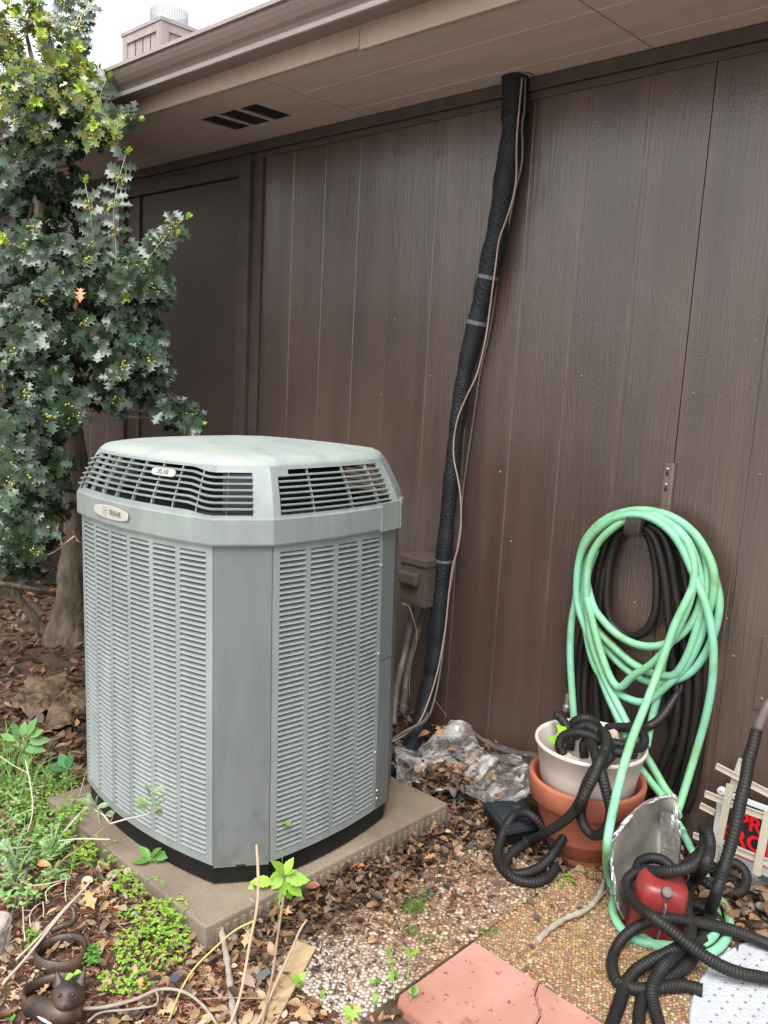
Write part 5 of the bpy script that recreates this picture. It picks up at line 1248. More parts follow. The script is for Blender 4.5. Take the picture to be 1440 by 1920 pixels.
for dy in (0,):
    pts = [at_y(1043, 1358, 2.19), at_y(1060, 1363, 2.185), at_y(1059, 1382, 2.175), at_y(1050, 1394, 2.165), at_y(1036, 1394, 2.155), at_y(1026, 1384, 2.15), at_y(1040, 1379, 2.16), at_y(1047, 1372, 2.17)]
    b.rings([pts, [p+Vector((.004, .006, 0)) for p in pts]], cap0=True, cap1=True, smooth=False)
tag(b.build('plastic_scrap', M['lime']), 'lime green plastic piece inside the left of the beige pot', 'plastic piece')
def crumple(name, cx, cy, cz, sx, sy, sz, m, label, cat, seed, seg=14, amp=.3):
    b = MB(); rg = []
    for i in range(seg+1):
        th = PI*i/seg; r_ = []
        for k in range(seg*2):
            ph = 2*PI*k/(seg*2); d = Vector((math.sin(th)*math.cos(ph), math.sin(th)*math.sin(ph), math.cos(th)))
            f = 1+amp*noise.noise(d*2.2+Vector((seed, 0, 0)))+amp*.6*noise.noise(d*6+Vector((seed, 2, 0))); r_.append((cx+d.x*sx*f, cy+d.y*sy*f, cz+d.z*sz*f))
        rg.append(r_)
    b.rings(rg, smooth=False); return tag(b.build(name, M[m]), label, cat)
crumple('crumpled_paper', -1.205, 2.105, .285, .050, .045, .04, 'paper', 'crumpled off-white paper wedged inside the beige pot at the front', 'paper', 3)
crumple('crumpled_paper', -1.165, 2.275, .325, .045, .025, .045, 'paper', 'crumpled paper standing at the back of the beige pot', 'paper', 8)

# corrugated hose spilling out of the pot
ch1 = empty('corrugated_hose', (-1.1, 2.1, .4), 'black corrugated hose spilling from the beige pot and looping left on the ground', 'hose')
def rib_s(pts, root, r_=.0140, name='length', pitch=.0085):
    b = MB(); ribbed(b, mixp(pts), r_, pitch); o = b.build(name, M['ribbed']); reparent(o, root)
Y = 'y'; Z = 'z'
rib_s([(1040, 1339, Y, 2.19), (1052, 1347, Y, 2.20), (1064, 1365, Y, 2.20), (1070, 1385, Y, 2.20), (1068, 1405, Y, 2.2)], ch1)
rib_s([(1068, 1395, Y, 2.24), (1068, 1372, Y, 2.24), (1076, 1355, Y, 2.24), (1095, 1347, Y, 2.25), (1112, 1352, Y, 2.27), (1122, 1366, Y, 2.29)], ch1)
rib_s([(1056, 1415, Y, 2.11), (1049, 1398, Y, 2.11), (1056, 1381, Y, 2.12), (1080, 1374, Y, 2.13), (1105, 1379, Y, 2.14), (1130, 1390, Y, 2.15), (1160, 1396, Y, 2.17), (1185, 1402, Y, 2.20), (1203, 1400, Y, 2.24), (1208, 1385, Y, 2.27), (1200, 1371, Y, 2.29), (1180, 1364, Y, 2.29), (1150, 1364, Y, 2.29), (1136, 1366, Y, 2.29)], ch1)
rib_s([(1078, 1384, Y, 2.21), (1082, 1368, Y, 2.21), (1100, 1361, Y, 2.22), (1120, 1372, Y, 2.22), (1132, 1385, Y, 2.22)], ch1)
rib_s([(1190, 1415, Y, 2.17), (1172, 1412, Y, 2.14), (1150, 1410, Y, 2.12), (1137, 1412, Y, 2.1), (1128, 1418, Y, 2.08)], ch1)
rib_s([(1128, 1370, Y, 2.13), (1137, 1380, Y, 2.095), (1136, 1402, Y, 2.05), (1128, 1424, Y, 2.02), (1112, 1448, Y, 2.00), (1100, 1470, Y, 1.985), (1090, 1498, Y, 1.975), (1074, 1524, Y, 1.975), (1050, 1545, Y, 1.98), (1022, 1562, Y, 1.99), (995, 1576, Z, .05), (970, 1592, Z, .04), (950, 1615, Z, .03), (950, 1635, Z, .03), (970, 1650, Z, .028), (1000, 1655, Z, .028), (1028, 1645, Z, .028), (1041, 1622, Z, .03), (1038, 1595, Z, .04), (1028, 1570, Z, .06), (1018, 1552, Z, .09), (1003, 1534, Z, .115), (985, 1524, Z, .12), (965, 1528, Z, .10), (950, 1548, Z, .07), (940, 1572, Z, .045), (933, 1600, Z, .03), (940, 1625, Z, .03), (960, 1639, Z, .03), (990, 1636, Z, .035), (1018, 1622, Z, .045), (1040, 1596, Z, .07), (1058, 1568, Z, .10), (1075, 1538, Z, .14), (1088, 1508, Y, 1.955), (1102, 1478, Y, 1.955), (1116, 1450, Y, 1.975), (1126, 1425, Y, 2.00), (1136, 1408, Y, 2.05), (1146, 1398, Y, 2.10)], ch1, .0138)
rib_s([(1104, 1392, Y, 2.12), (1112, 1402, Y, 2.06), (1120, 1425, Y, 2.015), (1128, 1450, Y, 1.995), (1136, 1480, Y, 1.985), (1144, 1510, Y, 1.985), (1144, 1538, Y, 1.985), (1132, 1560, Y, 1.985), (1112, 1566, Y, 1.995), (1095, 1548, Y, 2.00), (1089, 1520, Y, 2.01), (1098, 1490, Y, 2.01), (1112, 1460, Y, 2.02), (1130, 1435, Y, 2.03), (1145, 1416, Y, 2.06)], ch1)
rib_s([(1096, 1420, Y, 2.15), (1094, 1400, Y, 2.15), (1100, 1385, Y, 2.16)], ch1)

# tangle at the right
ch2 = empty('corrugated_hose', (-.75, 1.95, 0), 'tangled black corrugated hose piled over the red container at the right', 'hose')
rib_s([(1419, 1368, Y, 2.26), (1412, 1398, Y, 2.24), (1403, 1430, Y, 2.22), (1398, 1462, Y, 2.20), (1388, 1505, Y, 2.17), (1379, 1550, Y, 2.14), (1368, 1592, Y, 2.11), (1356, 1632, Y, 2.07), (1344, 1672, Y, 2.02), (1332, 1708, Z, .07), (1322, 1738, Z, .05), (1310, 1775, Z, .04), (1290, 1806, Z, .04), (1260, 1830, Z, .035), (1225, 1848, Z, .03)], ch2, .0152, pitch=.010)
b = MB(); tube(b, Yp([(1445, 1315, 2.28), (1434, 1335, 2.27), (1426, 1352, 2.265), (1419, 1370, 2.26)]), .0125, 14); o = b.build('cuff', M['conduit']); reparent(o, ch2)
rib_s([(1345, 1640, Z, .06), (1355, 1622, Z, .07), (1375, 1618, Z, .08), (1393, 1630, Z, .07), (1399, 1650, Z, .05), (1390, 1670, Z, .04), (1370, 1676, Z, .04), (1345, 1668, Z, .045), (1322, 1655, Z, .05), (1310, 1640, Z, .05)], ch2)
rib_s([(1500, 1790, Z, .035), (1440, 1770, Z, .04), (1390, 1750, Z, .05), (1340, 1736, Z, .065), (1290, 1727, Z, .085), (1245, 1722, Z, .10), (1205, 1733, Z, .08), (1172, 1755, Z, .05), (1152, 1785, Z, .03), (1148, 1815, Z, .03), (1160, 1842, Z, .03), (1190, 1854, Z, .03), (1235, 1852, Z, .035), (1280, 1848, Z, .03), (1320, 1858, Z, .03)], ch2)
rib_s([(1500, 1850, Z, .04), (1440, 1835, Z, .045), (1385, 1824, Z, .055), (1340, 1805, Z, .07), (1300, 1778, Z, .095), (1262, 1748, Z, .12), (1225, 1720, Z, .14), (1192, 1695, Z, .13), (1175, 1668, Z, .12), (1180, 1645, Z, .13), (1205, 1632, Y, 1.99), (1240, 1635, Y, 1.97), (1280, 1630, Y, 1.98), (1308, 1615, Y, 2.02), (1322, 1590, Y, 2.06), (1322, 1565, Y, 2.10)], ch2)
rib_s([(1316, 1552, Y, 2.10), (1328, 1562, Y, 2.08), (1331, 1590, Y, 2.05), (1322, 1622, Y, 2.01), (1303, 1650, Z, .11), (1288, 1680, Z, .10), (1290, 1712, Z, .09), (1296, 1742, Z, .08), (1285, 1765, Z, .08), (1255, 1785, Z, .07), (1220, 1802, Z, .055), (1190, 1822, Z, .04), (1172, 1850, Z, .03), (1160, 1885, Z, .03), (1142, 1935, Z, .03)], ch2)
rib_s([(1320, 1760, Z, .05), (1285, 1778, Z, .05), (1255, 1800, Z, .065), (1235, 1825, Z, .055), (1222, 1855, Z, .045), (1226, 1885, Z, .035), (1240, 1935, Z, .03)], ch2)
rib_s([(1197, 1930, Z, .022), (1200, 1890, Z, .025), (1212, 1862, Z, .022), (1240, 1842, Z, .022), (1275, 1825, Z, .022)], ch2)
rib_s([(1194, 1636, Y, 2.02), (1200, 1617, Y, 2.03), (1220, 1609, Y, 2.04), (1242, 1613, Y, 2.05), (1258, 1628, Y, 2.05), (1268, 1650, Y, 2.05)], ch2)
rib_s([(1290, 1690, Z, .06), (1320, 1705, Z, .05), (1340, 1718, Z, .045), (1352, 1735, Z, .035)], ch2)
rib_s([(1260, 1650, Y, 2.08), (1290, 1620, Y, 2.10), (1312, 1600, Y, 2.12), (1325, 1580, Y, 2.14)], ch2)

# ============================================================ FOIL, RED CONTAINER, MAT, BLACK BOX
def grid_surf(rows, m, name, th=.002, amp=0.0, seed=0, sub=10, smooth=True, fr=9):
    """Catmull-Rom surface through a grid of control points"""
    R1 = [spline(r_, 1e9) if False else r_ for r_ in rows]
    def cr(P, t):
        n_ = len(P)-1; x = t*n_; i = min(int(x), n_-1); u = x-i
        g_ = lambda j: P[j] if 0 <= j <= n_ else (P[0]*2-P[1] if j < 0 else P[n_]*2-P[n_-1])
        a, b_, c_, d_ = g_(i-1), g_(i), g_(i+1), g_(i+2)
        return 0.5*((2*b_)+(-a+c_)*u+(2*a-5*b_+4*c_-d_)*u*u+(-a+3*b_-3*c_+d_)*u**3)
    nu = sub*(len(rows[0])-1); nv = sub*(len(rows)-1); g = []
    for j in range(nv+1):
        ctrl = [cr([rows[r_][k] for r_ in range(len(rows))], j/nv) for k in range(len(rows[0]))]; line = []
        for i in range(nu+1):
            p = cr(ctrl, i/nu)
            if amp: q = p*fr; p = p+Vector((noise.noise(q+Vector((seed, 0, 0))), noise.noise(q+Vector((0, seed+3, 0))), noise.noise(q+Vector((0, 0, seed+7)))))*amp + Vector((noise.noise(q*3.1), noise.noise(q*3.1+Vector((5, 0, 0))), noise.noise(q*3.1+Vector((0, 5, 0)))))*amp*.4
            line.append(p)
        g.append(line)
    b = MB(); b.rings(g, closed=False, smooth=smooth)
    if th: b.rings([[p+Vector((0, th, -th*.5)) for p in reversed(l_)] for l_ in g], closed=False, smooth=smooth)
    return b.build(name, m) if m else (b, g)
V = at_y
fe = empty('foil_duct_piece', (-1.0, 2.05, 0), 'bent piece of silver foil duct leaning between the terracotta pot and the red container', 'foil duct')
rows = [[V(1148, 1572, 2.00), V(1180, 1530, 2.06), V(1222, 1498, 2.15), V(1268, 1492, 2.22)],
        [V(1150, 1600, 1.98), V(1185, 1570, 2.06), V(1230, 1545, 2.18), V(1274, 1530, 2.19)],
        [V(1150, 1640, 1.95), V(1185, 1620, 2.05), V(1235, 1600, 2.15), V(1276, 1580, 2.14)],
        [V(1160, 1690, 1.92), V(1190, 1670, 2.01), V(1235, 1650, 2.12), V(1272, 1628, 2.08)],
        [V(1172, 1718, 1.93), V(1200, 1705, 2.0), V(1235, 1690, 2.04), V(1268, 1665, 2.04)]]
o = grid_surf(rows, M['foil_dull'], 'inner_sheet', .003, .004, 2); reparent(o, fe)
rim_ = [r_[0]+Vector((-.002, -.004, 0)) for r_ in reversed(rows)]+[p+Vector((0, -.004, .004)) for p in rows[0][1:]]+[rows[1][3], rows[2][3]]
Sx = spline(rim_, .012); b = MB(); g = []
for i, p in enumerate(Sx):
    w_ = .012+.006*noise.noise(Vector((i*.4, 0, 0))); dn = Vector((.8, -.1, -.3)).normalized() if i < len(Sx)*.5 else Vector((0, -.2, -1)).normalized()
    if i > len(Sx)*.78: dn = Vector((-1, -.2, -.1))
    g.append([p+dn*(w_*k/4)+Vector((0, -1, 0))*(.005*math.sin(k*1.6+i*.7)+.004) for k in range(5)])
b.rings(g, closed=False, smooth=False); o = b.build('foil_rim', M['foil']); reparent(o, fe)
rows2 = [[V(1235, 1520, 2.18), V(1255, 1525, 2.17), V(1273, 1540, 2.16)], [V(1240, 1570, 2.15), V(1256, 1575, 2.14), V(1275, 1580, 2.12)], [V(1245, 1625, 2.11), V(1258, 1628, 2.10), V(1273, 1628, 2.08)]]
o = grid_surf(rows2, M['foil'], 'foil_flap', .002, .0045, 5, 14, False, 24); reparent(o, fe)
fs_ = grid_surf([[V(885, 1370, 2.40), V(920, 1390, 2.38), V(960, 1403, 2.36), V(1008, 1412, 2.34)], [V(890, 1378, 2.385), V(922, 1400, 2.36), V(960, 1412, 2.34), V(1006, 1420, 2.32)], [V(900, 1382, 2.40), V(925, 1404, 2.38), V(962, 1420, 2.36), V(1004, 1432, 2.33)]], M['foil'], 'foil_strip', .002, .004, 9, 16, False, 30)
tag(fs_, 'long narrow foil strip lying along the wall behind the clear film', 'foil strip')
tag(grid_surf([[V(985, 1440, 2.16), V(1004, 1445, 2.16)], [V(982, 1465, 2.14), V(1006, 1470, 2.13)], [V(985, 1488, 2.12), V(1008, 1490, 2.11)]], M['foil'], 'foil_scrap', .002, .004, 4, 14, False, 40), 'small crinkled foil scrap touching the left of the terracotta pot', 'foil scrap')

rc = at_z(1222, 1742, 0.012)
red = empty('red_container', rc, 'red ridged metal container upside down with a grey knob, under the black hose', 'container')
red.rotation_euler = (R(9), R(4), R(36))
def rrect(w_, d_, z, n=40, e=4.0, flute=0.0):
    out = []
    for k in range(n):
        a = 2*PI*k/n; c_, s_ = math.cos(a), math.sin(a)
        f = (abs(c_)**e+abs(s_)**e)**(-1/e)*(1-flute*(1 if 3 < (k % 10) < 7 else 0)); out.append((w_*c_*f, d_*s_*f, z))
    return out
b = MB(); b.rings([rrect(.074, .062, .0), rrect(.070, .058, .03), rrect(.064, .052, .12, flute=.04), rrect(.060, .048, .150, flute=.03), rrect(.052, .041, .160), rrect(.035, .028, .164)], cap1=True); b.build('shell', M['red'], red)
b = MB(); b.rings([rrect(.078, .066, .001), rrect(.094, .080, -.002), rrect(.094, .080, .002), rrect(.078, .066, .006)]); b.build('flange', M['red'], red)
b = MB(); b.box((-.0018, -.0665, .02), (.0018, -.0535, .135)); b.build('seam', M['grey'], red)
b = MB(); lathe(b, [(.0, .012), (.012, .010), (.015, .0), (.0, 0)], 16); o = b.build('knob', M['grey'], red); o.location = (0, -.045, .160); o.rotation_euler = (R(25), 0, 0)

# white perforated shower mat: fit circle on the ground
mc = at_z(1440, 1905, .012)
pA, pB2, pC2 = at_z(1282, 1882, .012), at_z(1318, 1815, .012), at_z(1400, 1774, .012)
def circ(a, b_, c_):
    d = 2*(a.x*(b_.y-c_.y)+b_.x*(c_.y-a.y)+c_.x*(a.y-b_.y)); s1, s2, s3 = a.x**2+a.y**2, b_.x**2+b_.y**2, c_.x**2+c_.y**2
    ux = (s1*(b_.y-c_.y)+s2*(c_.y-a.y)+s3*(a.y-b_.y))/d; uy = (s1*(c_.x-b_.x)+s2*(a.x-c_.x)+s3*(b_.x-a.x))/d
    return Vector((ux, uy, .012)), math.hypot(a.x-ux, a.y-uy)
mcx, mr_ = circ(pA, pB2, pC2)
MX, MY = .29, .40
matr = empty('shower_mat', (-.384, 1.95, 0.0), 'oval white vinyl shower mat with small star shaped holes on the ground', 'shower mat')
b = MB(); cs = .030; n_ = int(MY/cs)+1; zz = .020
for i in range(-n_, n_+1):
    for j in range(-n_, n_+1):
        x, y = i*cs, j*cs; h = cs/2
        if ((abs(x)+h*.7)/MX)**2+((abs(y)+h*.7)/MY)**2 > 1: continue
        sq = [(x-h, y-h), (x, y-h), (x+h, y-h), (x+h, y), (x+h, y+h), (x, y+h), (x-h, y+h), (x-h, y)]
        st = [(x-.0024, y-.0024), (x, y-.0066), (x+.0024, y-.0024), (x+.0066, y), (x+.0024, y+.0024), (x, y+.0066), (x-.0024, y+.0024), (x-.0066, y)]
        b.rings([[(p[0], p[1], zz) for p in sq], [(p[0], p[1], zz) for p in st], [(p[0], p[1], zz-.004) for p in st]], smooth=False)
N_ = 120; b2 = MB()
# solid border between the cells and the rim
b.rings([[((MX-r_)*math.cos(2*PI*k/N_), (MY-r_)*math.sin(2*PI*k/N_), z_) for k in range(N_)] for r_, z_ in ((.034, zz-.0012), (.012, zz-.0008), (.008, zz+.002), (.001, zz+.001), (0, zz-.006))])
b.build('mat_sheet', M['mat_white'], matr)
b = MB(); mrn = random.Random(4)
for i in range(-n_, n_+1):
    for j in range(-n_, n_+1):
        x, y = (i+.5)*cs+mrn.uniform(-.001, .001), (j+.5)*cs+mrn.uniform(-.001, .001)
        if (x/(MX-.016))**2+(y/(MY-.016))**2 > 1: continue
        r_ = .0098; rg = [[(x+rr2*math.cos(2*PI*k/12), y+rr2*math.sin(2*PI*k/12), zz+dz) for k in range(12)] for rr2, dz in ((r_, .0002), (r_*.96, .0016), (r_*.85, .0012), (r_*.3, .0006))]
        b.rings(rg, cap1=True)
o = b.build('suction_discs', M['mat_white'], matr); o['kind'] = 'stuff'
b = MB(); b.rings([[((MX-.004)*math.cos(2*PI*k/60), (MY-.004)*math.sin(2*PI*k/60), z_) for k in range(60)] for z_ in (.0135, .0142)], cap1=True); b.build('mat_underside', M['mulch'], matr)

# black box with a raised lid
bb = empty('black_box', at_z(965, 1560, 0), 'low black plastic box with a lid lying left of the terracotta pot', 'plastic box')
zl = .075
c4 = [at_z(906, 1502, zl), at_z(974, 1489, zl), at_z(1018, 1545, zl), at_z(950, 1558, zl)]
def prism(pts, z0_, z1_, m, par, name):
    b = MB(); b.rings([[(p.x, p.y, z0_) for p in pts], [(p.x, p.y, z1_) for p in pts]], cap0=True, cap1=True, smooth=False); o = b.build(name, m); reparent(o, par); return o
ctr = sum(c4, Vector())/4
prism(list(reversed([ctr+(p-ctr)*.93 for p in c4])), .012, zl-.016, M['black_plastic'], bb, 'body')
prism(list(reversed(c4)), zl-.015, zl-.002, M['box_dark'], bb, 'lid')
prism(list(reversed([ctr+(p-ctr)*.88 for p in c4])), zl-.0018, zl+.003, M['box_dark'], bb, 'lid_panel')
cc = ctr+Vector((.0, .025, 0)); prism([cc+(p-ctr)*.16 for p in reversed(c4)], zl+.0032, zl+.0045, M['fan'], bb, 'label_plate')
# scattered small things
def blobstone(px, py, z, s_, c, name, label, cat, m='pebble'):
    p = at_z(px, py, z); b = MB(); rg = []
    for i in range(7):
        th = PI*i/6; rg.append([(s_*1.2*math.sin(th)*math.cos(2*PI*k/10)*(1+.15*math.sin(k*2.3)), s_*math.sin(th)*math.sin(2*PI*k/10), s_*.6*math.cos(th)) for k in range(10)])
    b.rings(rg, c=c); o = b.build(name, M[m]); o.location = p; o.rotation_euler = (.1, .2, rnd.uniform(0, 3)); tag(o, label, cat)
blobstone(254, 1714, .02, .012, (.32, .30, .28), 'stone', 'rounded grey stone in the red mulch left of the pad corner', 'stone')
blobstone(1428, 1700, .03, .017, (.22, .23, .24), 'stone', 'dark grey stone among the leaves at the right edge', 'stone')
blobstone(932, 1572, .015, .008, (.7, .74, .8), 'paper_ball', 'tiny white scrap on the ground in front of the black box', 'scrap')
blobstone(548, 1636, .02, .006, (.5, .32, .2), 'stone', 'tiny tan pebble beside the pad corner', 'stone')
b = MB(); c_ = at_z(328, 1834, .028); Mx_ = orient(c_, Vector((1, .3, .1)), Vector((.1, -.2, 1)).normalized()); b.bbox((-.011, -.009, -.001), (.011, .009, .001), .0006, M=Mx_); tag(b.build('slate_chip', M['fan']), 'small square blue-grey chip below the bright green ground cover', 'chip')
b = MB(); c_ = at_z(494, 1826, .045); Mx_ = orient(c_, Vector((.3, 1, .3)), Vector((.3, -.7, 1)).normalized()); b.bbox((-.016, -.008, -.001), (.016, .008, .001), .0009, M=Mx_); tag(b.build('slate_chip', M['fan']), 'small oval blue-grey chip between the upright canes', 'chip')

# ============================================================ YARD SIGN AND CREAM EDGING
SY = 2.385
sg = empty('yard_sign', at_y(1400, 1600, SY), 'white framed black yard sign with red lettering propped against the wall', 'sign')
ax = at_y(1347, 1470, SY); 
def sgp(mb, n_, m): o = mb.build(n_, M[m]); reparent(o, sg); return o
nv = Vector((0, -1, 0))
b = MB(); bar(b, at_y(1352, 1486, SY-.012), at_y(1520, 1548, SY-.012), .013, .010); sgp(b, 'frame_rail', 'white')
b = MB(); bar(b, at_y(1351, 1484, SY-.0115), at_y(1337, 1590, SY-.0115), .013, .010); sgp(b, 'frame_rail', 'white')
b = MB(); pz = at_y(1352, 1484, SY-.0125); 
b.rings([[(pz.x+r_*math.cos(2*PI*k/18), pz.y-dy, pz.z+r_*math.sin(2*PI*k/18)) for k in range(18)] for r_, dy in ((.012, -.01), (.012, .002), (.0105, .003), (.003, .003))]); sgp(b, 'corner_cap', 'white')
bl = at_y(1348, 1606, SY); tr = at_y(1360, 1502, SY); X0, X1 = at_y(1350, 1560, SY).x, -0.40
zt2, zb2 = at_y(1372, 1512, SY).z, at_y(1350, 1572, SY).z
zw0 = at_y(1400, 1645, SY).z
b = MB(); b.box((X0, SY+.001, zw0-.05), (X1, SY+.006, zb2-.0005)); sgp(b, 'lower_board', 'white')
b = MB(); b.box((X0, SY+.001, zb2), (X1, SY+.006, zt2+.012)); sgp(b, 'sign_face', 'sign_black')
def sign_text(body, pxa, pya, hgt, xs=1.0):
    vs, fs = text_mesh(body, 1.0, 0.0, 0.028)
    x0_ = min(v.x for v in vs); y0_ = min(v.y for v in vs); y1_ = max(v.y for v in vs); k = hgt/(y1_-y0_); p = at_y(pxa, pya, SY)
    b = MB(); b.add([(p.x+(v.x-x0_)*k*xs, SY-.0006, p.z+(v.y-y0_)*k) for v in vs], fs); return sgp(b, 'red_lettering', 'sign_red')
# left edge of each word and its baseline
sign_text('PRIVATE', 1383, 1549, .046, 1.0)
sign_text('PROPERTY', 1352, 1572, .050, 1.0)
b = MB(); pz = at_y(1352, 1590, SY); b.box((X0, SY-.0006, pz.z-.002), (X1, SY-.0002, pz.z+.001)); sgp(b, 'red_rule', 'sign_red')
ed = empty('lattice_edging', at_y(1360, 1600, 2.36), 'cream plastic lattice edging section with crossing bars in front of the sign', 'edging')
def edge_bar(a, b_, y, w_=.022, par=ed, lip=.003):
    mb_ = MB(); bar(mb_, at_y(*a, y), at_y(*b_, y), w_, .004, nv, lip=lip); o = mb_.build('lattice_bar', M['cream']); reparent(o, par)
edge_bar((1369, 1472), (1346, 1585), 2.340, .021, lip=0); edge_bar((1345, 1583), (1338, 1614), 2.344, .016, lip=.002)
edge_bar((1322, 1488), (1383, 1513), 2.350, .020); edge_bar((1396, 1518), (1500, 1555), 2.350, .020)
edge_bar((1313, 1510), (1340, 1524), 2.358, .018); edge_bar((1300, 1566), (1360, 1588), 2.350, .018); edge_bar((1375, 1592), (1500, 1640), 2.350, .020)
edge_bar((1440, 1525), (1418, 1640), 2.340, .022, lip=0)
ed2 = empty('lattice_edging', at_y(1400, 1440, 2.40), 'upper cream plastic lattice edging section leaning against the brown wall', 'edging')
edge_bar((1392, 1425), (1372, 1482), 2.398, .021, ed2); edge_bar((1343, 1436), (1393, 1462), 2.388, .018, ed2); edge_bar((1406, 1470), (1500, 1518), 2.388, .020, ed2)

# ============================================================ CLEAR FILM, PAPER BAGS
rows = [[V(738, 1385, 2.16), V(800, 1395, 2.28), V(845, 1352, 2.38), V(880, 1358, 2.40), V(900, 1400, 2.38), V(935, 1415, 2.36), V(965, 1418, 2.33), V(990, 1432, 2.3)],
        [V(740, 1400, 2.12), V(790, 1395, 2.24), V(830, 1375, 2.31), V(870, 1390, 2.33), V(900, 1408, 2.31), V(935, 1422, 2.29), V(970, 1430, 2.26), V(998, 1440, 2.23)],
        [V(742, 1425, 2.06), V(785, 1430, 2.15), V(820, 1425, 2.21), V(860, 1435, 2.24), V(895, 1440, 2.24), V(930, 1445, 2.22), V(965, 1455, 2.19), V(998, 1462, 2.16)],
        [V(745, 1452, 2.02), V(780, 1455, 2.07), V(810, 1462, 2.12), V(850, 1465, 2.15), V(890, 1468, 2.16), V(925, 1472, 2.14), V(960, 1482, 2.11), V(992, 1488, 2.1)],
        [V(748, 1465, 2.0), V(775, 1475, 2.02), V(805, 1485, 2.04), V(850, 1480, 2.10), V(880, 1490, 2.10), V(905, 1503, 2.08), V(940, 1500, 2.07), V(975, 1498, 2.06)]]
b_, g_ = grid_surf(rows, None, 'x', 0, .008, 3, 18, False, 12)
def ridged(q):
    s_ = 0; a_ = 1; f_ = 1
    for k in range(4):
        s_ += a_*(1-abs(noise.noise(q*f_+Vector((k*7, 3, 1))))*2.4); a_ *= .55; f_ *= 1.9
    return s_
for r_ in g_:
    for p in r_:
        q = Vector((p.x*14+p.z*6, p.y*26, p.z*20)); p += Vector((.1, -.45, .9))*(.0046*(ridged(q)-1.0))
        p.z = max(p.z, .012)
# tear a hole where the leaves heap through
b = MB(); keepf = []
nU = len(g_[0]); nV = len(g_)
for j in range(nV-1):
    for i in range(nU-1):
        u_, v_ = i/nU, j/nV
        if ((u_-.33)/.13)**2+((v_-.70)/.20)**2 < 1: continue
        if u_ > .12 and u_ < .30 and v_ > .84: continue
        keepf.append((j*nU+i, j*nU+i+1, (j+1)*nU+i+1, (j+1)*nU+i))
b.add([p for r_ in g_ for p in r_], keepf, smooth=True)
lzf = random.Random(17)
tag(b.build('clear_film', M['film']), 'crumpled clear plastic film over the leaves beside the black pipe', 'plastic film')
lz = random.Random(9); b = MB()
for k in range(45):
    q = lzf.choice(g_[lzf.randint(20, len(g_)-2)]); l_ = lzf.uniform(.014, .034); kk = lzf.uniform(.7, 1.5)
    leaf_mesh(b, orient(q+Vector((0, -.006, .008)), Vector((lzf.uniform(-1, 1), lzf.uniform(-1, 1), lzf.uniform(-.3, .5))), Vector((lzf.uniform(-.3, .3), -.4, 1)).normalized()), lzf.choice(['oval', 'oak']), l_, l_*.6, tuple(v*kk for v in lzf.choice(DL)), lzf.uniform(-.3, .5), lzf.uniform(0, .6))
for k in range(170):                  # heap of leaves showing through the tear
    p = V(lz.uniform(808, 872), lz.uniform(1440, 1485), lz.uniform(2.08, 2.16)); p.z = max(p.z, .02); l_ = lz.uniform(.022, .045); kk = lz.uniform(.6, 1.3)
    leaf_mesh(b, orient(p, Vector((lz.uniform(-1, 1), lz.uniform(-1, 1), lz.uniform(-.7, .9))), Vector((lz.uniform(-.5, .5), -.4, 1)).normalized()), lz.choice(['oval', 'oak']), l_, l_*.7, tuple(v*kk for v in lz.choice(DL)), lz.uniform(-.4, .6), lz.uniform(0, .9))
tag(b.build('leaf_heap', M['leaf_dead']), kind='stuff')
o = grid_surf([[at_z(25, 1320, .02), at_z(60, 1270, .05), at_z(110, 1262, .05)], [at_z(35, 1335, .03), at_z(75, 1300, .06), at_z(130, 1275, .07)], [at_z(50, 1345, .01), at_z(95, 1330, .04), at_z(140, 1300, .03)]], M['bag'], 'paper_bag', .003, .022, 3, 16, False, 16)
tag(o, 'crumpled torn brown paper lying in the shade left of the air conditioner', 'paper bag')
o = grid_surf([[at_z(95, 1345, .02), at_z(110, 1300, .07), at_z(160, 1285, .05)], [at_z(80, 1355, .02), at_z(120, 1325, .05), at_z(165, 1310, .05)], [at_z(60, 1368, .0), at_z(110, 1365, .03), at_z(160, 1340, .01)]], M['bag'], 'paper_bag', .003, .022, 6, 16, False, 16)
tag(o, 'second crumpled brown paper wad touching the cabinet at ground level', 'paper bag')

# ============================================================ STICKS, PLANK, CANES
tw_c = {'grey': (.34, .29, .24), 'pale': (.50, .43, .34), 'tan': (.46, .33, .22), 'green': (.50, .46, .16), 'dark': (.12, .10, .09), 'brown': (.30, .2, .14)}
def stick(name, pts, r_, c, label, cat='stick', taper=.4, grp=None, n=7, bumpy=.0):
    b = MB(); P = [at_z(*p) if len(p) == 3 else at_d(p[0], p[1], p[3]) for p in pts]
    f = (lambda t: r_*(1-taper*t)*(1+bumpy*math.sin(t*70)+bumpy*math.sin(t*31)))
    tube(b, P, f, n, .008, tw_c[c]); return tag(b.build(name, M['twig']), label, cat, grp)
stick('cane', [(430, 1925, .02), (452, 1860, .06), (470, 1760, .11), (482, 1700, .16), (484, 1640, .22), (481, 1584, .27)], .0038, 'tan', 'straight tan cane standing in front of the cabinet corner', 'cane', .1, bumpy=.05)
stick('cane', [(490, 1925, .02), (500, 1880, .035), (512, 1820, .06), (520, 1760, .09), (532, 1680, .12)], .0036, 'brown', 'brown cane just right of the tall tan cane', 'cane', .1)
stick('cane', [(478, 1930, .02), (510, 1860, .04), (545, 1785, .07), (562, 1745, .08), (575, 1725, .09)], .0038, 'tan', 'knotted straw cane leaning over the plank', 'cane', .2, bumpy=.12)
stick('stick', [(398, 1700, .05), (412, 1735, .045), (424, 1790, .03), (432, 1850, .025), (440, 1925, .02)], .0078, 'grey', 'thick peeling grey stick below the pad corner', 'stick', .1, bumpy=.12, n=10)
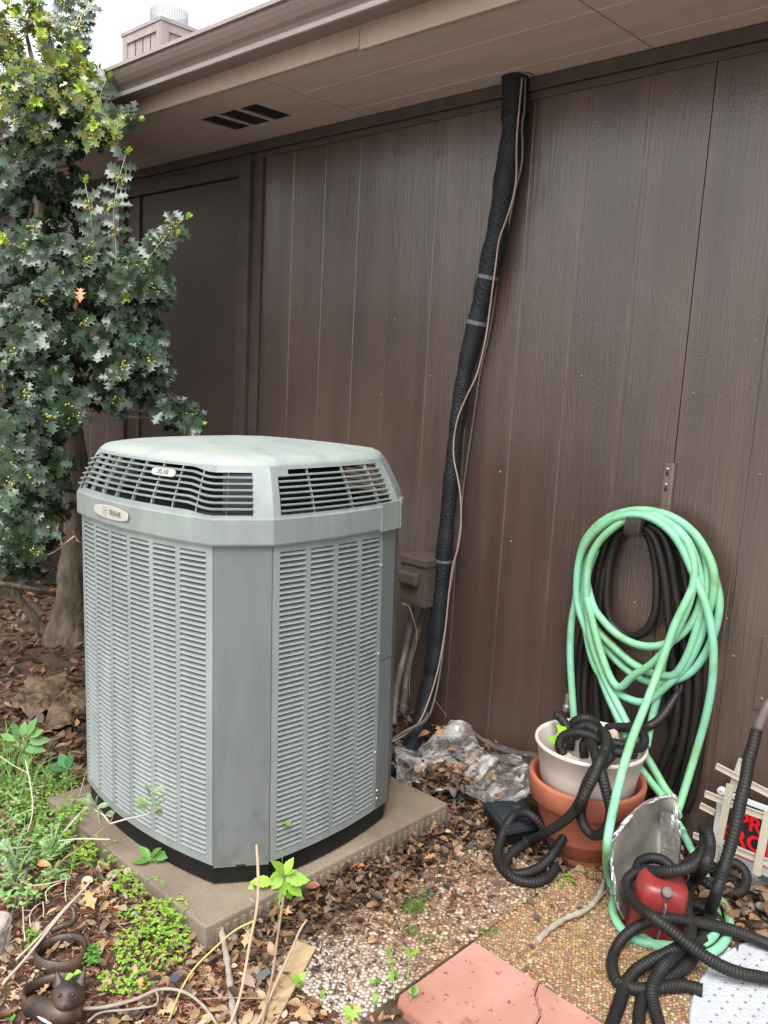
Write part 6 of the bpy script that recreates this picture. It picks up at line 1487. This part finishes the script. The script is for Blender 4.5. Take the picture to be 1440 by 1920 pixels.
stick('vine', [(480, 1725, .08), (440, 1745, .07), (400, 1780, .06), (365, 1815, .045), (340, 1855, .03), (322, 1900, .025), (312, 1930, .02)], .0026, 'green', 'yellow green vine stem arching across the mulch', 'vine', .2)
stick('stick', [(5, 1845, .03), (50, 1795, .035), (110, 1720, .05), (150, 1675, .055), (168, 1655, .06)], .0036, 'pale', 'pale split stick crossing the lower left above the cat figure', 'stick', .1)
stick('stick', [(30, 1800, .03), (75, 1755, .04), (115, 1710, .045), (136, 1688, .05)], .0030, 'pale', 'shorter pale stick alongside the long split stick', 'stick', .1)
stick('stick', [(130, 1891, .05), (190, 1889, .035), (250, 1875, .03), (300, 1855, .03), (345, 1860, .03), (380, 1885, .025), (410, 1925, .02)], .0042, 'grey', 'long grey stick starting at the cat figure and bending right', 'stick', .2, bumpy=.08)
stick('stick', [(165, 1915, .02), (190, 1898, .02), (240, 1893, .022), (290, 1885, .022), (296, 1870, .025), (292, 1858, .03)], .0028, 'grey', 'thin grey stick looping beneath the long bent stick', 'stick', .2)
stick('stick', [(380, 1873, .03), (430, 1871, .03), (490, 1872, .03), (545, 1870, .035)], .0020, 'brown', 'thin straight twig lying across the foot of the plank', 'twig', .2)
bs = empty('weed_stalk', at_z(140, 1700, .0), 'dark dry weed stalk rising toward the pad with green tips', 'weed')
def bstalk(pts, r_, c, m='twig'):
    b = MB(); tube(b, [at_z(*p) for p in pts], lambda t: r_*(1-.5*t), 6, .01, tw_c[c]); o = b.build('stem', M[m]); reparent(o, bs)
bstalk([(45, 1700, .02), (110, 1620, .06), (150, 1590, .09), (185, 1560, .12), (205, 1545, .15), (215, 1520, .19)], .0028, 'brown')
bstalk([(205, 1545, .15), (240, 1535, .18), (275, 1527, .21), (292, 1518, .24)], .0030, 'pale')
bstalk([(205, 1545, .15), (196, 1530, .17), (180, 1520, .18), (160, 1515, .20)], .0028, 'pale')
bstalk([(120, 1560, .10), (150, 1525, .15), (165, 1512, .18)], .003, 'pale')
stick('twig', [(110, 1577, .10), (150, 1573, .12), (207, 1574, .13)], .0025, 'pale', 'short horizontal pale twig with a cut end near the pad edge', 'twig', .1)
stick('twig', [(148, 1495, .06), (155, 1470, .09), (160, 1452, .12), (171, 1437, .15)], .0012, 'tan', 'hair thin stem touching the lower left louvres', 'twig', .1)
stick('twig', [(0, 1418, .10), (25, 1435, .11), (52, 1449, .12)], .0018, 'pale', 'pale side twig at the far left edge by the broad leaves', 'twig', .1)
stick('twig', [(48, 1425, .16), (56, 1465, .12), (61, 1500, .09), (60, 1530, .07), (52, 1560, .05)], .0026, 'pale', 'upright pale twig among the left grass', 'twig', .2)
stick('twig', [(0, 1592, .06), (30, 1590, .08), (60, 1588, .10)], .0030, 'grey', 'grey twig end entering from the left edge', 'twig', .1)
stick('twig', [(60, 1590, .10), (48, 1640, .06), (30, 1690, .04), (12, 1750, .04), (2, 1790, .04)], .0035, 'dark', 'dark bent twig running down over the clear tub', 'twig', .2)
for i, (pts, lab) in enumerate([([(125, 1645, .07), (122, 1670, .05), (124, 1690, .04)], 'knobbly white twig stub above the split stick'), ([(88, 1690, .05), (86, 1672, .06), (100, 1660, .07), (115, 1655, .07)], 'small white curled twig left of the knobbly stub'),
                                ([(80, 1690, .05), (82, 1705, .04), (81, 1720, .03)], 'short white twig upright behind the long split stick'), ([(43, 1700, .06), (44, 1730, .05), (47, 1765, .035)], 'straight white twig beside the clear tub'),
                                ([(57, 1738, .03), (56, 1715, .04), (66, 1700, .05), (78, 1693, .05)], 'thin hooked white twig right of the clear tub'), ([(0, 1550, .05), (30, 1530, .06), (68, 1514, .08)], 'pale twig slanting up among the left weeds'),
                                ([(40, 1652, .06), (60, 1660, .06), (100, 1655, .07), (122, 1648, .07)], 'pale twig lying level above the white stubs')]):
    stick('twig', pts, .0016, 'pale', lab, 'twig', .1, bumpy=.15)
stick('stick', [(1006, 1765, .022), (1030, 1742, .026), (1060, 1722, .028), (1095, 1708, .03), (1115, 1690, .03), (1128, 1668, .03), (1132, 1650, .035)], .0085, 'grey', 'gnarled grey stick lying between the pebble slab and the green hose', 'stick', .25, n=10, bumpy=.14)
stick('twig', [(1110, 1700, .03), (1135, 1672, .035), (1150, 1660, .03)], .003, 'brown', 'thin brown twig next to the gnarled stick', 'twig', .2)
stick('twig', [(815, 1312, .20), (835, 1340, .12), (848, 1362, .08)], .0014, 'tan', 'hair thin straw against the wall above the clear film', 'twig', .1)
stick('twig', [(1035, 1440+300, .02), (1315, 1742, .03), (1360, 1790, .02)], .0012, 'pale', 'thin pale straw between the hose loops', 'twig', .1) if False else None
b = MB(); p0, p1 = at_z(574, 1770, .035), at_z(478, 1945, .012); bar(b, p0, p1, .052, .014, Vector((.05, .1, 1)).normalized()); tag(b.build('plank', M['plank']), 'weathered yellowish board lying left of the pebble slab', 'board')

# individual leaves one can tell apart
fl_r = random.Random(2)
for (px, py, z, l_, c, kind, lab) in [
    (548, 1712, .03, .060, (.55, .33, .14), 'oak', 'large tan oak leaf below the bright green seedling'), (660, 1625, .04, .035, (.62, .22, .07), 'oak', 'bright orange leaf on the dark litter beside the pad'),
    (795, 1610, .03, .038, (.60, .27, .08), 'oak', 'orange lobed leaf where the litter meets the pebbles'), (600, 1660, .05, .040, (.33, .13, .08), 'oval', 'reddish brown oval leaf standing at the pad edge'),
    (845, 1515, .05, .042, (.42, .17, .09), 'oval', 'rust brown leaf at the right corner of the pad'), (815, 1565, .03, .050, (.17, .10, .07), 'oval', 'broad dark brown leaf right of the pad'),
    (835, 1560, .035, .022, (.60, .42, .25), 'oval', 'small pale leaf next to the broad dark brown one'), (808, 1690, .03, .030, (.30, .17, .08), 'oval', 'curled brown leaf beside the moss tuft'),
    (690, 1768, .022, .032, (.55, .36, .18), 'oval', 'flat tan leaf lying on the pebble slab'), (455, 1830, .03, .045, (.42, .30, .25), 'serrate', 'greyish pink toothed leaf left of the tall cane'),
    (405, 1660-90, .07, .0, (0, 0, 0), 'oval', ''), (325, 1600, .065, .035, (.50, .24, .11), 'oval', 'orange brown leaf against the black base of the cabinet'),
    (162, 1670, .05, .07, (.60, .38, .18), 'oak', 'big tan oak leaf above the cat figure'), (230, 1632, .05, .04, (.52, .44, .30), 'oval', 'pale curled leaf against the pad side'),
    (385, 1775, .03, .045, (.45, .32, .22), 'oak', 'tan leaf below the front corner of the pad'), (470, 1740, .04, .05, (.55, .40, .20), 'oak', 'yellowish oak leaf behind the tall cane'),
    (1300, 1560, .06, .06, (.40, .23, .12), 'oak', 'tan oak leaf behind the foil duct piece'), (1285, 1500, .10, .05, (.34, .18, .10), 'oak', 'brown oak leaf against the wall behind the foil'),
    (1400, 1690, .03, .05, (.36, .20, .11), 'oak', 'brown oak leaf right of the hose tangle'), (875, 1905, .03, .06, (.40, .17, .12), 'oak', 'brown leaf at the bottom edge on the pink paver'),
    (820, 1360, .16, .06, (.48, .27, .13), 'oak', 'tan oak leaf propped against the wall behind the film'), (805, 1375, .14, .05, (.5, .26, .12), 'oval', 'upright orange brown leaf touching the black pipe'),
    (70, 1620, .05, .035, (.62, .32, .12), 'oval', 'small orange leaf in the left weeds'), (1085, 1620, .02, .045, (.40, .30, .18), 'oval', 'pale narrow leaf at the foot of the terracotta pot'), (65, 1250, .02, .05, (.40, .12, .07), 'oval', 'dark red leaf at the foot of the holly trunk')]:
    if l_ == 0: continue
    b = MB(); leaf_mesh(b, Matrix.Identity(4), kind, l_, l_*.62, c, fl_r.uniform(.1, .6), fl_r.uniform(.1, .6)); o = b.build('fallen_leaf', M['leaf_dead'])
    o.matrix_world = orient(at_z(px, py, z+.004), Vector((fl_r.uniform(-1, 1), fl_r.uniform(-1, 1), fl_r.uniform(-.2, .4))), Vector((fl_r.uniform(-.2, .4), -.5, 1)).normalized()); tag(o, lab, 'leaf')

# ============================================================ WEEDS
wr = random.Random(21)
G1 = (.20, .40, .05); G2 = (.13, .30, .05); G3 = (.28, .48, .06); GP = (.34, .49, .20)
def vary(c, a=.25): k = wr.uniform(1-a, 1+a); return tuple(v*k for v in c)
def plant(name, label, base_p, stems, cat='plant', grp=None):
    """stems: list of (points, leaf list) in world coordinates"""
    e = empty(name, base_p, label, cat, grp); return e
def add_stem(e, P, r_=.0016, c=(.3, .42, .12)):
    b = MB(); tube(b, P, lambda t: r_*(1-.4*t), 6, .01, c); o = b.build('stem', M['weed']); reparent(o, e)
def add_leaf(e, p, d, l_, w_, kind, c, up=Vector((0, -.35, 1)), roll=None, fold=None):
    b = MB(); leaf_mesh(b, Matrix.Identity(4), kind, l_, w_, c, wr.uniform(.0, .35), wr.uniform(.05, .3) if fold is None else fold, tuple(v*1.15 for v in c)); o = b.build('leaf', M['weed'])
    o.parent = e; o.matrix_parent_inverse = Matrix.Translation(-Vector(e.location)); o.matrix_basis = orient(p, d, up.normalized(), wr.uniform(-.4, .4) if roll is None else roll)
def imgdir(px0, py0, px1, py1, dist, away=0.0):
    return (at_d(px1, py1, dist+away)-at_d(px0, py0, dist))
# broad bright seedling in front of the cabinet corner: leaves given by base and tip in the photo
def depth(p): return (p-O).dot(Fv)
def leafy(name, label, root_px, z0_, top_px, ztop, leaf_px, kind, c, wide=.55, cat='seedling', r_=.0016, thin=None):
    p0 = at_z(*root_px, z0_); p1 = at_z(*top_px, ztop); e = empty(name, p0, label, cat)
    add_stem(e, [p0, p0.lerp(p1, .5)+Vector((wr.uniform(-.006, .006), 0, .004)), p1], r_)
    d0 = depth(p1)
    for (ax_, ay_, bx_, by_) in leaf_px:
        a = at_d(ax_, ay_, d0); q = at_d(bx_, by_, d0+wr.uniform(-.02, .02)); L = (q-a).length
        if ((a-p1).length > .006): add_stem(e, [p1, a], r_*.6)
        add_leaf(e, a, q-a, L, L*wide*wr.uniform(.85, 1.1), kind, vary(c), up=(O-a).normalized()*.8+Vector((0, 0, .75)))
leafy('seedling', 'bright green toothed seedling in front of the cabinet corner', (520, 1735), .01, (533, 1645), .10,
      [(535, 1648, 582, 1650), (535, 1650, 567, 1682), (533, 1650, 517, 1698), (535, 1650, 546, 1688), (530, 1645, 508, 1668), (532, 1640, 500, 1650), (534, 1640, 516, 1612), (534, 1640, 548, 1606), (530, 1640, 522, 1622), (536, 1640, 552, 1628), (512, 1655, 470, 1650), (490, 1660, 470, 1685), (495, 1665, 515, 1690), (472, 1655, 468, 1680)], 'serrate', G3, .62)
leafy('seedling', 'small dull green leaves beside the pad corner', (475, 1725), .01, (476, 1690), .07, [(474, 1690, 450, 1692), (478, 1700, 494, 1702), (476, 1704, 466, 1712)], 'serrate', GP, .6)
leafy('seedling', 'toothed seedling growing between the pad edge and mulch', (283, 1650), .02, (283, 1610), .08, [(283, 1612, 247, 1617), (280, 1610, 262, 1585), (284, 1610, 326, 1597), (286, 1606, 302, 1620), (284, 1606, 298, 1588), (283, 1612, 270, 1606), (286, 1608, 312, 1612)], 'serrate', G2, .55)
leafy('seedling', 'dark leaf pair beneath the pad edge seedling', (283, 1700), .01, (284, 1662), .05, [(284, 1662, 310, 1655), (284, 1664, 278, 1692), (284, 1662, 292, 1680)], 'oval', G2, .6)
leafy('seedling', 'broad leaved weed at the left edge of the photo', (30, 1470), .0, (42, 1395), .12, [(50, 1380, 68, 1345), (54, 1392, 94, 1386), (46, 1405, 82, 1402), (42, 1412, 52, 1440), (28, 1390, 0, 1372), (28, 1406, 0, 1412), (28, 1420, 8, 1450), (34, 1384, 24, 1354), (42, 1380, 46, 1352), (58, 1382, 82, 1368), (20, 1425, -6, 1432), (36, 1400, 20, 1388)], 'oval', (.12, .28, .07), .5, 'weed')
leafy('seedling', 'rounded dark green leaves near the left bottom of the cabinet', (125, 1480), .0, (125, 1440), .06, [(125, 1440, 112, 1412), (125, 1440, 142, 1435), (125, 1440, 100, 1435), (125, 1440, 135, 1415), (125, 1442, 90, 1432), (125, 1442, 115, 1460)], 'serrate', (.055, .17, .05), .7, 'weed')
leafy('seedling', 'single ivy like leaf before the right louvres', (530, 1640), .1, (529, 1530), .24, [(524, 1534, 545, 1548), (512, 1570, 500, 1592)], 'oak', G1, .9, thin=1, r_=.0007)
leafy('seedling', 'leafy sprig standing on the pebble slab', (740, 1875), .02, (735, 1810), .06, [(732, 1790, 720, 1782), (733, 1800, 728, 1778), (737, 1800, 722, 1805), (738, 1815, 746, 1850), (738, 1812, 732, 1840), (736, 1800, 742, 1816)], 'oak', G1, .5)
leafy('seedling', 'three lobed leaf above the joint of the pebble slabs', (765, 1840), .02, (770, 1795), .05, [(770, 1792, 782, 1778), (768, 1792, 762, 1776), (769, 1790, 770, 1802)], 'oak', G1, .8)
leafy('seedling', 'round leaf beside the pink paver corner', (768, 1880), .02, (773, 1862), .035, [(766, 1858, 786, 1856), (770, 1862, 776, 1850)], 'oval', G2, .85)
leafy('seedling', 'heart shaped leaf at the lower edge on the white pebbles', (655, 1925), .02, (655, 1905), .035, [(655, 1915, 672, 1886), (655, 1912, 642, 1925), (654, 1910, 650, 1888)], 'oak', G3, .8)
leafy('seedling', 'tiny leaf sprig on the white pebbles near the slab edge', (702, 1890), .02, (702, 1880), .03, [(700, 1878, 706, 1862), (702, 1880, 708, 1886)], 'oval', G1, .7)
leafy('seedling', 'small leaves growing over the right side of the board', (600, 1885), .015, (602, 1862), .03, [(600, 1866, 610, 1857), (598, 1880, 592, 1890), (606, 1880, 616, 1884)], 'oval', G1, .8)
leafy('seedling', 'clover like leaf pair beside the board', (565, 1850), .02, (562, 1836), .045, [(564, 1838, 548, 1830), (562, 1838, 572, 1822), (562, 1842, 560, 1858), (563, 1840, 552, 1846)], 'oval', G3, .8)
leafy('seedling', 'leaf sprig near the paving left of the pink slab', (703, 1850), .02, (702, 1838), .03, [(700, 1846, 696, 1832), (702, 1840, 716, 1838)], 'oval', G1, .6)
leafy('seedling', 'pair of leaves above the cat figure ears', (142, 1840), .03, (140, 1828), .05, [(138, 1828, 120, 1834), (138, 1826, 150, 1820)], 'oval', G3, .8)
leafy('seedling', 'small sprig at the lower left corner', (20, 1925), .01, (20, 1912), .02, [(20, 1912, 10, 1902), (20, 1912, 28, 1904)], 'oval', G1, .7)
# feathery weeds
def feather(e, P, l_, c, n=9):
    S = spline(P, .004); m = len(S); b = MB(); tube(b, P, .0007, 4, .01, tuple(v*.9 for v in c))
    for k in range(1, n):
        i = int((m-2)*k/n)+1; t = (S[min(i+1, m-1)]-S[i-1]).normalized(); sd = t.cross(Vector((-.6, -.7, .8)).normalized()).normalized(); w_ = l_*math.sin(PI*(.18+.78*k/n))
        for s_ in (1, -1):
            d = (sd*s_+t*.7).normalized()
            leaf_mesh(b, orient(S[i], d, Vector((.5, -.6, .8)).normalized()), 'simple', w_*1.35, w_*.60, vary(c, .15), .1, .1)
            leaf_mesh(b, orient(S[i]+d*w_*.4, (d+t*.9).normalized(), Vector((.2, -.5, 1)).normalized()), 'simple', w_*.5, w_*.22, vary(c, .15), .1, .1)
    o = b.build('frond', M['weed']); reparent(o, e)
def fern(name, label, root, tips, l_=.010, c=GP, stalk=None):
    p0 = at_z(*root); e = empty(name, p0, label, 'weed')
    for (a, b_) in tips:
        d_ = depth(p0) if stalk is None else stalk; A = at_d(*a, d_); B = at_d(*b_, d_+wr.uniform(-.03, .03)); mid = A.lerp(B, .5)+Vector((0, 0, .006)); feather(e, [A, mid, B], l_, c)
    return e
fern('feathery_weed', 'feathery pale green weed tip in front of the front louvres', (270, 1527, .20), [((282, 1525), (296, 1462)), ((280, 1510), (246, 1497)), ((284, 1515), (314, 1487)), ((280, 1520), (250, 1512)), ((288, 1520), (316, 1497)), ((285, 1522), (304, 1528)), ((283, 1500), (272, 1470)), ((284, 1490), (310, 1478))], .0095, (.26, .40, .15), 2.0)
fern('feathery_weed', 'feathery weed tip over the left edge of the pad', (180, 1520, .17), [((175, 1512), (145, 1498)), ((176, 1512), (162, 1488)), ((178, 1514), (184, 1490)), ((178, 1516), (206, 1512)), ((184, 1520), (190, 1545)), ((196, 1528), (212, 1530)), ((176, 1520), (150, 1525))], .009, (.26, .38, .18), 2.05)
fern('feathery_weed', 'pale feathery weed clump at the left edge', (25, 1680, .0), [((30, 1640), (5, 1560)), ((30, 1640), (35, 1560)), ((32, 1640), (60, 1590)), ((30, 1645), (0, 1610)), ((30, 1650), (55, 1630)), ((25, 1660), (0, 1655)), ((30, 1640), (18, 1590)), ((30, 1600), (48, 1545)), ((20, 1600), (0, 1575)), ((25, 1640), (10, 1640)), ((40, 1620), (62, 1610))], .013, (.30, .46, .24))
fern('feathery_weed', 'feathery weed right of the left edge clump', (105, 1620, .0), [((100, 1600), (78, 1560)), ((100, 1600), (96, 1545)), ((102, 1600), (122, 1552)), ((100, 1605), (74, 1592)), ((102, 1605), (130, 1590)), ((100, 1580), (112, 1540)), ((98, 1590), (70, 1575)), ((100, 1600), (140, 1575))], .012, (.32, .50, .20))
fern('feathery_weed', 'low feathery weed near the white twigs', (100, 1660, .0), [((100, 1640), (82, 1630)), ((102, 1640), (130, 1632)), ((102, 1636), (110, 1612)), ((100, 1645), (135, 1648))], .011, (.22, .42, .14))
# ground cover: many small leaves
gc = MB()
def cover(n, cx, cy, rx, ry, z0_, z1_, l0, l1, c, kinds=('oval',), stems=.25):
    for k in range(n):
        a = wr.uniform(0, 2*PI); r_ = math.sqrt(wr.random()); z = wr.uniform(z0_, z1_)
        p = at_z(cx+rx*r_*math.cos(a), cy+ry*r_*math.sin(a), z)
        if not outside(p.x, p.y, -.01) and z < .065: continue
        l_ = wr.uniform(l0, l1)
        for q in range(wr.choice((2, 3, 4))):
            a2 = wr.uniform(0, 2*PI); d = Vector((math.cos(a2), math.sin(a2), wr.uniform(-.1, .5))); leaf_mesh(gc, orient(p, d, Vector((0, -.2, 1)).normalized()), wr.choice(kinds), l_, l_*.62, vary(c, .3), wr.uniform(0, .3), .15)
        if wr.random() < stems: tube(gc, [Vector((p.x, p.y, 0)), p+Vector((wr.uniform(-.01, .01), 0, -.3*z)), p], .0007, 3, .02, (.3, .4, .12))
cover(170, 310, 1720, 60, 45, .01, .05, .006, .013, G3); cover(150, 285, 1775, 75, 45, .005, .03, .006, .012, G3); cover(70, 330, 1690, 40, 30, .01, .06, .006, .012, G3)
cover(90, 185, 1590, 40, 34, .02, .07, .006, .014, G3); cover(90, 250, 1650, 40, 30, .02, .07, .006, .013, G3); cover(60, 330, 1700, 30, 26, .03, .075, .006, .013, G3); cover(60, 140, 1520, 30, 24, .03, .08, .008, .016, G1)
cover(60, 235, 1840, 50, 26, .005, .03, .006, .012, G3); cover(55, 200, 1620, 40, 40, .005, .04, .005, .011, (.22, .42, .05)); cover(40, 235, 1650, 40, 30, .005, .03, .006, .012, G3)
cover(60, 175, 1790, 14, 20, .005, .03, .006, .011, G2); cover(200, 70, 1480, 80, 50, .005, .05, .007, .017, (.22, .42, .08), ('oval', 'serrate')); cover(150, 100, 1530, 60, 50, .01, .06, .006, .014, (.24, .44, .05)); cover(40, 110, 1460, 30, 20, .01, .05, .008, .014, G2)
cover(320, 40, 1580, 80, 120, .01, .07, .008, .018, (.26, .44, .14), ('oval', 'simple', 'serrate')); cover(40, 60, 1760, 16, 22, .005, .03, .006, .010, G1); cover(110, 150, 1570, 40, 60, .01, .05, .005, .012, (.24, .44, .05)); cover(30, 130, 1840, 20, 10, .01, .03, .006, .01, G2)
cover(26, 1060, 1650, 18, 12, .018, .03, .004, .008, G1); cover(14, 800, 1675, 14, 10, .018, .028, .004, .009, G2); cover(12, 1005, 1720-90, 6, 6, .018, .03, .003, .006, G2); cover(18, 240, 815+900, 20, 10, .01, .03, .005, .01, G1)
tag(gc.build('ground_cover', M['weed']), kind='stuff')
# grass blades
gr = MB()
def blade(px, py, l_, lean_):
    p = at_z(px, py, 0.0); a = wr.uniform(0, 2*PI); d = Vector((math.cos(a), math.sin(a), 0)); c = vary((.24, .40, .09), .35); n_ = 5; w_ = wr.uniform(.0015, .003); g = []
    sd = d.cross(Vector((0, 0, 1)))
    for k in range(n_+1):
        t = k/n_; q = p+d*(lean_*l_*t*t)+Vector((0, 0, l_*(t-.35*lean_*t*t))); g.append([q-sd*w_*(1-t*.95), q+Vector((0, 0, -w_*.3)), q+sd*w_*(1-t*.95)])
    gr.rings(g, c=c, closed=False)
for k in range(480): blade(wr.uniform(-20, 140), wr.uniform(1440, 1640), wr.uniform(.04, .12), wr.uniform(.3, 1.2))
for k in range(200): blade(wr.uniform(-10, 60), wr.uniform(1400, 1500), wr.uniform(.06, .16), wr.uniform(.3, 1.0))
for k in range(30): blade(wr.uniform(55, 85), wr.uniform(1660, 1690), wr.uniform(.03, .06), wr.uniform(.3, 1.2))
tag(gr.build('grass', M['weed']), kind='stuff')
# moss tufts on the slabs
for (px, py, rx, ry, n_, lab) in ((776, 1698, 22, 18, 700, 'mound of dark green moss on the pebble slab'), (770, 1745, 12, 14, 160, 'sparse moss strip below the moss mound'), (800, 1762, 18, 8, 120, 'flat moss patch on the slab joint'), (915, 1748, 22, 8, 110, 'thin moss line along the joint between slabs')):
    b = MB()
    for k in range(n_):
        a = wr.uniform(0, 2*PI); r_ = math.sqrt(wr.random()); q = at_z(px+rx*r_*math.cos(a), py+ry*r_*math.sin(a), .018+.012*(1-r_)*(n_ > 500)); d = Vector((wr.uniform(-1, 1), wr.uniform(-1, 1), wr.uniform(.2, 1.2)))
        leaf_mesh(b, orient(q, d), 'simple', wr.uniform(.004, .009), .0022, vary((.12, .22, .03), .4), .1, .1)
    tag(b.build('moss', M['moss']), lab, 'moss')

# ============================================================ CAT FIGURE AND CLEAR TUB
ct = empty('cat_figure', at_z(110, 1840, 0), 'rusty cast iron cat figure whose body is two open rings, lying in the mulch', 'cat figure')
def ctp(mb, n_, m='iron'): o = mb.build(n_, M[m]); reparent(o, ct); return o
def ringband(c_, rx, ry, h0, h1, th, rot=0.0):
    b = MB(); rg = []
    N = 56
    for (dr_, z_) in ((0, h0), (0, h1), (-th, h1), (-th, h0), (0, h0)):
        rg.append([(c_.x+((rx+dr_)*math.cos(2*PI*k/N)*math.cos(rot)-(ry+dr_)*math.sin(2*PI*k/N)*math.sin(rot)), c_.y+((rx+dr_)*math.cos(2*PI*k/N)*math.sin(rot)+(ry+dr_)*math.sin(2*PI*k/N)*math.cos(rot)), z_+.004*math.sin(2*PI*k/N*2)) for k in range(N)])
    b.rings(rg); return b
c1 = at_z(113, 1780, .03); c2 = at_z(100, 1862, .03)
ctp(ringband(c1, .060, .052, .004, .036, .006, .8), 'ring'); ctp(ringband(c2, .066, .056, .004, .040, .008, .8), 'ring')
b = MB(); tube(b, [at_z(95, 1745, .035), at_z(118, 1735, .04), at_z(133, 1732, .05), at_z(139, 1722, .065), at_z(138, 1705, .08), at_z(132, 1700, .085)], lambda t: .009*(1-.35*t), 10, .006); ctp(b, 'tail')
hd = at_z(128, 1868, .075)
# head: ellipsoid with brow, muzzle, ears
def headpt(th, ph):
    d = Vector((math.sin(th)*math.cos(ph), math.sin(th)*math.sin(ph), math.cos(th))); r_ = Vector((.036, .034, .031))
    p = Vector((d.x*r_.x, d.y*r_.y, d.z*r_.z))
    mz = max(0, d.dot(Vector((0, -.90, -.42)).normalized()))**10; p += Vector((0, -.014, -.004))*mz
    for sx in (-1, 1):
        eye = max(0, d.dot(Vector((sx*.42, -.88, .12)).normalized()))**70; p -= d*.0045*eye
        ck_ = max(0, d.dot(Vector((sx*.45, -.72, -.5)).normalized()))**14; p += d*.004*ck_
    return p
fwd = (O-hd); fwd.z *= .45; fwd.normalize(); 
Mh = Matrix.Translation(hd) @ Matrix(((-fwd.y, -fwd.x, 0), (fwd.x, -fwd.y, 0), (0, 0, 1))).to_4x4() @ Matrix.Rotation(R(-12), 4, 'Z') @ Matrix.Rotation(R(-32), 4, 'X')
b = MB(); b.rings([[Mh @ headpt(PI*i/24, 2*PI*k/36) for k in range(36)] for i in range(25)]); head = ctp(b, 'head')
for sx in (-1, 1):
    b = MB(); bx_ = Vector((sx*.020, .002, .018)); ap = Vector((sx*.031, .004, .052)); g = []
    for t in (0, .35, .7, .97):
        c_ = bx_.lerp(ap, t); w_ = .0155*(1-t)+.001; g.append([Mh @ (c_+Vector((w_*math.cos(a), w_*.42*math.sin(a)-(.003 if math.sin(a) < -.5 else 0), 0))) for a in [2*PI*k/12 for k in range(12)]])
    b.rings(g, cap1=True); ctp(b, 'ear')
    b = MB(); e_ = Mh @ Vector((sx*.0145, -.0295, .005)); b.rings([[e_+Vector((.0038*math.sin(th)*math.cos(p_), .0038*math.sin(th)*math.sin(p_), .0038*math.cos(th))) for p_ in [2*PI*k/10 for k in range(10)]] for th in [PI*i/8 for i in range(9)]]); ctp(b, 'eye')
b = MB(); ns = Mh @ Vector((0, -.0475, -.013)); b.rings([[ns+Vector((.0042*math.sin(th)*math.cos(p_), .003*math.sin(th)*math.sin(p_), .0028*math.cos(th))) for p_ in [2*PI*k/10 for k in range(10)]] for th in [PI*i/6 for i in range(7)]]); ctp(b, 'nose')
b = MB(); tube(b, [at_z(70, 1886, .05), at_z(72, 1902, .05), at_z(84, 1914, .052), at_z(96, 1920, .055)], lambda t: .0065*(1-.7*t), 8, .006, (1, 1, 1)); ctp(b, 'white_collar', 'white')
b = MB(); tube(b, [at_z(60, 1885, .03), at_z(90, 1895, .05), at_z(118, 1900, .055), at_z(145, 1895, .045)], lambda t: .024-.006*abs(t-.5), 14, .006); ctp(b, 'shoulders')
tub = empty('clear_tub', at_z(-14, 1765, 0), 'round cloudy clear plastic tub cut by the left edge of the photo', 'tub')
tr_ = .052; tc_ = at_z(-14, 1758, .03); tub.location = (tc_.x, tc_.y, 0.006); tub.rotation_euler = (R(8), R(-6), 0)
b = MB(); lathe(b, [(0, .002), (.040, .002), (.043, .006), (.050, .052), (.054, .053), (.0545, .056), (.052, .057), (.0485, .053), (.0405, .007), (0, .005)], 48); b.build('tub_wall', M['cup'], tub)
